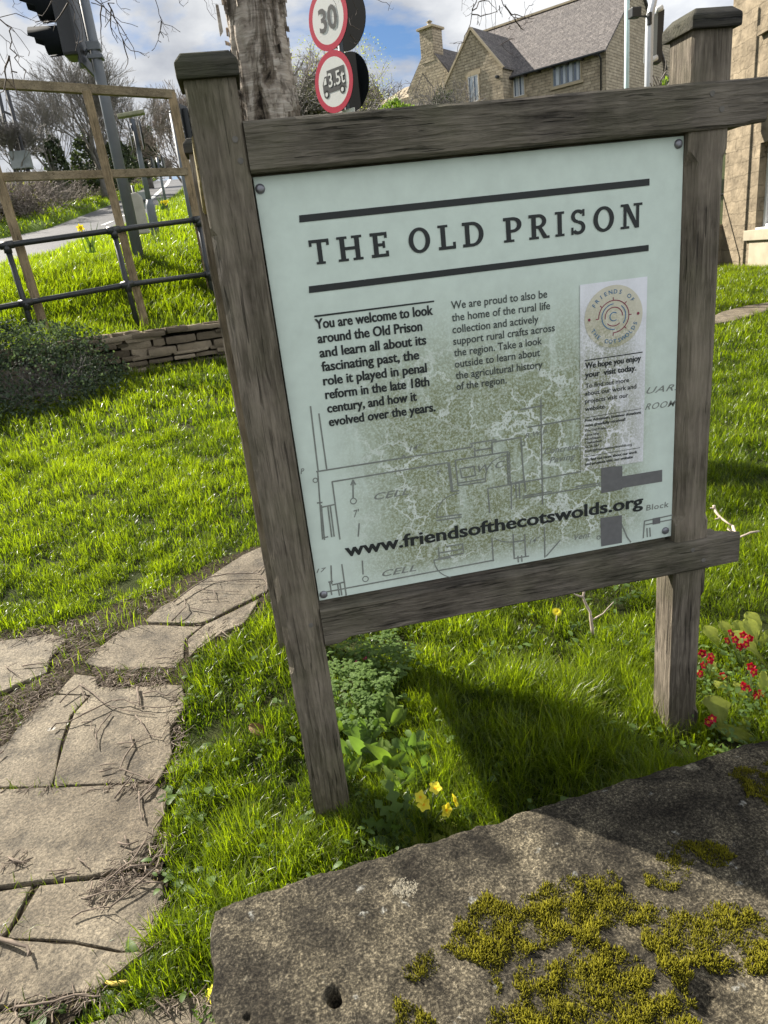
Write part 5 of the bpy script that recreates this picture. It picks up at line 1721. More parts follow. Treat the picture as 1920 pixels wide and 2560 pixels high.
# gutter, brackets, downpipe
g_ = MB().tube([P3(-0.1, 0.5, EAVE - .26), P3(uL, 0.5, EAVE - .26)], 0.065, 8).build('gutter', M['signal_black'], HOUSE, smooth=True)
for k in range(9):
    uu = 0.5 + k * 0.95
    if uu < Hh(c7(1150, 700))[0]:
        MB().box(tuple(P3(uu, 0.26, EAVE - .28)), (0.16, 0.5, 0.14), Matrix.Rotation(-HU_AZ + rad(90), 4, 'Z')).build('rafter_end', M['dark_wood'], HOUSE)
ud = Hh(c8(515, 600))[0]
MB().tube([P3(ud, 0.5, EAVE - .28), P3(ud, 0.12, EAVE - .55), P3(ud, 0.12, GB)], 0.05, 8).build('downpipe', M['signal_black'], HOUSE, smooth=True)


def house_window(parent, u0, u1, z0, z1, nn, lights, lintel=True, sill=True, N=None, U=None):
    PP3 = lambda a, b, z: P3(a, b, z)
    w = MB()
    fr = 0.06
    rot = Matrix((HU, HN, Vector((0, 0, 1)))).transposed().to_4x4()
    def bx(mb_, ua, ub, na, nb, za, zb): mb_.box(tuple(PP3((ua + ub) / 2, (na + nb) / 2, (za + zb) / 2)), (abs(ub - ua), abs(nb - na), abs(zb - za)), rot)
    bx(w, u0, u1, nn - .02, nn + .03, z0, z0 + fr); bx(w, u0, u1, nn - .02, nn + .03, z1 - fr, z1)
    for k in range(lights + 1):
        uc = u0 + fr / 2 + (u1 - u0 - fr) * k / lights
        bx(w, uc - fr / 2, uc + fr / 2, nn - .02, nn + .034, z0 + fr, z1 - fr)
    f = w.build('window', M['white_paint'] if lights < 4 else M['sign_grey'], parent)
    g = MB(); bx(g, u0 + fr, u1 - fr, nn - .0, nn + .008, z0 + fr, z1 - fr); g.build('pane', M['glass'], f)
    cu2 = MB()
    for k in range(lights):
        ua = u0 + fr + (u1 - u0 - fr) * (k + 0.1) / lights; ub = ua + (u1 - u0) / lights * (0.45 if k % 2 else 0.35)
        bx(cu2, ua, ub, nn + .006, nn + .014, z0 + fr, z1 - fr)
    cu2.build('curtain', M['curtain'], f)
    # stone surround set proud
    s = MB()
    if sill: bx(s, u0 - .18, u1 + .18, nn - .02, nn + .14, z0 - .16, z0)
    if lintel: bx(s, u0 - .2, u1 + .2, nn - .02, nn + .05, z1, z1 + .28)
    bx(s, u0 - .07, u0, nn - .02, nn + .08, z0, z1); bx(s, u1, u1 + .07, nn - .02, nn + .08, z0, z1)
    s.build('surround', M['house_ashlar'], f)


a, b_ = Hh(c7(1585, 690)), Hh(c8(298, 830)); house_window(HOUSE, b_[0], a[0], b_[1], a[1] - .05, 0.0, 4, False)
a, b_ = Hh(c7(1175, 800)), Hh(c7(1295, 985)); house_window(HOUSE, b_[0], a[0], b_[1], a[1], 0.0, 2, False)
# projecting gable
gn = 1.3
ap = Hh(c7(735, 300), gn); rt_ = Hh(c7(1062, 690), gn); lf = Hh(c7(470, 870), gn); lb_ = Hh(c7(497, 1090), gn)
gu0 = rt_[0]; guc = ap[0]; gu1 = guc + (guc - gu0) * 1.22; zl = ap[1] - (ap[1] - rt_[1]) * 1.22
gw = MB().prism([P3(u_, gn, z) for u_, z in ((gu0, GB), (gu0, rt_[1]), (guc, ap[1] - .1), (gu1, zl), (gu1, GB))], HN * -(gn + 0.6))
gable = gw.build('gable', M['house_stone'], HOUSE, uv=True)
zg = ap[1]
mb = MB()
for (ua, za) in ((gu0 - .12, rt_[1] - .12), (gu1 + .12, zl - .12)):
    bk = -(ap[1] - EAVE) / RS - 0.2
    mb.prism([P3(ua, gn + .08, za), P3(guc, gn + .08, zg + .02), P3(guc, bk, zg + .02), P3(ua, min(0, -(za - EAVE) / RS) - .4, za)], Vector((0, 0, 0.10)))
mb.build('gable_roof', M['house_roof'], gable, uv=True)
mb = MB()
for (ua, za) in ((gu0 - .1, rt_[1] - .08), (gu1 + .1, zl - .08)):
    mb.bar(P3(ua, gn + .05, za), P3(guc, gn + .05, zg + .05), 0.12, 0.16, up=tuple(HN))
mb.build('gable_coping', M['house_ashlar'], gable)
a, b_ = Hh(c7(705, 800), gn), Hh(c7(826, 1045), gn); house_window(gable, b_[0], a[0], b_[1], a[1], gn, 2)
# climbing plant scrap on the gable
# lower left wing with dormer, and the chimney gable
wn_ = 0.4
wl0, wl1 = gu1 - 0.2, Hh(c7(60, 1000), wn_)[0]
ze = Hh(c7(150, 985), wn_)[1]
zt = Hh(c7(560, 590), 0)[1]
mb = MB().prism([P3(wl0, -d + wn_, z) for d, z in ((0, GB), (8, GB), (8, ze), (4, zt), (0, ze))], HU * (wl1 - wl0 + 3.0))
wing = mb.build('side_wing', M['house_stone'], HOUSE, uv=True)
mb = MB().prism([P3(wl0 - .2, wn_ + .35, ze - .2), P3(wl1 - .6, wn_ + .35, ze - .2), P3(wl1 - .6, wn_ - 4, zt + .25), P3(wl0 - .2, wn_ - 4, zt + .25)], Vector((0, 0, -.12)))
mb.build('wing_roof', M['house_roof'], wing, uv=True)
dn = wn_ + 0.5
da, dr, dl = Hh(c7(245, 775), dn), Hh(c7(340, 905), dn), Hh(c7(180, 965), dn)
dr_u = dr[0]; dl_u = da[0] + (da[0] - dr[0])
mb = MB().prism([P3(dr_u, dn, GB), P3(dr_u, dn, dr[1]), P3(da[0], dn, da[1] - .08), P3(dl_u, dn, dr[1]), P3(dl_u, dn, GB)], HN * -2.5)
dorm = mb.build('dormer', M['house_ashlar'], HOUSE, uv=True)
mb = MB()
for ua in (dr_u - .12, dl_u + .12):
    mb.prism([P3(ua, dn + .1, dr[1] - .1), P3(da[0], dn + .1, da[1]), P3(da[0], dn - 2.6, da[1]), P3(ua, dn - 1.6, dr[1] - .1)], Vector((0, 0, .1)))
mb.build('dormer_roof', M['house_roof'], dorm, uv=True)
a, b_ = Hh(c7(215, 990), dn), Hh(c7(302, 1110), dn); house_window(dorm, b_[0], a[0], b_[1], a[1], dn, 2, False, False)
# chimney gable at the far left
cn = 1.0
ct = [Hh(c7(*p), cn) for p in ((200, 325), (345, 300), (215, 600), (300, 560), (85, 950), (40, 1060))]
cu0, cu1 = ct[1][0] + .1, ct[0][0]
zc1 = ct[0][1]; zsh = ct[2][1]; guL = ct[4][0]
cm = (cu0 + cu1) / 2
guR = cm - (guL - cm)
zLo = ct[4][1]
mb = MB().prism([P3(u_, cn, z) for u_, z in ((guR, GB), (guR, zLo), (cu0 + .0, zsh), (cu1, zsh), (guL, zLo), (guL, GB))], HN * -5)
cg = mb.build('chimney_gable', M['house_stone'], HOUSE, uv=True)
mb = MB()
for ua, ub in ((guR - .15, cm), (guL + .15, cm)):
    mb.prism([P3(ua, cn - .05, zLo - .1), P3(ub, cn - .05, zsh + .55), P3(ub, cn - 5.2, zsh + .55), P3(ua, cn - 5.2, zLo - .1)], Vector((0, 0, .1)))
mb.build('gable_roof', M['house_roof'], cg, uv=True)
mb = MB().prism([P3(u_, cn + .02, z) for u_, z in ((cu0, zsh - .4), (cu0, zc1), (cu1, zc1), (cu1, zsh - .4))], HN * -1.15)
ch = mb.build('chimney', M['house_stone'], HOUSE, uv=True)
rot = Matrix((HU, HN, Vector((0, 0, 1)))).transposed().to_4x4()
MB().box(tuple(P3(cm, cn - .55, zc1 + .06)), (cu1 - cu0 + .28, 1.45, 0.14), rot).build('chimney_cap', M['house_ashlar'], ch, bevel=0.02)
pt = Hh(c7(262, 205), cn)[1]
mb = MB().tube([P3(cm, cn - .5, zc1 + .1), P3(cm, cn - .5, pt - .1)], [0.16, 0.13], 10).tube([P3(cm, cn - .5, pt - .05), P3(cm, cn - .5, pt + .08)], [0.22, 0.04], 10)
mb.build('chimney_pot', M['prison_sill'], ch, smooth=True)
# wall lamp
q = Hh(c7(1020, 800), gn); MB().box(tuple(P3(q[0], gn + .15, q[1])), (0.16, 0.3, 0.16), rot).build('wall_lamp', M['signal_black'], HOUSE, bevel=0.03)

# smaller gabled cottage further left
CD = 62.0
c3z = lambda x, y: (900 + x * .6148, y * .6148)
r = Vector(rayF(c3z(62, 360))); cp0 = Vector(CAM) + r * (CD / math.hypot(r.x, r.y))
COT = thing('small_cottage', 'small gabled stone cottage beyond the chimney of the large house', 'house', (cp0.x, cp0.y, 0))
CUa = Vector((math.cos(rad(12)), math.sin(rad(12)), 0)); CVa = Vector((-CUa.y, CUa.x, 0))
def Cq(px):
    r = Vector(rayF(px)); t = CVa.dot(cp0 - Vector(CAM)) / CVa.dot(r); p = Vector(CAM) + r * t; return CUa.dot(p - cp0), p.z
ap = Cq(c3z(62, 358)); rt_ = Cq(c3z(108, 430)); 
hw = abs(rt_[0] - ap[0]); L_ = CUa * 1
def CP(u_, v_, z): return CUa * u_ + CVa * v_ + Vector((0, 0, z))
dd = 9.0
mb = MB().prism([CP(-hw, 0, 4), CP(hw, 0, 4), CP(hw, 0, rt_[1]), CP(0, 0, ap[1]), CP(-hw, 0, rt_[1])], CVa * dd)
mb.build('wall', M['house_stone'], COT, uv=True)
mb = MB()
for s in (-1, 1):
    mb.prism([CP(s * (hw + .3), -.1, rt_[1] - .3), CP(0, -.1, ap[1] + .05), CP(0, dd, ap[1] + .05), CP(s * (hw + .3), dd, rt_[1] - .3)], Vector((0, 0, .12)))
mb.build('roof', M['house_roof'], COT, uv=True)
e0, e1 = CP(0, 0, 0) , CUa * 7.5
mb = MB().prism([CP(0.2, 2.2, 4), CP(7.5, 2.2, 4), CP(7.5, 2.2, rt_[1]), CP(.2, 2.2, rt_[1])], CVa * 5); mb.build('side_wing', M['house_stone'], COT, uv=True)
mb = MB().prism([CP(0.0, 1.9, rt_[1] - .2), CP(7.7, 1.9, rt_[1] - .2), CP(7.7, 4.6, ap[1]), CP(0.0, 4.6, ap[1])], Vector((0, 0, .12))); mb.build('wing_roof', M['house_roof'], COT, uv=True)

# poles in front of the house
def simple_pole(px_low, px_top, y, r0, mat, name, label, extra=0.0):
    a = Vector(at_y(rayF(px_low), y)); t = at_y(rayF(px_top), y)[2]
    g0 = float(lawn(a.x, a.y) + hill(a.x, a.y))
    T = thing(name, label, 'pole', (a.x, a.y, g0))
    MB().tube([Vector((0, 0, -0.2)), Vector((0, 0, t + extra - g0))], [r0, r0 * .9], 14).build('shaft', mat, T, smooth=True)
    MB().tube([Vector((0, 0, -0.05)), Vector((0, 0, 0.5))], [r0 * 1.7, r0 * 1.6], 14).build('base_sleeve', mat, T, smooth=True)
    return T
simple_pole(c8(773, 930), c8(788, 0), 15.5, 0.053, M['teal_pole'], 'lamp_post', 'pale teal steel pole standing in front of the house gable end', 1.2)
ys_ = 14.0
a = Vector(at_y(rayF(c8(1000, 915)), ys_)); g0 = float(lawn(a.x, a.y) + hill(a.x, a.y))
LS = thing('signal_post', 'pale silver post with camera arm and black signal board behind it', 'signal post', (a.x, a.y, g0))
k1 = Vector(at_y(rayF(c8(1020, 175)), ys_)) - LS.location; k2 = Vector(at_y(rayF(c8(1060, -20)), ys_)) - LS.location
k2 = k2 + (k2 - k1) * 1.5
MB().tube([Vector((0, 0, -0.2)), Vector((0, 0, k1.z - .03)), k1 + Vector((0.005, 0, .06)), k2], [0.085, 0.072, 0.07, 0.066], 16).build('shaft', M['silver_pole'], LS, smooth=True)
q = Vector(at_y(rayF(c8(995, 170)), ys_)) - LS.location; q2 = Vector(at_y(rayF(c8(850, 165)), ys_)) - LS.location
ar = MB().bar(q, q2, 0.025, 0.025).build('camera_arm', M['signal_black'], LS)
MB().box(tuple(Vector(at_y(rayF(c8(858, 135)), ys_)) - LS.location), (0.19, 0.16, 0.16)).build('camera', M['signal_black'], ar, bevel=0.015)
MB().box(tuple(Vector(at_y(rayF(c8(992, 205)), ys_)) - LS.location + Vector((0, -.06, 0))), (0.06, 0.08, 0.2)).build('clamp', M['signal_black'], LS, bevel=0.01)
yb_ = 14.6
bp = [Vector(at_y(rayF(c8(*p)), yb_)) - LS.location for p in ((1100, 120), (1170, 90), (1140, 640), (1045, 660))]
bp2 = [bp[0] + Vector((0, .0, 0)), bp[1] + Vector((0, .0, 0)), bp[2], bp[3]]
MB().prism(bp2, (0.05, 0.22, 0)).build('signal_board', M['signal_black'], LS, bevel=0.015)
bq = [Vector(at_y(rayF(c8(*p)), yb_ - .02)) - LS.location for p in ((978, 170), (1100, 130), (1085, 600), (952, 655))]
MB().prism(bq, (0.0, 0.015, 0)).build('sign_plate', M['sign_grey'], LS)
mb = MB()
for p in ((1112, 92), (1058, 610)):
    c = Vector(at_y(rayF(c8(*p)), yb_ - .1)) - LS.location
    mb = MB(); mb.tube([c - Vector((0.06, 0, 0.02)), c + Vector((0.06, 0, .02))], [0.05, 0.05], 10); mb.build('white_clamp', M['white_paint'], LS, smooth=True)

# ------------------------------------------------------------------ old prison building on the right
PAZ = rad(9.65)
PD = Vector((math.sin(PAZ), math.cos(PAZ), 0)); PNrm = Vector((-PD.y, PD.x, 0))
r = rayF((1800, 668)); PB = Vector(on_lawn(r))
print('prison corner', PB)
def Pw(px, nn=0.0):
    r = Vector(rayF(px)); t = (nn + PNrm.dot(PB - Vector(CAM))) / PNrm.dot(r); p = Vector(CAM) + r * t
    return (PD.dot(p - PB), p.z)
c5 = lambda x, y: (1560 + x * .4068, y * .4068)
PRI = thing('prison_building', 'tall honey stone prison building at the right edge with a sash window', 'building', (PB.x, PB.y, 0))
def P5(s, nn, z): return PD * s + PNrm * nn + Vector((0, 0, z))
H5 = 7.5; s0, s1 = -9.5, 0.0
wt, wb = Pw(c5(838, 880)), Pw(c5(812, 1410))
ws1 = Pw(c5(822, 1150))[0]; ws0 = ws1 - 1.15; wz1 = wt[1]; wz0 = wb[1]
mb = MB()
F = lambda a, b_, z0, z1: mb.face([P5(a, 0, z0), P5(b_, 0, z0), P5(b_, 0, z1), P5(a, 0, z1)])
F(s0, ws0, 0, H5); F(ws1, s1, 0, H5); F(ws0, ws1, 0, wz0); F(ws0, ws1, wz1, H5)
rv = -0.22
for a, b_ in (((ws0, wz0), (ws1, wz0)), ((ws1, wz0), (ws1, wz1)), ((ws1, wz1), (ws0, wz1)), ((ws0, wz1), (ws0, wz0))):
    mb.face([P5(a[0], 0, a[1]), P5(b_[0], 0, b_[1]), P5(b_[0], rv, b_[1]), P5(a[0], rv, a[1])])
mb.face([P5(s1, 0, 0), P5(s1, -8, 0), P5(s1, -8, H5), P5(s1, 0, H5)]); mb.face([P5(s0, 0, 0), P5(s0, -8, 0), P5(s0, -8, H5), P5(s0, 0, H5)])
mb.face([P5(s0, -8, 0), P5(s1, -8, 0), P5(s1, -8, H5), P5(s0, -8, H5)]); mb.face([P5(s0, 0, H5), P5(s1, 0, H5), P5(s1, -8, H5), P5(s0, -8, H5)])
mb.build('wall', M['prison_stone'], PRI, uv=True, fix=False)
rot5 = Matrix((PD, PNrm, Vector((0, 0, 1)))).transposed().to_4x4()
def bx5(mb_, a, b_, na, nb, za, zb): mb_.box(tuple(P5((a + b_) / 2, (na + nb) / 2, (za + zb) / 2)), (abs(b_ - a), abs(nb - na), abs(zb - za)), rot5); return mb_
w = MB(); f = 0.07
for a, b_, za, zb in ((ws0, ws1, wz0, wz0 + .09), (ws0, ws1, wz1 - f, wz1), (ws0, ws0 + f, wz0 + .09, wz1 - f), (ws1 - f, ws1, wz0 + .09, wz1 - f)): bx5(w, a, b_, rv, rv + .07, za, zb)
zm = (wz0 + wz1) / 2
bx5(w, ws0 + f, ws1 - f, rv, rv + .05, zm - .03, zm + .03)
for k in (1, 2): bx5(w, ws0 + (ws1 - ws0) * k / 3 - .012, ws0 + (ws1 - ws0) * k / 3 + .012, rv, rv + .03, wz0 + .09, zm - .03)
for k in (1, 2): bx5(w, ws0 + (ws1 - ws0) * k / 3 - .012, ws0 + (ws1 - ws0) * k / 3 + .012, rv, rv + .03, zm + .03, wz1 - f)
wf = w.build('window', M['white_paint'], PRI)
bx5(MB(), ws0, ws1, rv - .02, rv - .001, wz0, wz1).build('pane', M['glass'], wf)
bx5(MB(), ws0 - .02, ws1 - 0.04, rv + .071, 0.02, wz0, wz0 + .035).build('white_sill', M['white_paint'], wf)
bx5(MB(), ws0 - .3, ws1 + .32, -.03, 0.07, wz0 - .2, wz0 - .004).build('sill', M['prison_sill'], PRI, bevel=0.012)
# patch of paler render and the little buttress below the sill
bx5(MB(), ws0 - 1.5, ws1 + .18, -.02, 0.012, PB.z - .2, wz0 - .2).build('plinth', M['prison_sill'], PRI, bevel=0.004)
# string course
zs_ = Pw(c5(860, 175))[1]
bx5(MB(), s0, Pw(c5(850, 175))[0], -.03, 0.09, zs_ - .1, zs_ + .06).build('string_course', M['prison_stone'], PRI, uv=True)
# unseen wall added at the far corner and its handrail, which throw the slanting shadows on the prison
wl_top = Pw(c5(585, 1380))[1]
print('boundary', wl_top, Pw(c5(590, 1200)), PB.z)
BW = thing('shadow_wall', 'unseen stone wall added at the prison corner to cast slanting shadows', 'wall', (PB.x, PB.y, 0))
bd = Vector((-0.98, 0.2, 0))
mb = MB(); q0 = PD * (-0.02)
mb.prism([q0 + Vector((0, 0, 0.2)), q0 + PD * 0.35 + Vector((0, 0, 0.2)), q0 + PD * 0.35 + Vector((0, 0, wl_top)), q0 + Vector((0, 0, wl_top))], bd * 1.4)
mb.build('wall', M['prison_stone'], BW, uv=True)
h2 = Pw(c5(590, 1200))[1]
q1 = q0 + PD * 0.05
mb = MB().tube([q1 + Vector((0, 0, h2)), q1 + bd * 1.35 + Vector((0, 0, h2))], 0.022, 8)
BWr = mb.build('shadow_rail', M['black_metal'], BW, smooth=True)
MB().tube([q1 + bd * 1.3 + Vector((0, 0, wl_top - .1)), q1 + bd * 1.3 + Vector((0, 0, h2))], 0.02, 8).build('shadow_rail_post', M['black_metal'], BW, smooth=True)

# pale paving strip across the right lawn
pp_ = [np.array(on_lawn(rayF(c5(*p)), 0.03)) for p in ((540, 1945), (600, 1915), (740, 1880), (900, 1855), (1000, 1845), (1000, 1885), (880, 1905), (760, 1945), (640, 1975), (540, 1990))]
mb = MB(); mb.prism([tuple(p) for p in pp_], (0, 0, -0.08)); ps = mb.build('paving_strip', M['flag'], bevel=0.01); tag(ps, kind='structure')
# ------------------------------------------------------------------ trees
def segs_mesh(name, S, mat, parent=None, n=3):
    """S rows: x0 y0 z0 r0 x1 y1 z1 r1 -> little prisms"""
    S = np.asarray(S, float)
    a, b_ = S[:, 0:3], S[:, 4:7]
    d = b_ - a; L = np.linalg.norm(d, axis=1)[:, None] + 1e-9; d = d / L
    ref = np.where(np.abs(d[:, 2:3]) < 0.9, np.array([[0, 0, 1.0]]), np.array([[1.0, 0, 0]]))
    u = np.cross(d, ref); u /= np.linalg.norm(u, axis=1)[:, None]; w = np.cross(d, u)
    V = []
    for P, r in ((a, S[:, 3]), (b_ + d * 0.0, S[:, 7])):
        for k in range(n):
            t = 2 * np.pi * k / n
            V.append(P + (u * math.cos(t) + w * math.sin(t)) * r[:, None])
    V = np.stack(V, 1).reshape(-1, 3)
    base = np.arange(len(S))[:, None] * 2 * n
    Q = np.concatenate([base + np.array([[k, (k + 1) % n, n + (k + 1) % n, n + k]]) for k in range(n)])
    return np_mesh(name, V, quads=Q, mat=mat, parent=parent, smooth=True)


def leaf_cards(name, P, size, mat, parent=None, up=0.35, rng=None, elong=1.6):
    """small pointed leaves (two triangles folded) at points P"""
    rng = rng or RNG
    k = len(P); s = size if hasattr(size, '__len__') else np.full(k, size)
    nrm = rng.normal(0, 1, (k, 3)); nrm[:, 2] += up; nrm /= np.linalg.norm(nrm, axis=1)[:, None]
    t = np.cross(nrm, rng.normal(0, 1, (k, 3))); t /= np.linalg.norm(t, axis=1)[:, None]
    bt = np.cross(nrm, t)
    s = s[:, None] * rng.uniform(0.6, 1.35, (k, 1))
    V = np.stack([P - t * s * elong * .5, P + bt * s * .45 + nrm * s * .12, P + t * s * elong * .5, P - bt * s * .45 + nrm * s * .12], 1).reshape(-1, 3)
    b0 = np.arange(k)[:, None] * 4
    T = np.concatenate([b0 + np.array([[0, 1, 2]]), b0 + np.array([[0, 2, 3]])])
    return np_mesh(name, V, tris=T, mat=mat, parent=parent, attrs={'tint': np.repeat(rng.uniform(0, 1, k), 4)})


def grow(rng, p, d, L, r, depth, S, spread=0.55, up=0.15, wob=0.18, kids=(2, 4), shrink=0.72, minr=0.006, droop=0.0):
    """recursive branching; appends segments"""
    n = 3 if depth > 1 else 2
    p = np.array(p, float); d = np.array(d, float)
    for i in range(n):
        d = d + rng.normal(0, wob, 3) + np.array([0, 0, up - droop * (depth < 2)]); d /= np.linalg.norm(d)
        q = p + d * L / n
        r2 = max(minr, r * (1 - 0.28 / 1.0 * (i + 1) / n))
        S.append([*p, max(minr, r * (1 - 0.28 * i / n)), *q, r2, depth])
        p = q
        if depth > 0 and (i > 0 or depth < 4):
            for _ in range(rng.integers(kids[0], kids[1]) if i == n - 1 else rng.integers(0, 2) + (depth <= 2)):
                a = rng.normal(0, 1, 3); a -= d * a.dot(d); a /= np.linalg.norm(a) + 1e-9
                dd = d + a * rng.uniform(0.5, 1.3) * spread; dd /= np.linalg.norm(dd)
                grow(rng, p, dd, L * rng.uniform(0.6, 0.95) * shrink / 0.8, r2 * rng.uniform(0.5, 0.75), depth - 1, S, spread, up, wob, kids, shrink, minr, droop)


def bare_tree(name, label, base, height, seed, n_limbs=7, spread=0.5, depth=5, trunk=0.18, group=None, minr=0.012, ivy=None, tr_frac=0.16, mat=None, width=0.6):
    rng = np.random.default_rng(seed)
    T = thing(name, label, 'tree', tuple(base), 0, group)
    S = []; h0 = height * tr_frac
    tr = MB().tube([(0, 0, -0.8), (0.02, 0, h0 * .5), (0, 0.03, h0), (0.02, .02, h0 * 1.6)], [trunk * 1.3, trunk, trunk * .92, trunk * .6], 12)
    tr.build('trunk', mat or M['branch'], T, smooth=True)
    for k in range(n_limbs):
        a = 2 * math.pi * (k + rng.uniform(-.3, .3)) / n_limbs
        t = rng.uniform(0.25, 1.0) * width if k else 0.1
        d = np.array([math.cos(a) * t, math.sin(a) * t, 1.0]); d /= np.linalg.norm(d)
        grow(rng, (0, 0, h0 * rng.uniform(.7, 1.3)), d, height * 0.30, trunk * rng.uniform(.4, .6), depth, S, spread, 0.07, 0.10, (2, 4), 0.74, minr)
    S = np.array(S)
    zmax = np.percentile(S[:, 6], 98.5)
    k = height / zmax
    S[:, [2, 6]] *= k
    segs_mesh('crown', S[:, :8], mat or M['branch'], T)
    if ivy:
        P = []
        for (cx_, cy_, cz, rx, rz, cnt) in ivy:
            q = rng.normal(0, 1, (cnt, 3)); q /= np.linalg.norm(q, axis=1)[:, None]
            q = q * rng.uniform(0.55, 1.0, (cnt, 1)) ** 0.5 * np.array([rx, rx, rz]) + np.array([cx_, cy_, cz])
            q += vnoise(q, 0.9, seed, 3)[:, None] * 0.5
            P.append(q)
        leaf_cards('ivy', np.concatenate(P), 0.17, M['ivy'], T, 0.4, rng)
    return T


M['ivy'] = foliage('ivy', (0.022, 0.032, 0.018), (0.065, 0.085, 0.04), 0.2, 0.5, 0.3)
M['olive'] = foliage('olive_leaf', (0.05, 0.055, 0.025), (0.17, 0.16, 0.085), 0.3, 0.6, 0.2)
M['bud'] = foliage('spring_bud', (0.16, 0.17, 0.05), (0.36, 0.36, 0.12), 0.4, 0.6, 0.2)
M['scrub'] = plain('brown_scrub_twigs', (0.19, 0.16, 0.135), 0.9, 0, 0.4, 3)
M['greyleaf'] = foliage('grey_green_leaf', (0.020, 0.032, 0.018), (0.10, 0.135, 0.09), 0.3, 0.7, 0.1)
M['brightleaf'] = foliage('bright_leaf', (0.08, 0.13, 0.02), (0.2, 0.28, 0.05), 0.45, 0.5, 0.3)

yT = 52.0
def bpx(px, y): return at_y(rayF(px), y)
def hpx(pa, pb, y): return at_y(rayF(pb), y)[2] - at_y(rayF(pa), y)[2]
g_ = 'bare trees across the road'
bare_tree('bare_tree', 'largest bare tree with a wide fan crown across the road', bpx((262, 470), yT), hpx((262, 470), (243, 130), yT), 3, 9, 0.5, 5, 0.26, g_, 0.0085, [(-.8, 0, 1.5, .8, 1.6, 1300), (1.0, .3, 1.4, .8, 1.4, 1100)], 0.12, None, 0.75)
bare_tree('bare_tree', 'bare tree standing just left of the wide fan tree', bpx((150, 478), yT - 4), hpx((150, 478), (110, 235), yT - 4), 8, 7, 0.5, 4, 0.16, g_, 0.0085, [(0.2, 0, 1.4, .7, 1.6, 1300)], 0.12, None, 0.8)
bare_tree('bare_tree', 'bare tree overlapping the right side of the wide fan tree', bpx((318, 462), yT + 4), hpx((318, 462), (318, 205), yT + 4), 14, 7, 0.5, 4, 0.18, g_, 0.0085, [(0, 0, 1.5, .8, 1.5, 1400)], 0.12, None, 0.85)
bare_tree('bare_tree', 'thin bare tree at the left behind the utility poles', bpx((60, 480), yT - 8), hpx((60, 480), (60, 300), yT - 8), 21, 6, 0.6, 5, 0.14, g_, 0.012, None, 0.15, None, 0.8)
bare_tree('ivy_tree', 'short ivy clad tree beside the road below the crest', bpx((372, 446), 70.0), hpx((372, 446), (370, 350), 70.0), 33, 4, 0.5, 4, 0.25, None, 0.02, [(0, 0, 1.6, 1.3, 1.7, 2600), (.2, 0, 3.0, .9, 1.1, 1500)], 0.3, None, 0.4)
bare_tree('bare_tree', 'small distant bare tree on the crest of the road', bpx((425, 440), 100.0), hpx((425, 440), (420, 402), 100.0), 41, 6, 0.7, 4, 0.15, g_, 0.02, None, 0.15, M['scrub'], 1.0)
bare_tree('bare_tree', 'pale bare tree seen between the frame and the sign post', bpx((490, 520), 60.0), hpx((490, 520), (452, 225), 60.0), 47, 8, 0.65, 5, 0.25, g_, 0.014, None, 0.12, M['scrub'], 0.8)

# scrub and hedge along the far bank
def thicket(name, label, base, h, w, seed, leaf=0, mat=None, lmat=None, nst=26, group=None):
    rng = np.random.default_rng(seed)
    T = thing(name, label, 'bush', tuple(base), 0, group)
    S = []
    for _ in range(nst):
        a = rng.uniform(0, 2 * np.pi); rr = w * 0.5 * math.sqrt(rng.uniform(0, 1))
        d = np.array([math.cos(a) * rng.uniform(0, .7), math.sin(a) * rng.uniform(0, .7), 1.0]); d /= np.linalg.norm(d)
        grow(rng, (math.cos(a) * rr, math.sin(a) * rr, -0.2), d, h * rng.uniform(.35, .5), 0.03, 3, S, 0.8, 0.03, 0.25, (2, 4), 0.75, 0.012)
    S = np.array(S); segs_mesh('stems', S[:, :8], mat or M['scrub'], T)
    if leaf:
        q = rng.normal(0, 1, (leaf, 3)); q /= np.linalg.norm(q, axis=1)[:, None]; q[:, 2] = np.abs(q[:, 2])
        q = q * rng.uniform(0.3, 1.0, (leaf, 1)) ** 0.5 * np.array([w * .55, w * .55, h * .9])
        q += vnoise(q, 1.3 / max(w, .5) * 2, seed, 3)[:, None] * 0.25 * h
        leaf_cards('leaves', q, 0.09 if h > 1 else 0.03, lmat or M['olive'], T, 0.4, rng)
    return T

hg = 'scrub bushes along the far bank'
tbx = np.linspace(0, len(TOPB) - 1.6, 13)
for k, f in enumerate(tbx):
    i = int(f); fr = f - i
    p = TOPB[i] * (1 - fr) + TOPB[min(i + 1, len(TOPB) - 1)] * fr + np.array([-0.8 + R_.uniform(-.4, .4), 1.0 + R_.uniform(0, 1.5), 0.1])
    thicket('scrub_bush', 'brown leafless scrub bush on the bank across the road', p, R_.uniform(1.5, 2.3) * (1 + .1 * f), 2.8 + f * .15, 60 + k, 500, None, M['olive'], 22, hg)
for k in range(4):
    p = TOPB[0] + np.array([-2.6 - k * 2.4, -1.4 * k - .5, 0.0])
    thicket('scrub_bush', 'brown leafless scrub bush on the bank across the road', p, 2.2, 3.2, 90 + k, 500, None, M['olive'], 22, hg)
# low dark wall at the far left of the bank
fw = [TOPB[0] + np.array([-6.5, -3.9, -0.5]), TOPB[0] + np.array([-.2, .3, -0.2])]
bxs = []
L = np.linalg.norm(fw[1] - fw[0]); ang = math.atan2(fw[1][1] - fw[0][1], fw[1][0] - fw[0][0])
for row in range(5):
    s = -R_.uniform(0, .3)
    while s < L:
        w = R_.uniform(.25, .6); c = fw[0] + (fw[1] - fw[0]) * (s + w / 2) / L
        bxs.append(((c[0], c[1], c[2] + row * .17), (w / 2 - .01, .18, .085), ang)); s += w
tag(stones_mesh('field_wall', bxs, M['wallstone']), 'dark low field wall on the far bank at the left edge', 'stone wall')

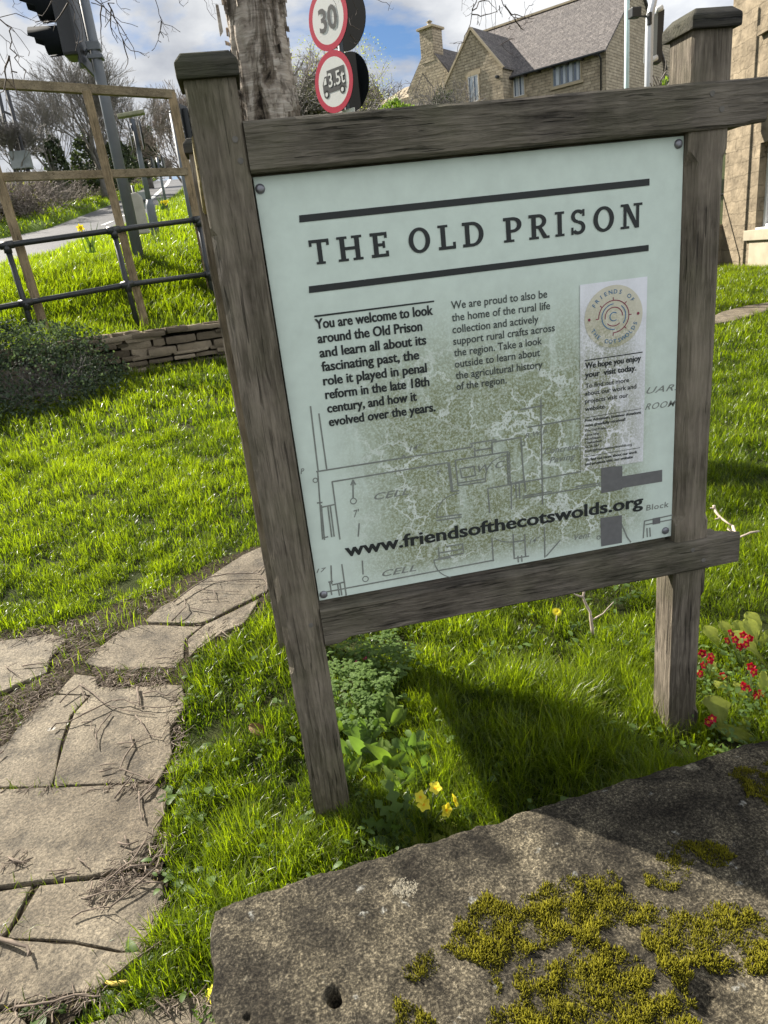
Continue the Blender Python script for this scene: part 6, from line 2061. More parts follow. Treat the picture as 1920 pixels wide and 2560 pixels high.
# trees between the sign and the house
thicket('ivy_mound', 'olive green ivy covered thicket behind the birch trunk', bpx((770, 330), 24.0) + np.array([0, 0, -.6]), hpx((770, 330), (770, 205), 24.0) + .7, 2.8, 101, 9000, M['branch'], M['olive'], 26)
T = bare_tree('budding_tree', 'small budding tree with arching twigs behind the round signs', bpx((860, 330), 27.0) + np.array([0, 0, -.4]), hpx((860, 330), (850, 140), 27.0) + .4, 55, 8, 0.75, 5, 0.09, None, 0.006, None, 0.14, M['scrub'], 1.1)
rngb = np.random.default_rng(5)
q = rngb.normal(0, 1, (2600, 3)); q /= np.linalg.norm(q, axis=1)[:, None]
q = q * rngb.uniform(0.2, 1.0, (2600, 1)) ** .4 * np.array([2.0, 2.0, 1.6]) + np.array([0, 0, 2.0]); 
leaf_cards('buds', q, 0.035, M['bud'], T, .2, rngb)
thicket('evergreen_bush', 'dark evergreen bush left of the small cottage', bpx((915, 290), 48.0) + np.array([0, 0, -1.5]), hpx((915, 290), (905, 212), 48.0) + 1.6, 2.4, 111, 7000, M['branch'], M['ivy'], 12)
thicket('garden_shrub', 'bright green shrub below the chimney gable of the house', bpx((985, 285), 42.0) + np.array([0, 0, -1.2]), 2.1, 2.6, 112, 5000, M['branch'], M['brightleaf'], 10)
thicket('garden_shrub', 'dark climbing shrub between the dormer and the gable', bpx((1105, 270), 45.5) + np.array([0, 0, -2.0]), 3.4, 1.5, 113, 5000, M['branch'], M['ivy'], 10)
thicket('garden_shrub', 'small bright shrub beside the right sign post cap', bpx(c8(1195, 880), 13.0) + np.array([0, 0, -1.0]), 1.25, 0.55, 114, 1500, M['branch'], M['brightleaf'], 6)

# grey-green shrub spilling over the retaining wall
SHR = thing('trailing_shrub', 'dense grey green shrub spilling over the retaining wall', 'shrub', (-2.62, 7.68, 0.5))
rs = np.random.default_rng(77); nL = 30000
q = rs.normal(0, 1, (nL, 3)); q /= np.linalg.norm(q, axis=1)[:, None]
q = q * rs.uniform(0.72, 1.0, (nL, 1)) * np.array([1.16, 0.8, 0.82])
q[:, 2] = np.where(q[:, 2] < -0.1, -0.1 + (q[:, 2] + .1) * .2, q[:, 2]); q[:, 1] += np.clip(q[:, 2], 0, 1) * 0.75 + q[:, 0] * 0.22
q += (vnoise(q, 2.4, 4, 4) * 0.22)[:, None] * (q / (np.linalg.norm(q, axis=1)[:, None] + .01))
leaf_cards('leaves', q, 0.026, M['greyleaf'], SHR, 0.5, rs, 1.5)
S = []
for _ in range(60):
    a = rs.uniform(0, 2 * np.pi); d = np.array([math.cos(a), math.sin(a) * .6, 0.8]); grow(rs, (rs.uniform(-.7, .7), rs.uniform(-.1, .4), -.1), d / np.linalg.norm(d), .28, 0.006, 2, S, .7, .05, .25, (2, 4), .75, .002)
segs_mesh('stems', np.array(S)[:, :8], M['branch'], SHR)

thicket('shade_bush', 'unseen bush added beyond the left edge of the view to shade the lawn', np.array([-5.35, 8.6, 0.95]), 2.0, 2.3, 131, 7000, M['branch'], M['olive'], 14)  # unseen bush, added for its shadow band on the left lawn
# ------------------------------------------------------------------ the birch
BT = np.array([0.352, 5.6]); BG = float(lawn(*BT))
BIR = thing('birch_tree', 'old birch with shaggy peeling bark and hanging bare twigs behind the sign', 'tree', (BT[0], BT[1], BG))
m, n, l, b, o = new_mat('birch_bark')
v = mapped(n, l)
t = noise_node(n, l, mapped(n, l, (5, 5, 26)), 1.0, 7, 0.6, 0.5); t2 = noise_node(n, l, mapped(n, l, (6.5, 6.5, 2.2)), 1.0, 7, 0.65, 0.8); t3 = noise_node(n, l, mapped(n, l, (9, 9, 90)), 1.0, 4, .6)
c = ramp(n, [(0.3, (0.2, 0.165, 0.135)), (0.5, (0.4, 0.345, 0.29)), (0.72, (0.6, 0.54, 0.47))]); l.new(t.outputs['Fac'], c.inputs[0])
d = ramp(n, [(0.39, (0.045, 0.038, 0.032)), (0.47, (0.42, 0.39, 0.355)), (0.53, (0.9, 0.9, 0.9))]); l.new(t2.outputs['Fac'], d.inputs[0])
cc = mix(n, l, 1.0, c.outputs[0], d.outputs[0], 'MULTIPLY')
e = ramp(n, [(0.35, g3(0.45)), (0.47, g3(1.0))]); l.new(t3.outputs['Fac'], e.inputs[0])
cc = mix(n, l, 0.6, cc, e.outputs[0], 'MULTIPLY')
l.new(cc, b.inputs['Base Color']); b.inputs['Roughness'].default_value = 0.85; b.inputs['Specular IOR Level'].default_value = 0.2
nb = bump(n, l, d.outputs[0], 0.9, 0.02, b); bump(n, l, t.outputs['Fac'], 0.6, 0.01, b, nb)
M['bark'] = m
na, nh = 140, 260
ang = np.linspace(0, 2 * np.pi, na, endpoint=False); hz = np.linspace(-0.3, 6.2, nh)
A, Zt = np.meshgrid(ang, hz)
Rr = 0.205 - 0.010 * np.clip(Zt - 2.2, 0, 9) + 0.10 * np.exp(-np.clip(Zt + .1, 0, 9) / 0.35)
pv = np.stack([np.cos(A), np.sin(A), Zt * 0.55], -1).reshape(-1, 3)
n1 = vnoise(pv, 1.6, 3, 4).reshape(A.shape); n2 = vnoise(np.stack([np.cos(A) * 3.2, np.sin(A) * 3.2, Zt * 1.3], -1).reshape(-1, 3), 1.3, 8, 4).reshape(A.shape)
n3 = vnoise(np.stack([np.cos(A) * 2.5, np.sin(A) * 2.5, Zt * 9], -1).reshape(-1, 3), 1.5, 5, 3).reshape(A.shape)
Rr = Rr * (1 + 0.05 * n1) - 0.022 * np.clip(n2 * 1.6, 0, 1) + 0.006 * n3
lx = 0.02 * Zt; ly = 0.0 * Zt
V = np.stack([np.cos(A) * Rr + lx * 0 + 0.004 * Zt, np.sin(A) * Rr, Zt], -1).reshape(-1, 3)
i = np.arange(na * nh).reshape(nh, na)
Q = np.stack([i[:-1], np.roll(i, -1, 1)[:-1], np.roll(i, -1, 1)[1:], i[1:]], -1).reshape(-1, 4)
# curling bark flakes
fb = MB()
rf = np.random.default_rng(12)
for k in range(520):
    a = rf.uniform(0, 2 * np.pi); z = rf.uniform(1.4, 4.6)
    if rf.random() < 0.45: a = rf.choice([rf.normal(-0.35, .35), rf.normal(math.pi + .25, .2)])
    j = int((z + .3) / 6.5 * (nh - 1)); ii = int((a % (2 * np.pi)) / (2 * np.pi) * na) % na
    r0 = Rr[j, ii]
    w, h = rf.uniform(0.012, 0.05), rf.uniform(0.015, 0.07)
    if rf.random() < .25: w, h = rf.uniform(.01, .02), rf.uniform(.08, .2)
    er, et = np.array([math.cos(a), math.sin(a), 0]), np.array([-math.sin(a), math.cos(a), 0])
    o0 = er * (r0 + .002) + np.array([0.004 * z, 0, z]); c_ = rf.uniform(.2, .8)
    rows_ = []
    for s in (0, .5, 1):
        off = er * (s ** 2) * w * c_ * 1.3
        rows_.append([o0 + et * (w * s) + off + np.array([0, 0, y_]) + er * .003 * mnoise.noise(Vector((k, s, y_ * 40))) for y_ in (-h / 2, 0, h / 2 * rf.uniform(.4, 1))])
    fb.add([p for q_ in rows_ for p in q_], [(0, 1, 4, 3), (1, 2, 5, 4), (3, 4, 7, 6), (4, 5, 8, 7)])
nV = len(V); fQ = np.array(fb.f) + nV
trk = np_mesh('trunk', np.concatenate([V, np.array(fb.v)]), quads=np.concatenate([Q, fQ]), mat=M['bark'], parent=BIR, smooth=True)
# a long loose strip of bark on the left side
sb_ = [np.array(at_y(rayF(c2(*p)), 5.52)) - np.array([BT[0], BT[1], BG]) for p in ((255, 25), (275, 30), (305, 200), (285, 235))]
MB().prism([tuple(p) for p in sb_], (0, 0.02, 0)).build('bark_strip', M['bark'], trk, bevel=0.003)

S = []; rb_ = np.random.default_rng(31)
limbs = []
for a, z, e in ((200, 3.6, .7), (150, 4.2, .8), (250, 4.5, .6), (300, 4.0, .75), (20, 4.4, .8), (80, 4.9, .8), (340, 5.2, .7), (120, 5.6, 1.0), (230, 5.6, 1.1)):
    a = rad(a); d = np.array([math.cos(a), math.sin(a), e]); d /= np.linalg.norm(d)
    grow(rb_, (0.01, 0, z), d, 2.4, 0.085, 4, S, 0.55, 0.02, 0.16, (2, 4), 0.66, 0.0022, 0.30)
S = np.array(S)
big_ = S[:, 3] > 0.012
segs_mesh('limbs', S[big_][:, :8], M['bark'], BIR, 7)
Sf = S[~big_]
# keep the free crown clear of the view below the branches
wp = Sf[:, 4:7] + np.array([BT[0], BT[1], BG]); px_, py_, dz_ = project(wp)
inside = (dz_ > 0.1) & (px_ > -60) & (px_ < 1980) & (py_ > -40)
segs_mesh('twigs', Sf[~inside][:, :8], M['birch_twig'], BIR, 3)

# hanging twigs that reach down into the view
H = []
def strand(cf, pts, y, r0=0.0042, side=0.9, seed=0, up=True, yd=0.25):
    rg = np.random.default_rng(seed + 500)
    P = [at_y(cf(*p), y + yd * k / len(pts)) for k, p in enumerate(pts)]
    if up:
        e = P[0] + np.array([rg.uniform(-.3, .3), rg.uniform(-.1, .5), rg.uniform(.9, 1.6)])
        P = [e, (e + P[0]) / 2 + rg.normal(0, .05, 3)] + P
    # resample and roughen
    Q = []
    for a, b_ in zip(P[:-1], P[1:]):
        k = max(2, int(np.linalg.norm(b_ - a) / 0.035))
        for i in range(k): Q.append(a + (b_ - a) * i / k)
    Q.append(P[-1]); Q = np.array(Q)
    Q[1:-1] += rg.normal(0, 0.004, Q[1:-1].shape)
    nQ = len(Q)
    for i in range(nQ - 1):
        r = r0 * (1 - 0.75 * i / nQ); r2 = r0 * (1 - 0.75 * (i + 1) / nQ)
        H.append([*Q[i], r, *Q[i + 1], r2])
        if rg.random() < 0.42 * side:
            d = Q[i + 1] - Q[i]; d /= np.linalg.norm(d)
            a = rg.normal(0, 1, 3); a[1] *= .5; a -= d * a.dot(d); a /= np.linalg.norm(a)
            t = d * 0.7 + a * 0.9 + np.array([0, 0, .1]); t /= np.linalg.norm(t)
            L = rg.uniform(0.015, 0.09); q = Q[i]; rr = r * .6
            for s in range(rg.integers(1, 4)):
                q2 = q + t * L * .6; H.append([*q, rr, *q2, rr * .8])
                if rg.random() < .7:
                    a2 = rg.normal(0, 1, 3); t2 = t + a2 * .6; t2 /= np.linalg.norm(t2); H.append([*q2, rr * .9, *(q2 + t2 * rg.uniform(.012, .03)), rr * 1.1])
                q = q2; t = t + rg.normal(0, .3, 3) + np.array([0, 0, -.12]); t /= np.linalg.norm(t); rr *= .85
cA = crop(0, 0, .3858); cB = crop(440, 0, .3858); cC = crop(1000, 0, .2411)
for k, (cf, pts, y, r0, sd_) in enumerate((
    (cA, [(-60, 90), (40, 160), (72, 190), (65, 270), (82, 335), (110, 395), (165, 465), (155, 515)], 2.4, .0042, .5),
    (cA, [(-40, 190), (20, 250), (70, 295)], 2.4, .003, .5), (cA, [(60, 365), (40, 415), (42, 510), (12, 590), (-30, 610)], 2.4, .003, .4), (cA, [(-20, 300), (20, 380), (45, 440)], 2.45, .003, .4), (cA, [(-30, 420), (20, 470), (30, 480)], 2.45, .0026, .4),
    (cA, [(90, -20), (95, 20), (85, 50)], 3.4, .003, .8),
    (cA, [(430, -10), (480, 80), (505, 200), (488, 330)], 3.9, .0045, 1.0), (cA, [(470, -10), (520, 120), (530, 260), (515, 280)], 3.9, .004, 1.0), (cA, [(330, -10), (300, 80), (210, 120)], 3.8, .0035, .8), (cA, [(440, 20), (360, 140), (345, 200)], 3.8, .0035, .9),
    (cA, [(610, -10), (690, 60), (760, 150), (800, 260), (855, 330), (942, 362)], 4.0, .006, 1.0), (cA, [(795, 255), (830, 380), (808, 452)], 4.05, .0035, .9), (cA, [(640, -10), (700, 90), (790, 140), (895, 175)], 4.0, .0045, 1.0),
    (cA, [(740, -10), (780, 50), (845, 65)], 4.0, .0035, .9), (cA, [(660, 40), (650, 150), (660, 320)], 3.9, .0035, 1.0), (cA, [(720, 60), (720, 160), (765, 280)], 4.0, .0035, 1.0), (cA, [(700, 20), (740, 120), (830, 240), (880, 385)], 4.1, .0035, .9), (cA, [(860, -10), (905, 15)], 4.0, .003, 1.0),
    (cA, [(1005, -10), (1030, 100), (1060, 150), (1168, 208)], 4.3, .005, .6), (cA, [(1045, 140), (1040, 200), (1060, 245)], 4.3, .0035, .9), (cA, [(1160, -10), (1172, 40), (1188, 45)], 4.3, .004, .9), (cA, [(1320, -10), (1345, 60), (1400, 130)], 4.5, .004, .8), (cA, [(1365, -10), (1380, 30), (1390, 80)], 4.5, .003, .8),
    (cB, [(1138, -10), (1180, 60), (1162, 100)], 4.6, .004, .9), (cB, [(1132, 165), (1190, 190)], 4.6, .003, .9), (cB, [(1130, 228), (1180, 270), (1182, 305)], 4.6, .003, .9), (cB, [(1020, -10), (1050, 100), (1045, 180)], 4.6, .003, .7), (cB, [(1270, -10), (1340, 15), (1382, 42), (1375, 70)], 4.6, .004, .8),
    (cC, [(800, -10), (745, 100), (735, 180), (700, 320), (655, 430), (595, 480), (570, 620)], 4.6, .006, .25), (cC, [(870, -10), (880, 150), (893, 310)], 4.7, .004, .4), (cC, [(985, -10), (1000, 150), (975, 390)], 4.7, .0045, .4), (cC, [(855, -10), (822, 270)], 4.7, .004, .3), (cC, [(950, -10), (965, 300)], 4.7, .003, .2),
    (cC, [(640, -10), (640, 110)], 4.6, .0035, .8), (cC, [(1050, -10), (1110, 110), (1190, 195), (1290, 180), (1340, 60), (1385, 42)], 4.7, .0055, .9), (cC, [(1190, 195), (1220, 260), (1290, 315)], 4.75, .0045, 1.0), (cC, [(750, 150), (850, 165), (985, 140), (1060, 80)], 4.65, .0035, .2), (cC, [(750, 110), (820, 30), (900, 10), (960, 60), (1010, 130)], 4.65, .0035, .2),
    (cC, [(1030, 60), (1060, 180)], 4.7, .003, .8), (cC, [(1090, 60), (1160, 150), (1310, 190), (1390, 190)], 4.75, .004, 1.0), (cC, [(1140, 270), (1100, 310), (1170, 310)], 4.75, .003, 1.0), (cC, [(1130, 410), (1190, 380)], 4.75, .003, .8), (cC, [(1040, 470), (1110, 420), (1190, 410)], 4.75, .003, .6), (cC, [(735, -10), (760, 20)], 4.6, .003, .8))):
    strand(cf, pts, y, r0, sd_, k, pts[0][1] <= 0 or pts[0][0] < 0)
H = np.array(H)
H[:, 0:3] -= np.array([BT[0], BT[1], BG]); H[:, 4:7] -= np.array([BT[0], BT[1], BG])
segs_mesh('hanging_twigs', H, M['birch_twig'], BIR, 5)
# ------------------------------------------------------------------ leaves and flowers
M['weed'] = foliage('broad_weed_leaf', (0.025, 0.05, 0.012), (0.10, 0.16, 0.04), 0.4, 0.5, 0.25)
M['primrose_leaf'] = foliage('primrose_leaf', (0.09, 0.115, 0.014), (0.30, 0.33, 0.06), 0.45, 0.5, 0.2)
M['fern'] = foliage('ferny_leaf', (0.035, 0.07, 0.018), (0.15, 0.23, 0.06), 0.45, 0.55, 0.2)
M['petal_y'] = foliage('yellow_petal', (0.72, 0.62, 0.012), (0.78, 0.72, 0.08), 0.35, 0.5, 0.2, True, (1.1, 1.0, 0.6))
M['petal_r'] = foliage('crimson_petal', (0.20, 0.004, 0.02), (0.5, 0.012, 0.045), 0.35, 0.5, 0.2, True, (1.4, .8, .8))
M['petal_o'] = foliage('orange_eye', (0.75, 0.30, 0.01), (0.85, 0.5, 0.02), 0.3, 0.5, 0.2, True, (1.1, 1, .6))
M['petal_w'] = foliage('white_petal', (0.55, 0.55, 0.5), (0.75, 0.75, 0.7), 0.3, 0.5, 0.2, True, (1, 1, 1))
M['petal_p'] = foliage('pink_petal', (0.35, 0.03, 0.10), (0.5, 0.08, 0.18), 0.3, 0.5, 0.2, True, (1.2, .8, .9))
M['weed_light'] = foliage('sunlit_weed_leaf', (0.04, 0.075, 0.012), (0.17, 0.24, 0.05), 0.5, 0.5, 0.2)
M['stem'] = foliage('green_stem', (0.09, 0.13, 0.04), (0.18, 0.24, 0.09), 0.2, 0.5, 0.3, False)
M['brown_leaf'] = plain('dead_brown_leaf', (0.17, 0.085, 0.035), 0.7, 0, 0.3, 50)


class LB:
    """leaf builder with a tint value per vertex"""
    def __init__(self): self.v = []; self.f = []; self.t = []

    def leaf(self, o, d, up, L, W, bend=0.3, fold=0.25, shape=0, tint=0.6, ns=9, nw=4, wav=0.0, seed=0):
        d = np.array(d, float); d /= np.linalg.norm(d); up = np.array(up, float); up -= d * up.dot(d); up /= np.linalg.norm(up) + 1e-9
        s = np.cross(d, up); base = len(self.v); p = np.array(o, float); dd = d.copy(); uu = up.copy()
        for i in range(ns + 1):
            f = i / ns
            if shape == 0: w = math.sin(math.pi * min(1, f ** 0.75 * 0.96 + 0.02)) ** 0.8       # oval
            elif shape == 1: w = (0.16 + 0.84 * np.clip((f - .25) / .45, 0, 1)) * (math.sqrt(max(0, 1 - max(0, (f - .7) / .3) ** 2)))   # spoon
            elif shape == 2: w = (0.25 + 0.75 * math.sin(math.pi * f ** 1.2) ** .7) * (0.62 + 0.38 * math.cos(f * 28 + seed)) + .04     # toothed, dandelion
            elif shape == 3: w = math.sin(math.pi * min(1, f * .93 + .05)) ** .5 * (1 - .25 * f)   # heart / dock
            else: w = (1 - f) ** .7                                                              # strap
            w = max(w, 0.02)
            for j in range(nw + 1):
                q = (j / nw - .5) * 2
                e = wav * math.sin(f * 22 + j * 2.1 + seed) * abs(q)
                pt = p + s * (q * w * W / 2) + uu * (abs(q) * fold * w * W / 2 + e * W)
                self.v.append(tuple(pt)); self.t.append(float(np.clip(tint * (0.8 + .2 * abs(q)) + (0.16 if j == nw // 2 else 0) + .05 * math.sin(f * 40 + seed), 0, 1)))
            ang = -bend / ns
            dd, uu = dd * math.cos(ang) + uu * math.sin(ang), uu * math.cos(ang) - dd * math.sin(ang)
            p = p + dd * L / ns
        k = nw + 1
        for i in range(ns):
            for j in range(nw): self.f.append((base + i * k + j, base + i * k + j + 1, base + (i + 1) * k + j + 1, base + (i + 1) * k + j))

    def build(self, name, mat, parent=None, org=(0, 0, 0)):
        V = np.array(self.v) - np.array(org)
        return np_mesh(name, V, quads=np.array(self.f), mat=mat, parent=parent, smooth=True, attrs={'tint': self.t})


def flower(c, face, r, npet, mat, eye, parent, org, notch=0.25, petw=0.95, cup=0.25, rng=None, tint=(0.4, 0.9), eye_r=0.28):
    """open flower: petals with a notch, small eye"""
    rng = rng or RNG
    face = np.array(face, float); face /= np.linalg.norm(face)
    u_ = np.cross(face, [0.3, 0.2, 1.0]); u_ /= np.linalg.norm(u_); w_ = np.cross(face, u_)
    lb_ = LB(); rot = rng.uniform(0, 6)
    for k in range(npet):
        a = rot + 2 * math.pi * k / npet + rng.normal(0, .06)
        d = u_ * math.cos(a) + w_ * math.sin(a); s = np.cross(face, d); base = len(lb_.v); rr = r * rng.uniform(.88, 1.08); cp_ = cup * rng.uniform(.4, 1.6)
        ns, nw = 6, 4
        for i in range(ns + 1):
            f = i / ns; w = (0.25 + 0.75 * math.sin(min(1, f * 1.15) * math.pi * .5)) * petw * rr * math.tan(math.pi / npet) * 1.05
            for j in range(nw + 1):
                q = (j / nw - .5) * 2
                ext = f - (notch * (1 - abs(q)) + 0.22 * max(0, abs(q) - .55) / .45) * max(0, f - .55) / .45 * .8
                pt = np.array(c) + d * rr * ext + s * q * w * .95 + face * (cp_ * rr * f * f - abs(q) * .08 * rr + .02 * rr * math.sin(5 * f + k))
                lb_.v.append(tuple(pt)); lb_.t.append(float(np.clip(tint[0] + (tint[1] - tint[0]) * f + .08 * math.sin(k * 3 + j), 0, 1)))
        for i in range(ns):
            for j in range(nw): lb_.f.append((base + i * 5 + j, base + i * 5 + j + 1, base + i * 5 + j + 6, base + i * 5 + j + 5))
    fo = lb_.build('flower', mat, parent, org)
    eb = LB(); base = 0
    for k in range(npet):
        a = rot + 2 * math.pi * k / npet; d = u_ * math.cos(a) + w_ * math.sin(a); s = np.cross(face, d)
        b0 = len(eb.v); z = face * r * .05
        for pt in (np.array(c) + z * .6, np.array(c) + d * r * eye_r * .6 - s * r * eye_r * .35 + z, np.array(c) + d * r * eye_r + z * 1.2, np.array(c) + d * r * eye_r * .6 + s * r * eye_r * .35 + z): eb.v.append(tuple(pt)); eb.t.append(.5)
        eb.f.append((b0, b0 + 1, b0 + 2, b0 + 3))
    eb.build('flower_eye', eye, fo, org)
    return fo


def gp(px, py, lift=0.0):         # place on the lawn under a first-view pixel
    return np.array(on_lawn(rayD((px, py)), lift))


rp = np.random.default_rng(808)
# yellow primrose by the stone
g0 = gp(925, 1792); yq = g0[1]
PR = thing('primrose_plant', 'yellow flowering primrose between the left post and the stone slab', 'flower', tuple(g0))
lb_ = LB()
for k, (a, L) in enumerate(((20, .085), (75, .07), (130, .08), (185, .09), (230, .075), (285, .08), (330, .09), (100, .06))):
    a = rad(a); lb_.leaf(g0 + np.array([math.cos(a), math.sin(a), 0]) * .008, (math.cos(a), math.sin(a), .75), (0, 0, 1), L, L * .5, 1.0, .2, 1, rp.uniform(.35, .8), wav=.05, seed=k)
lb_.build('leaf_rosette', M['primrose_leaf'], PR, g0)
for k, (px, py, fc) in enumerate(((915, 1738, (-.1, -.8, .55)), (908, 1722, (-.5, -.5, .5)), (940, 1703, (.1, -.45, .9)), (964, 1750, (.45, -.75, .3)), (983, 1730, (.85, -.25, .4)))):
    c = np.array(at_y(rayD((px, py)), yq - .012 + .01 * (k % 3)))
    fo = flower(c, fc, 0.0185, 5, M['petal_y'], M['petal_o'], PR, g0, .3, .95, .15, rp, (.35, .95), .24)
    st_ = MB().tube([Vector(g0 + np.array([(c[0] - g0[0]) * .1, 0, .005]) - g0), Vector((c + g0) / 2 + np.array([.004, .006, .01]) - g0), Vector(c - np.array(fc) * .012 - g0)], [.0022, .0018, .0016], 6)
    st_.build('flower_stem', M['stem'], PR, smooth=True)
# two taller dandelion leaves and a big shaded leaf beside it
W1 = thing('dandelion_plant', 'upright toothed dandelion leaves just left of the yellow primrose', 'plant', tuple(gp(868, 1790)))
lb_ = LB(); g1 = gp(868, 1790)
for k, (a, el, L, W, tn) in enumerate(((100, 1.8, .135, .042, .75), (150, 1.3, .11, .036, .6), (60, 1.0, .10, .034, .5), (200, .6, .12, .038, .45), (260, .5, .09, .034, .5), (330, .7, .10, .032, .5))):
    a = rad(a); lb_.leaf(g1, (math.cos(a), math.sin(a) * .6, el), (0, -1, .4), L, W, .5, .15, 2, tn, 26, 4, 0, k)
lb_.build('leaves', M['weed'], W1, g1)
W2 = thing('dock_plant', 'large flat dark leaves in shadow at the foot of the left post', 'plant', tuple(gp(800, 1775)))
lb_ = LB(); g1 = gp(785, 1770)
for k, (a, el, L, W, tn) in enumerate(((100, .35, .17, .06, .3), (40, .4, .12, .05, .3), (170, .5, .1, .045, .35), (300, .25, .12, .055, .3), (345, .22, .13, .06, .35), (240, .4, .09, .04, .4))):
    a = rad(a); lb_.leaf(g1 + np.array([.005 * k, 0, 0]), (math.cos(a), math.sin(a), el), (0, 0, 1), L, W, .6, .12, 3, tn, 12, 4, .03, k)
g2 = gp(850, 1828)
lb_.leaf(g2, (.6, .3, .35), (0, -.3, 1), .10, .06, .5, .1, 3, .4, 12, 4, .02, 3); lb_.leaf(g2, (-.8, .25, .4), (0, -.3, 1), .07, .045, .5, .1, 3, .5, 12, 4, .02, 5)
lb_.build('leaves', M['weed'], W2, gp(800, 1775))

# ferny clump below the bottom rail
g0 = gp(775, 1500)
CO = thing('corydalis_clump', 'pale ferny leaved clump with small pink flowers under the bottom rail', 'plant', tuple(g0))
lb_ = LB()
for k in range(150):
    px, py = rp.uniform(715, 870), rp.uniform(1380, 1560)
    if (px - 715) / 155 + (py - 1380) / 300 > 1.25: continue
    b0 = gp(px + rp.normal(0, 12), py + 40)
    tip = b0 + np.array([rp.normal(0, .03), rp.normal(-.01, .02), rp.uniform(.05, .12)])
    for q in range(9):
        a = rp.uniform(0, 6.28); r0 = rp.uniform(0.005, .034); c = tip + np.array([math.cos(a) * r0, math.sin(a) * r0 * .7, rp.uniform(-.012, .008)])
        for j in range(3):
            a2 = a + (j - 1) * .9; lb_.leaf(c, (math.cos(a2), math.sin(a2), .15), (0, -.2, 1), rp.uniform(.009, .016), rp.uniform(.006, .010), .5, .15, 0, rp.uniform(.3, .95), 4, 2)
    lb_.leaf(b0, tip - b0, (0, -1, 0), np.linalg.norm(tip - b0), .0025, .1, .1, 4, .5, 4, 2)
lb_.build('leaves', M['fern'], CO, g0)
for px, py in ((748, 1432), (745, 1440), (799, 1410), (806, 1405), (788, 1420), (770, 1425)):
    c = gp(px, py + 45) + np.array([0, 0, .09]); c = np.array(at_y(rayD((px, py)), c[1]))
    lb_ = LB()
    for q in range(4): lb_.leaf(c + np.array([rp.normal(0, .003), 0, rp.normal(0, .003)]), (rp.normal(0, .5), -.6, rp.normal(-.2, .5)), (0, 0, 1), .011, .005, .4, .2, 0, rp.uniform(.3, .9), 4, 2)
    lb_.build('flower', M['petal_p'], CO, g0)

# crimson primroses at the right edge
for lab, base, fl_px, leaves in (
    ('crimson primrose with a dense flower head in front of pale leaves at the right edge', (1600, 1440), ((1578, 1368), (1588, 1382), (1605, 1372), (1618, 1378), (1597, 1396), (1571, 1385), (1612, 1392)), ((1558, 1415, 100, 1.3, .12, .055), (1578, 1400, 80, 1.2, .11, .05), (1600, 1405, 60, 1.1, .12, .055), (1632, 1420, 70, 1.3, .15, .06), (1650, 1390, 95, 1.2, .13, .06), (1655, 1440, 120, 1.0, .16, .06), (1552, 1425, 175, .35, .09, .045), (1640, 1400, 20, .5, .1, .05))),
    ('crimson primrose half hidden by the right post with faded blooms', (1535, 1470), ((1517, 1412), (1532, 1426), (1520, 1437), (1512, 1455), (1558, 1480), (1536, 1418)), ((1540, 1460, 60, .6, .07, .03), (1525, 1470, 140, .7, .06, .03), (1552, 1500, 20, .5, .07, .035))),
    ('low crimson primrose with spent dark blooms behind the slab corner', (1620, 1510), ((1603, 1482), (1614, 1488), (1625, 1500), (1634, 1507), (1633, 1630), (1622, 1440), (1628, 1452)), ((1610, 1520, 80, .5, .09, .04), (1640, 1500, 40, .6, .1, .045), (1630, 1605, 150, .5, .12, .05), (1580, 1500, 120, .5, .07, .035))),
    ('small crimson primrose beside a large crinkled pale leaf near the slab', (1560, 1585), ((1538, 1552), (1530, 1560)), ((1562, 1592, 75, .9, .135, .085), (1525, 1575, 170, .5, .06, .03), (1590, 1590, 20, .4, .1, .04)))):
    g0 = gp(*base)
    T = thing('primrose_plant', lab, 'flower', tuple(g0), 0, 'crimson primroses by the right post')
    lb_ = LB()
    for k, (px, py, a, el, L, W) in enumerate(leaves):
        b0 = gp(px, py); a = rad(a); lb_.leaf(b0, (math.cos(a) * .8, math.sin(a) * .5, el), (math.cos(a) * -.3, -1, .5), L * 1.0, W * 1.0, .8, .15, 1 if el > .8 else 3, rp.uniform(.4, 1.0), 16, 8, .06, k)
    lb_.build('leaf_rosette', M['primrose_leaf'], T, g0)
    for k, (px, py) in enumerate(fl_px):
        yy = g0[1] - .01 + .012 * (k % 3); c = np.array(at_y(rayD((px, py)), yy)); c[2] = max(c[2], .03)
        fc = (rp.normal(-.15, .35), -.75, rp.uniform(.2, .8)); dark = rp.random() < .2
        flower(c, fc, 0.0135, 5, M['petal_r'], M['petal_o'], T, g0, .3, .95, rp.uniform(.0, .5), rp, (.2, .9) if not dark else (.0, .3), .42)
        MB().tube([Vector((0, 0, 0)), Vector(c - np.array(fc) * .008 - g0)], [.002, .0016], 5).build('flower_stem', M['stem'], T, smooth=True)
    # small pale buds and foliage around the blooms
    lb_ = LB()
    for k in range(60):
        b0 = gp(base[0] + rp.normal(0, 28), base[1] + rp.normal(12, 26)); lb_.leaf(b0 + np.array([0, 0, rp.uniform(.01, .06)]), (rp.normal(), rp.normal(), .8), (0, -.5, 1), rp.uniform(.01, .022), rp.uniform(.006, .012), .6, .2, 0, rp.uniform(.3, 1), 4, 2)
    lb_.build('small_leaves', M['fern'], T, g0)

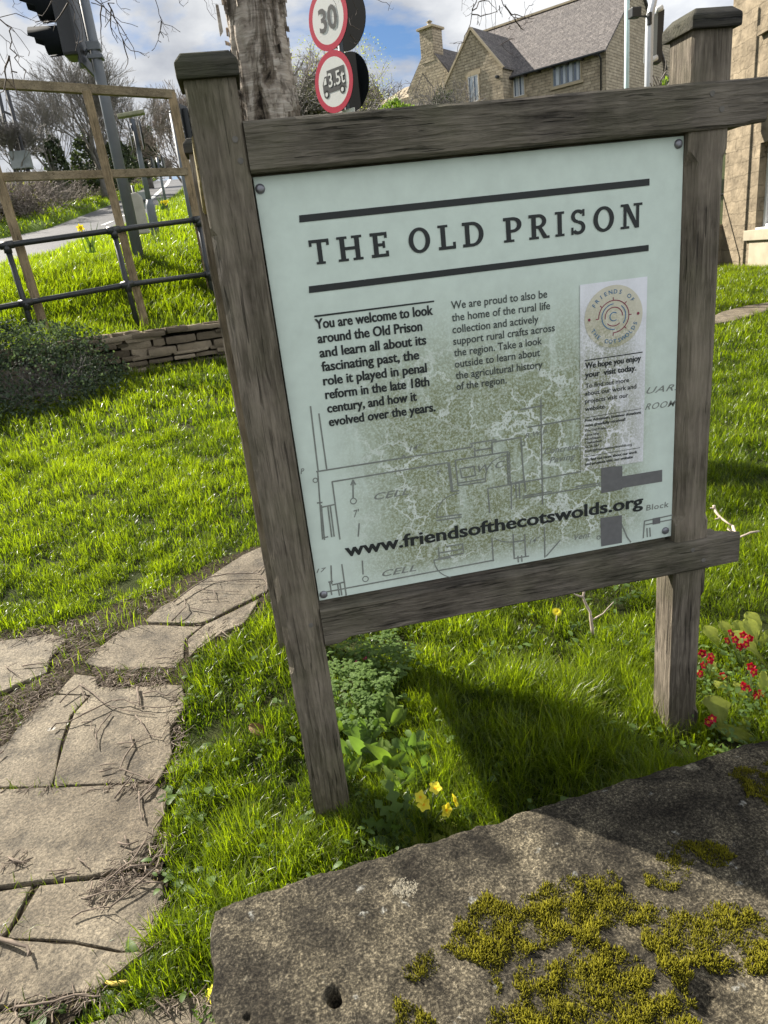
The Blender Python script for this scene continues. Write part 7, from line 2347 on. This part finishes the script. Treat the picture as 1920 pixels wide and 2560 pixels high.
# dandelion flower behind the rail
g0 = gp(1195, 1368); c = np.array(at_y(rayD((1203, 1322)), g0[1]))
DA = thing('dandelion_flower', 'single yellow dandelion flower standing in the grass below the rail', 'flower', tuple(g0))
MB().tube([Vector((0, 0, 0)), Vector((c - g0) * .6 + np.array([.004, 0, 0])), Vector(c - g0)], [.0026, .0022, .002], 6).build('flower_stem', M['twig_pale'], DA, smooth=True)
def rays_flower(c, face, r, n_, mat, parent, org, layers=3, w=.1):
    face = np.array(face, float); face /= np.linalg.norm(face); u_ = np.cross(face, [.3, .2, 1]); u_ /= np.linalg.norm(u_); w_ = np.cross(face, u_); lb_ = LB()
    for ly_ in range(layers):
        for k in range(n_):
            a = 2 * math.pi * (k + .4 * ly_) / n_; d = u_ * math.cos(a) + w_ * math.sin(a)
            lb_.leaf(c, d + face * (.15 + .45 * ly_), face, r * (1 - .22 * ly_), r * w * 2, .3, .1, 0, rp.uniform(.3, .9), 4, 2)
    return lb_.build('flower', mat, parent, org)
rays_flower(c, (.1, -.55, .8), .021, 20, M['petal_y'], DA, g0)
# celandine by the left edge of the stone
g0 = np.array(on_lawn(C7(1225, 1395))); c = g0 + np.array([.002, 0, .025])
CE = thing('celandine_flower', 'small yellow celandine flower against the left side of the stone slab', 'flower', tuple(g0))
rays_flower(c, (-.5, -.3, .8), .019, 8, M['petal_y'], CE, g0, 1, .22)
MB().tube([Vector((0, 0, -.01)), Vector(c - g0)], .0018, 5).build('flower_stem', M['stem'], CE, smooth=True)
lb_ = LB()
for k in range(22):
    b0 = np.array(on_lawn(C7(1200 + rp.uniform(-40, 60), 1500 + rp.uniform(-60, 60)))); lb_.leaf(b0, (rp.normal(), rp.normal(), 1.2), (0, -.4, 1), rp.uniform(.02, .04), rp.uniform(.006, .012), .6, .2, 2, rp.uniform(.4, .9), 12, 2, 0, k)
fz = lb_.build('feathery_weed', M['fern']); tag(fz, 'feathery pale green weed at the lower left corner of the stone slab', 'plant')

# daffodils on the bank and the verge
def daffodil(base, tops, label, r, nleaf, hl):
    base = np.array(base); T = thing('daffodil_clump', label, 'flower', tuple(base)); lb_ = LB()
    for k in range(nleaf): lb_.leaf(base + np.array([rp.normal(0, .03), rp.normal(0, .03), -.02]), (rp.normal(0, .25), rp.normal(0, .2), 1), (0, -1, .1), hl * rp.uniform(.7, 1.2), r * .35, rp.uniform(.1, 1.1), .2, 4, rp.uniform(.3, .8), 6, 2)
    lb_.build('leaves', M['weed'], T, base)
    for c in tops:
        c = np.array(c); fo = rays_flower(c, (.3, -.9, .1), r, 6, M['petal_y'], T, base, 1, .32)
        MB().tube([Vector(c - base), Vector(c - base) + Vector((.3, -.9, .05)).normalized() * r * .7], [r * .28, r * .4], 10, False).build('trumpet', M['petal_y'] if r > .05 and r < .052 else M['petal_o'] if r < .05 else M['petal_y'], fo)
        MB().tube([Vector((rp.normal(0, .02), 0, 0)), Vector((c - base)) * .9 + Vector((0, 0, .02)), Vector(c - base) + Vector((0, .02, .015)), Vector(c - base)], .005, 6).build('flower_stem', M['stem'], T, smooth=True)
y_ = 10.2; cf = crop(0, 400, .3858)
b0 = np.array(at_y(cf(600, 590), y_)); daffodil(b0, [at_y(cf(520, 440), y_)], 'single yellow daffodil leaning over the grass on the bank', .055, 9, .38)
y_ = 24.0; daffodil(at_y(rayF(c6(1150, 1560)), y_), [at_y(rayF(c6(*p)), y_) for p in ((1130, 1470), (1165, 1462), (1205, 1455), (1180, 1490))], 'daffodil clump flowering on the verge below the far sign', .055, 26, .5)

# broad weeds along the path and in the lawn
for k, (cf, x, y, n_, L, lab) in enumerate((
    (C6, 1110, 1440, 6, .075, 'broad pale weed rosette at the path edge left of the left post'), (C6, 1010, 1590, 5, .075, 'round dark weed leaves overlapping the path edge'), (C6, 1160, 1340, 4, .05, 'small upright weed above the pale rosette beside the path'),
    (C7, 1120, 350, 5, .045, 'curled round weed leaves in the grass near the path'), (C7, 1190, 180, 5, .05, 'mixed weed leaves with one yellow leaf by the path'), (C7, 1010, 680, 5, .05, 'silvery weed at the path edge beside the twig pile'),
    (C7, 1150, 760, 4, .045, 'pale weed leaf beside the upper left corner of the slab'), (C7, 810, 1190, 4, .06, 'round grey green weed leaf standing at the lower path joint'), (C7, 230, 1470, 4, .06, 'pale weed leaf at the lower left edge of the path'),
    (C7, 870, 1395, 5, .05, 'flat weed leaves in the joint above the bottom flagstone'), (C7, 1060, 300, 4, .05, 'narrow grey weed leaves beside the path near the dark round leaves'), (C7, 660, 1420, 5, .045, 'flat weed leaves along the joint left of the bottom flagstone'))):
    b0 = np.array(on_lawn(cf(x, y))); lb_ = LB()
    for j in range(n_):
        a = 2 * math.pi * (j + rp.uniform(-.25, .25)) / n_ + k
        lb_.leaf(b0 + np.array([rp.normal(0, .006), rp.normal(0, .006), .006]), (math.cos(a), math.sin(a), rp.uniform(.35, .9)), (0, 0, 1), L * rp.uniform(.7, 1.15), L * rp.uniform(.38, .6), .9, .18, int(rp.choice([0, 1, 3])), rp.uniform(.4, .95), 9, 4, .04, j)
    o_ = lb_.build('weed', M['weed'] if k % 3 else M['fern'], None, b0); o_.location = b0; tag(o_, lab, 'weed', 'weeds along the flagstone path')
# small leaves strewn through the front grass (clover, self-heal): nobody could count them
lb_ = LB()
for k in range(420):
    x, y = rp.uniform(-.75, 1.5), rp.uniform(1.0, 2.6); b0 = np.array([x, y, float(lawn(x, y))])
    a, b_ = stone_uv(x, y)
    if (a > -.02 and b_ > -.03) or in_poly(np.array([x]), np.array([y]), np.array([on_lawn(C6(*p))[:2] for p in ((1540, 150), (1585, 370), (1085, 790), (1070, 1080), (900, 1600), (0, 1600), (0, 700))]))[0] or x < -.5 and y < 1.9: continue
    for j in range(rp.integers(1, 4)):
        aa = rp.uniform(0, 6.28); L = rp.uniform(.014, .042); lb_.leaf(b0 + np.array([rp.normal(0, .012), rp.normal(0, .012), rp.uniform(.008, .045)]), (math.cos(aa), math.sin(aa), rp.uniform(.0, .8)), (0, 0, 1), L, L * rp.uniform(.35, .7), .8, .15, int(rp.choice([0, 1, 3])), rp.uniform(.3, 1), 6, 2, .02, j)
tag(lb_.build('ground_weeds', M['weed']), 'small broad leaves mixed into the grass around the sign', 'weeds', None, 'stuff')

# leafy weeds in the sunlit gap between the left post and the shadow
for k, (px, py, n_, L, lab) in enumerate(((748, 1580, 9, .085, 'leafy weed right beside the left post below the ferny clump'), (800, 1600, 10, .10, 'tall leafy weed in the sunlit gap below the ferny clump'), (850, 1575, 9, .09, 'leafy weed at the edge of the sign shadow under the rail'),
                                         (770, 1650, 9, .08, 'leafy weed in the sunlit gap above the dock leaves'), (830, 1660, 10, .09, 'dense leafy weed just above the yellow primrose'), (885, 1640, 8, .075, 'leafy weed on the shadow line right of the sunlit gap'), (745, 1690, 8, .07, 'short leafy weed against the lower left post'),
                                         (905, 1690, 8, .065, 'low leafy weed just behind the yellow primrose flowers'), (860, 1720, 8, .075, 'leafy weed between the primrose and the dandelion leaves'), (815, 1540, 9, .09, 'leafy weed among the lowest ferny leaves under the rail'))):
    b0 = gp(px, py); lb_ = LB()
    for j in range(n_ * 2):
        a = rp.uniform(0, 6.28); el = rp.uniform(.4, 2.2); o0 = b0 + np.array([rp.normal(0, .016), rp.normal(0, .014), rp.uniform(0, .03)]); l_ = L * rp.uniform(.5, 1.15)
        lb_.leaf(o0, (math.cos(a), math.sin(a), el), (math.cos(a) * -.4, -.9, .5), l_, l_ * rp.uniform(.26, .5), rp.uniform(.4, 1.4), .2, int(rp.choice([0, 0, 1, 3])), rp.uniform(.35, 1.0), 8, 4, .03, j)
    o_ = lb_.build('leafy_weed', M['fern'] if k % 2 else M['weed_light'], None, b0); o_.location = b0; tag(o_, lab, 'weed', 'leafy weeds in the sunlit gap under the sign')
# dead leaf, catkin
b0 = np.array(on_lawn(C6(1488, 1215), .03)); lb_ = LB()
lb_.leaf(b0 + np.array([.022, -.004, -.004]), (-.75, .2, .35), (-.2, -.75, .6), .06, .042, .5, .5, 3, .5, 10, 6, .08, 2); lb_.leaf(b0 + np.array([.02, 0, -.002]), (.5, -.3, -.25), (0, 0, 1), .03, .003, .4, 0, 4, .3, 5, 2)
dl_ = np_mesh('dead_leaf', np.array(lb_.v) - b0, quads=np.array(lb_.f), mat=M['brown_leaf'], smooth=True); dl_.location = b0
tag(dl_, 'curled brown dead leaf lying in the grass left of the left post', 'leaf')
P = [Vector(on_lawn(C7(*p), .022)) for p in ((610, 1278), (650, 1290), (700, 1283), (752, 1275))]
M['catkin'] = plain('yellow_catkin', (0.5, 0.38, 0.07), 0.8, 0, 0.5, 220, 0.004)
mb = MB().tube(P, [.003, .0052, .0052, .003], 10)
tag(mb.build('catkin', M['catkin'], smooth=True), 'yellow catkin lying at the lower edge of the path', 'catkin')

# ------------------------------------------------------------------ sticks and twigs
def stick(name, pts, r, mat, seed, forks=0):
    rg = np.random.default_rng(seed); P = np.array(pts)
    Q = []
    for a, b_ in zip(P[:-1], P[1:]):
        k = max(2, int(np.linalg.norm(b_ - a) / .02))
        for i in range(k): Q.append(a + (b_ - a) * i / k)
    Q.append(P[-1]); Q = np.array(Q); Q[1:-1] += rg.normal(0, .0011, Q[1:-1].shape)
    rs_ = r * (1.1 - .5 * np.linspace(0, 1, len(Q))) * (1 + .12 * rg.normal(0, 1, len(Q))).clip(.7, 1.4)
    mb = MB().tube([Vector(q) for q in Q], list(rs_), 7)
    for _ in range(forks):
        i = rg.integers(1, max(2, len(Q) - 1)); d = rg.normal(0, 1, 3); d[2] = abs(d[2]) * .25; d /= np.linalg.norm(d); L = rg.uniform(.015, .05)
        mb.tube([Vector(Q[i]), Vector(Q[i] + d * L * .5 + rg.normal(0, .003, 3)), Vector(Q[i] + d * L)], [r * .55, r * .5, r * .35], 5)
    return mb.build(name, mat, smooth=True)


SL_TOP = 0.024
TW = [
    (C6, [(295, 1205), (320, 1170), (385, 1165), (480, 1120), (560, 1080), (640, 1040), (720, 1035), (800, 1070), (920, 1080), (1045, 1066)], .0036, 'long wavy twig crossing the big cracked flagstone', 3, .012),
    (C6, [(460, 945), (540, 1000), (600, 1055), (690, 1090), (820, 1110), (890, 1120)], .003, 'twig crossing under the long wavy twig on the cracked flagstone', 3, .004),
    (C6, [(345, 1052), (400, 990), (460, 952), (490, 1032)], .003, 'bent twig shaped like an inverted v on the cracked flagstone', 1, .01),
    (C6, [(640, 1110), (580, 1180), (550, 1240), (560, 1312)], .0028, 'twig hanging down from the middle of the long wavy twig', 2, .004),
    (C6, [(470, 1165), (530, 1155), (525, 1200), (545, 1250)], .0022, None, 1, .003),
    (C6, [(790, 965), (806, 1066)], .0062, 'short thick stub of branch on the cracked flagstone', 0, .004), (C6, [(820, 1000), (900, 985), (960, 1010), (1040, 960)], .003, None, 2, .008),
    (C6, [(780, 1125), (820, 1170), (850, 1230), (935, 1256)], .003, None, 2, .004), (C6, [(680, 1285), (770, 1280), (880, 1250)], .0026, None, 2, .004), (C6, [(770, 1292), (720, 1360), (688, 1430), (800, 1470), (880, 1510)], .0034, 'zigzag twig at the lower right of the cracked flagstone', 2, .006),
    (C6, [(750, 1240), (770, 1310)], .0034, None, 0, .004), (C6, [(570, 1450), (650, 1430)], .0034, None, 0, .002), (C6, [(575, 1412), (675, 1405)], .0026, None, 0, .002),
    (C6, [(660, 1602), (740, 1500), (770, 1462)], .0032, None, 0, .006), (C6, [(800, 1612), (860, 1560), (930, 1470)], .0036, None, 1, .006), (C6, [(1000, 472), (1090, 400), (1200, 330), (1300, 310), (1480, 305), (1540, 360), (1530, 422)], .0042, 'long arched stick on the farthest flagstone by the sign', 3, .015),
    (C6, [(1490, 300), (1532, 250)], .003, None, 0, .02), (C6, [(1090, 505), (1240, 530)], .0028, None, 0, .003), (C6, [(990, 580), (1040, 530), (1070, 500), (1060, 460)], .0038, None, 2, .012), (C6, [(1150, 460), (1310, 450)], .003, None, 2, .004), (C6, [(1230, 402), (1242, 450)], .003, None, 0, .004),
    (C6, [(1080, 360), (1280, 350), (1490, 355)], .0024, None, 4, .003), (C6, [(1140, 400), (1400, 415)], .0024, None, 2, .003), (C6, [(1280, 640), (1340, 690)], .0034, None, 1, .006), (C6, [(1090, 790), (1150, 722), (1240, 650)], .0032, None, 1, .004), (C6, [(890, 800), (960, 790), (1050, 802)], .0026, None, 1, .003),
    (C7, [(800, 182), (802, 240), (822, 350), (830, 312)], .003, None, 0, .005), (C7, [(920, 90), (830, 200), (805, 232)], .0042, None, 1, .006), (C7, [(680, 475), (740, 485), (800, 465)], .0034, None, 2, .004), (C7, [(718, 436), (730, 480)], .003, None, 0, .005), (C7, [(935, 250), (945, 310), (880, 400), (870, 460)], .0036, None, 2, .008),
    (C7, [(835, 465), (760, 580), (700, 620), (560, 740)], .0034, 'long straight twig on top of the twig pile at the path edge', 2, .012), (C7, [(930, 520), (860, 600), (750, 610), (600, 692)], .0034, None, 2, .01), (C7, [(640, 842), (760, 740), (900, 620), (960, 450)], .003, None, 2, .008), (C7, [(408, 912), (470, 870), (560, 850), (640, 850)], .003, 'forked twig left of the twig pile on the lower flagstone', 4, .004),
    (C7, [(500, 792), (620, 755), (745, 750)], .0034, None, 2, .006), (C7, [(750, 605), (790, 662)], .0034, None, 0, .004), (C7, [(690, 650), (720, 727)], .0034, None, 0, .004), (C7, [(532, 700), (508, 792)], .003, None, 1, .004), (C7, [(272, 636), (390, 630)], .003, None, 0, .003), (C7, [(300, 662), (440, 620)], .0024, None, 0, .003), (C7, [(390, 650), (460, 661)], .003, None, 0, .003),
    (C7, [(450, 565), (490, 590), (510, 626)], .0026, 'small bent twig alone in the middle of a lower flagstone', 0, .006), (C7, [(-40, 1015), (60, 1050), (150, 1070), (178, 1118)], .0065, 'thick crooked stick at the left edge of the path', 1, .008), (C7, [(50, 560), (110, 590), (175, 580)], .0034, None, 2, .006),
    (C7, [(620, 1266), (760, 1160), (900, 1060), (1072, 940)], .0026, 'long thin twig at the lower path edge above the catkin', 0, .006), (C7, [(90, 1420), (300, 1390), (430, 1355), (600, 1360)], .0034, 'long stick along the lower edge of the path', 2, .006), (C7, [(80, 1442), (92, 1380)], .003, None, 0, .006), (C7, [(0, 1392), (32, 1312)], .003, None, 0, .006),
    (C7, [(880, 1360), (1000, 1490)], .003, 'thin twig lying on the bottom flagstone', 1, .004), (C7, [(830, 1022), (892, 960)], .0042, None, 1, .008), (C7, [(780, 700), (930, 706)], .0034, None, 1, .006), (C6, [(20, 1330), (-60, 1400)], .003, None, 0, .004), (C6, [(130, 840), (200, 830), (290, 820)], .0034, None, 1, .004), (C6, [(30, 840), (80, 880), (110, 900)], .0026, None, 2, .004),
]
for k, (cf, pts, r, lab, fk, hgt) in enumerate(TW):
    nP = len(pts)
    P = [np.array(on_lawn(cf(*p), SL_TOP + r + hgt * math.sin(math.pi * i / max(1, nP - 1)))) for i, p in enumerate(pts)]
    tag(stick('twig', P, r * .82, M['twig'], 900 + k, fk), lab or 'thin dark fallen twig lying on the flagstone path', 'twig', 'fallen twigs on the path')

# loose litter of broken twigs between and on the slabs
S = []
rl = np.random.default_rng(66)
for cf, poly, cnt in ((C6, [(540, 850), (1000, 850), (960, 950), (760, 970), (560, 955)], 420), (C6, [(270, 680), (450, 560), (690, 600), (660, 700), (480, 820), (280, 850)], 420), (C6, [(0, 1030), (250, 900), (400, 860), (330, 1000), (150, 1150), (0, 1300)], 420), (C6, [(0, 640), (280, 600), (300, 690), (0, 720)], 120),
                      (C6, [(960, 1000), (1110, 980), (1080, 1250), (1010, 1500), (930, 1480)], 170), (C6, [(700, 430), (1000, 380), (980, 500), (720, 560)], 110), (C6, [(1050, 600), (1400, 560), (1380, 680), (1090, 830), (960, 860)], 110), (C6, [(560, 1500), (900, 1490), (900, 1540), (560, 1560)], 50),
                      (C7, [(650, 560), (900, 430), (990, 380), (1010, 560), (760, 740), (560, 740)], 200), (C7, [(500, 700), (760, 640), (740, 760), (500, 860)], 90), (C7, [(840, 880), (960, 780), (940, 1050), (820, 1120)], 60), (C7, [(60, 1380), (600, 1300), (700, 1380), (300, 1480), (0, 1500)], 120), (C7, [(0, 510), (160, 520), (170, 620), (0, 640)], 40),
                      (C7, [(860, 1340), (1250, 1320), (1240, 1450), (900, 1440)], 60), (C6, [(0, 1540), (900, 1520), (900, 1560), (0, 1570)], 70), (C6, [(1100, 640), (1560, 330), (1600, 440), (1350, 680)], 70)):
    poly = np.array(poly, float); lo, hi = poly.min(0), poly.max(0); c = 0
    while c < cnt:
        p = rl.uniform(lo, hi)
        if not in_poly(np.array([p[0]]), np.array([p[1]]), poly)[0]: continue
        c += 1
        if rl.random() < .35: continue
        q = np.array(on_lawn(cf(*p), .014 + rl.uniform(0, .012))); a = rl.normal(.75, .7) if rl.random() < .6 else rl.uniform(0, 6.28); L = rl.uniform(.01, .06); r = rl.uniform(.0007, .002)
        d = np.array([math.cos(a), math.sin(a), rl.normal(0, .08)]) * L / 2; mdl = q + np.array([rl.normal(0, .004), rl.normal(0, .004), .001])
        S.append([*(q - d), r, *mdl, r * .9]); S.append([*mdl, r * .9, *(q + d), r * .6])
S = np.array(S); pick = (np.arange(len(S)) // 2) % 5 < 2
M['twig_grey'] = plain('weathered_twig', (0.24, 0.195, 0.15), 0.85, 0, 0.4, 40)
tl2 = segs_mesh('twig_litter', S[pick], M['twig_grey'], None, 4)
tag(tl2, 'pale weathered twig bits gathered in the joints of the flagstone path', 'twig litter', None, 'stuff')
tl = segs_mesh('twig_litter', S[~pick], M['twig'], None, 4)
tag(tl, 'dark broken twig litter gathered in the joints of the flagstone path', 'twig litter', None, 'stuff')

# pale bare sticks standing in the grass
cK = crop(1060, 1380, .5184)
P = [np.array(at_y(cK(815, 395), 2.1)), np.array(at_y(cK(800, 290), 2.12)), np.array(at_y(cK(768, 215), 2.14)), np.array(at_y(cK(772, 178), 2.15)), np.array(at_y(cK(778, 120), 2.16))]
st1 = stick('branch_stick', P, .0062, M['twig_pale'], 5, 0)
mb = [stick('side_twig', [P[2], np.array(at_y(cK(735, 210), 2.13)), np.array(at_y(cK(700, 190), 2.12))], .004, M['twig_pale'], 6), stick('side_twig', [P[1] * .6 + P[0] * .4, np.array(at_y(cK(865, 295), 2.11)), np.array(at_y(cK(915, 240), 2.12))], .0028, M['twig_pale'], 7)]
for o_ in mb: o_.parent = st1
tag(st1, 'pale forked stick standing in the grass below the bottom rail', 'stick')
cL = crop(1600, 1240, .1567)
P = [np.array(at_y(cL(*p), y)) for p, y in (((1180, 150), 2.5), ((1190, 215), 2.5), ((1230, 290), 2.46), ((1330, 390), 2.42), ((1480, 480), 2.38), ((1560, 690), 2.3), ((1640, 640), 2.28), ((1760, 590), 2.26), ((1900, 560), 2.25))]
st2 = stick('branch_stick', P[:5], .0062, M['twig_pale'], 8, 2)
o_ = stick('side_twig', [P[4]] + P[5:], .006, M['twig_pale'], 9, 2); o_.parent = st2
tag(st2, 'pale crooked stick lying behind the end of the bottom rail', 'stick')
# ------------------------------------------------------------------ grass
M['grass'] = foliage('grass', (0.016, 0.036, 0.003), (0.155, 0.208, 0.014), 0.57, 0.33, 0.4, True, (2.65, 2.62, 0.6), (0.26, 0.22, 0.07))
M['grass_dry'] = foliage('dry_grass', (0.12, 0.1, 0.04), (0.34, 0.3, 0.14), 0.3, 0.5, 0.3)


def blades(name, P, L, Wd, lean, rng, mat, seg=2, tintb=None, comb=None, label=None, cat=None):
    """curved tapering blades rooted at P"""
    k = len(P)
    ang = rng.uniform(0, 2 * np.pi, k)
    if comb is not None: ang = np.where(rng.random(k) < 0.3, comb + rng.normal(0, 0.8, k), ang)
    h = np.stack([np.cos(ang), np.sin(ang), np.zeros(k)], -1)
    s = np.stack([-np.sin(ang), np.cos(ang), np.zeros(k)], -1)
    tw = rng.normal(0, 0.5, k)[:, None]
    s = s + h * tw; s /= np.linalg.norm(s, axis=1)[:, None]
    th0 = rng.uniform(0.0, 0.35, k) * lean * 2; th1 = th0 + rng.uniform(0.3, 1.5, k) * lean * 1.6
    V = []; T_ = []
    p = P.copy(); 
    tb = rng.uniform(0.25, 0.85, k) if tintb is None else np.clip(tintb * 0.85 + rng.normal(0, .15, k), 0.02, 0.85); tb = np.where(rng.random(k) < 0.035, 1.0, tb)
    for i in range(seg + 1):
        f = i / seg
        w = Wd * (1 - 0.55 * f ** 1.5)
        if i < seg:
            V += [p - s * w[:, None] * .5, p + s * w[:, None] * .5]; T_ += [tb * (0.45 + 0.55 * f), tb * (0.45 + 0.55 * f)]  # roots tinted darker: shade between blades put into the colour
        else:
            V += [p]; T_ += [np.clip(tb * 1.1, 0, 1)]
        th = th0 + (th1 - th0) * f
        step = (L / seg)[:, None]
        p = p + (h * np.sin(th)[:, None] + np.array([0, 0, 1.0]) * np.cos(th)[:, None]) * step
    nv_ = 2 * seg + 1
    V = np.stack(V, 1).reshape(-1, 3); tint = np.stack(T_, 1).ravel()
    b0 = np.arange(k)[:, None] * nv_
    quads = np.concatenate([b0 + np.array([[2 * i, 2 * i + 1, 2 * i + 3, 2 * i + 2]]) for i in range(seg - 1)]) if seg > 1 else None
    tris = b0 + np.array([[2 * seg - 2, 2 * seg - 1, 2 * seg]])
    o_ = np_mesh(name, V, tris=tris, quads=quads, mat=mat, attrs={'tint': tint}, smooth=True)
    return tag(o_, label, cat, kind='stuff')


def visible(P, mx=0.14):
    px, py, d = project(P)
    return (d > 0.2) & (px > -1920 * mx) & (px < 1920 * (1 + mx)) & (py > -2560 * mx) & (py < 2560 * (1 + mx))


def path_mask(x, y, grow_=0.0):
    msk = np.zeros(len(x), bool)
    for q in PATHPOLY:
        c = q.mean(0); qq = c + (q - c) * (1 + grow_)
        msk |= in_poly(x, y, qq)
    return msk


rg = np.random.default_rng(100)
# zone where the path lies: sparse turf between the slabs, litter instead
def scatter(x0, x1, y0, y1, dens, rng):
    k = int((x1 - x0) * (y1 - y0) * dens)
    x = rng.uniform(x0, x1, k); y = rng.uniform(y0, y1, k)
    P = np.stack([x, y, lawn(x, y)], -1)
    P = P[visible(P, 0.75)]
    return P[visible(P) | (rng.random(len(P)) < 0.35)]


def lawn_filter(P, rng, edge=0.0):
    x, y = P[:, 0], P[:, 1]
    keep = ~path_mask(x, y, -0.015)
    a, b_ = stone_uv(x, y)
    keep &= ~((a > 0.0) & (a < SL) & (b_ > 0.0) & (b_ < SD))
    inz = in_poly(x, y, PZ)
    keep &= ~(inz & (rng.random(len(x)) > 0.13))
    keep &= (y < wall_y(x) - 0.02) | (x > 1.6)
    for cx_, cy_ in ((0.0, 1.68), (1.1, 1.67), (-0.06, 2.55)):
        keep &= ~((np.abs(x - cx_) < 0.048) & (np.abs(y - cy_) < 0.048))
    keep &= np.hypot(x - BT[0], y - BT[1]) > 0.23
    rel = (x - PB.x) * PNrm.x + (y - PB.y) * PNrm.y
    keep &= rel > -0.0
    q2 = np.array(pp_)[:, :2]
    keep &= ~in_poly(x, y, q2)
    return P[keep]


for (nm, y0, y1, x0, x1, dens, Lr, Wr, lean, seg, lab) in (
    ('front_grass', 0.35, 2.05, -2.3, 2.7, 30000, (0.035, 0.085), (0.0016, 0.0034), 0.75, 3, 'bright green grass growing between the path, the sign and the stone slab'),
    ('lawn_grass', 2.05, 3.7, -3.6, 4.6, 15000, (0.04, 0.085), (0.0022, 0.0042), 0.8, 3, 'sunlit lawn grass just behind the sign'),
    ('lawn_grass', 3.7, 6.0, -5.0, 6.5, 6500, (0.045, 0.095), (0.0034, 0.0062), 0.85, 2, 'sunlit lawn grass in the middle of the garden'),
    ('lawn_grass', 6.0, 17.5, -7.0, 14.0, 2200, (0.05, 0.115), (0.006, 0.011), 0.85, 2, 'sunlit lawn grass at the back of the garden')):
    P = lawn_filter(scatter(x0, x1, y0, y1, dens, rg), rg)
    # hidden behind the sign board: thinner
    px, py, d = project(P)
    hid = in_poly(px, py, [(700, 560), (1640, 460), (1600, 1250), (850, 1420)]) & (P[:, 1] > 1.9)
    P = P[~hid | (rg.random(len(P)) < 0.25)]
    cl = vnoise(P[:, :2], 5.5, 1.0, 3); cl2 = vnoise(P[:, :2], 1.3, 7.0, 2); cl3 = vnoise(P[:, :2], 16.0, 3.0, 2)
    P = P[(cl + 0.5 * cl3) > -0.80 + 0.3 * rg.random(len(P))]
    cl = vnoise(P[:, :2], 5.5, 1.0, 3); cl2 = vnoise(P[:, :2], 1.3, 7.0, 2); cl3 = vnoise(P[:, :2], 16.0, 3.0, 2)
    k = len(P)
    L = rg.uniform(*Lr, k) * (1 + 0.85 * cl + 0.4 * cl3).clip(0.3, 2.0)
    longer = np.exp(-(((P[:, 0] - 0.65) / 0.55) ** 2 + ((P[:, 1] - 1.75) / 0.38) ** 2))
    L *= 1 + 0.7 * longer
    # trimmed by feet next to the path
    bedp = np.exp(-(((P[:, 0] - 1.42) / 0.24) ** 2 + ((P[:, 1] - 1.78) / 0.28) ** 2))
    L *= (1 - 0.75 * bedp) * (1 - 0.55 * np.exp(-((P[:, 0] + .01) ** 2 + (P[:, 1] - 1.6) ** 2) / .012))
    L *= 1 - 0.62 * np.exp(-(((P[:, 0] - .19) / .17) ** 2 + ((P[:, 1] - 2.0) / .42) ** 2) ** 2)
    W_ = rg.uniform(*Wr, k)
    tb = 0.52 + 0.38 * cl2 + 0.36 * cl + 0.3 * cl3
    comb = np.pi * 2 * vnoise(P[:, :2], 3.2, 12.0, 2)
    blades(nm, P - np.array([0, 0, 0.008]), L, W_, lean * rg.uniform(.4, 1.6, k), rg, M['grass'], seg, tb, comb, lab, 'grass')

# dry, trodden stuff along the path edges
P = scatter(-1.6, 0.2, 0.8, 3.9, 9000, rg)
inz = in_poly(P[:, 0], P[:, 1], PZ) & ~path_mask(P[:, 0], P[:, 1], -0.02)
P = P[inz & (rg.random(len(P)) < 0.3)]
k = len(P)
blades('dry_grass', P + np.array([0, 0, 0.0]), rg.uniform(0.012, 0.035, k), rg.uniform(.0015, .003, k), np.full(k, 1.2), rg, M['grass_dry'], 2, rg.uniform(.1, .7, k), None, 'dry trodden grass between the path slabs', 'dry grass')

# bank and verge: sample the sheets themselves
def sheet_points(G, k, rng, wt=None):
    h, w = G.shape[:2]
    a = G[:-1, :-1]; b_ = G[:-1, 1:]; c = G[1:, :-1]
    ar = np.linalg.norm(np.cross(b_ - a, c - a), axis=-1)
    if wt is not None: ar = ar * wt(G[:-1, :-1])
    pr = (ar / ar.sum()).ravel(); idx_ = rng.choice(len(pr), k, p=pr)
    i, j = np.unravel_index(idx_, ar.shape)
    u_, v_ = rng.random(k)[:, None], rng.random(k)[:, None]
    d = G[1:, 1:]
    return (a[i, j] * (1 - u_) + b_[i, j] * u_) * (1 - v_) + (c[i, j] * (1 - u_) + d[i, j] * u_) * v_


for nm, G, k, Lr, Wr, lab, wt in (('bank_grass', BANK, 60000, (0.07, 0.2), (0.007, 0.013), 'long rough grass on the bank behind the railing', lambda g: ((g[..., 0] > -5) & (g[..., 0] < 0.6)) + 0.02),
                                  ('verge_grass', VERGE, 40000, (0.08, 0.22), (0.012, 0.03), 'long sunlit grass on the road verge', lambda g: (1 / (1 + (g[..., 1] / 16) ** 3)) * ((g[..., 0] / g[..., 1] < 0.02) + .02)),
                                  ('far_bank_grass', FARB, 40000, (0.14, 0.3), (0.03, 0.06), 'mown grass on the bank across the road', None)):
    P = sheet_points(G, k, rg, wt); P = P[visible(P, .08)]
    if nm == 'bank_grass':
        soil = in_poly(P[:, 0], P[:, 1], [(-1.75, 9.0), (-0.2, 9.3), (-0.2, 9.75), (-1.6, 9.45)]); P = P[~soil | (rg.random(len(P)) < .25)]
    cl = vnoise(P[:, :2], 1.7, 2.0, 3); k = len(P)
    L = rg.uniform(*Lr, k) * (1 + .6 * cl).clip(.3, 2)
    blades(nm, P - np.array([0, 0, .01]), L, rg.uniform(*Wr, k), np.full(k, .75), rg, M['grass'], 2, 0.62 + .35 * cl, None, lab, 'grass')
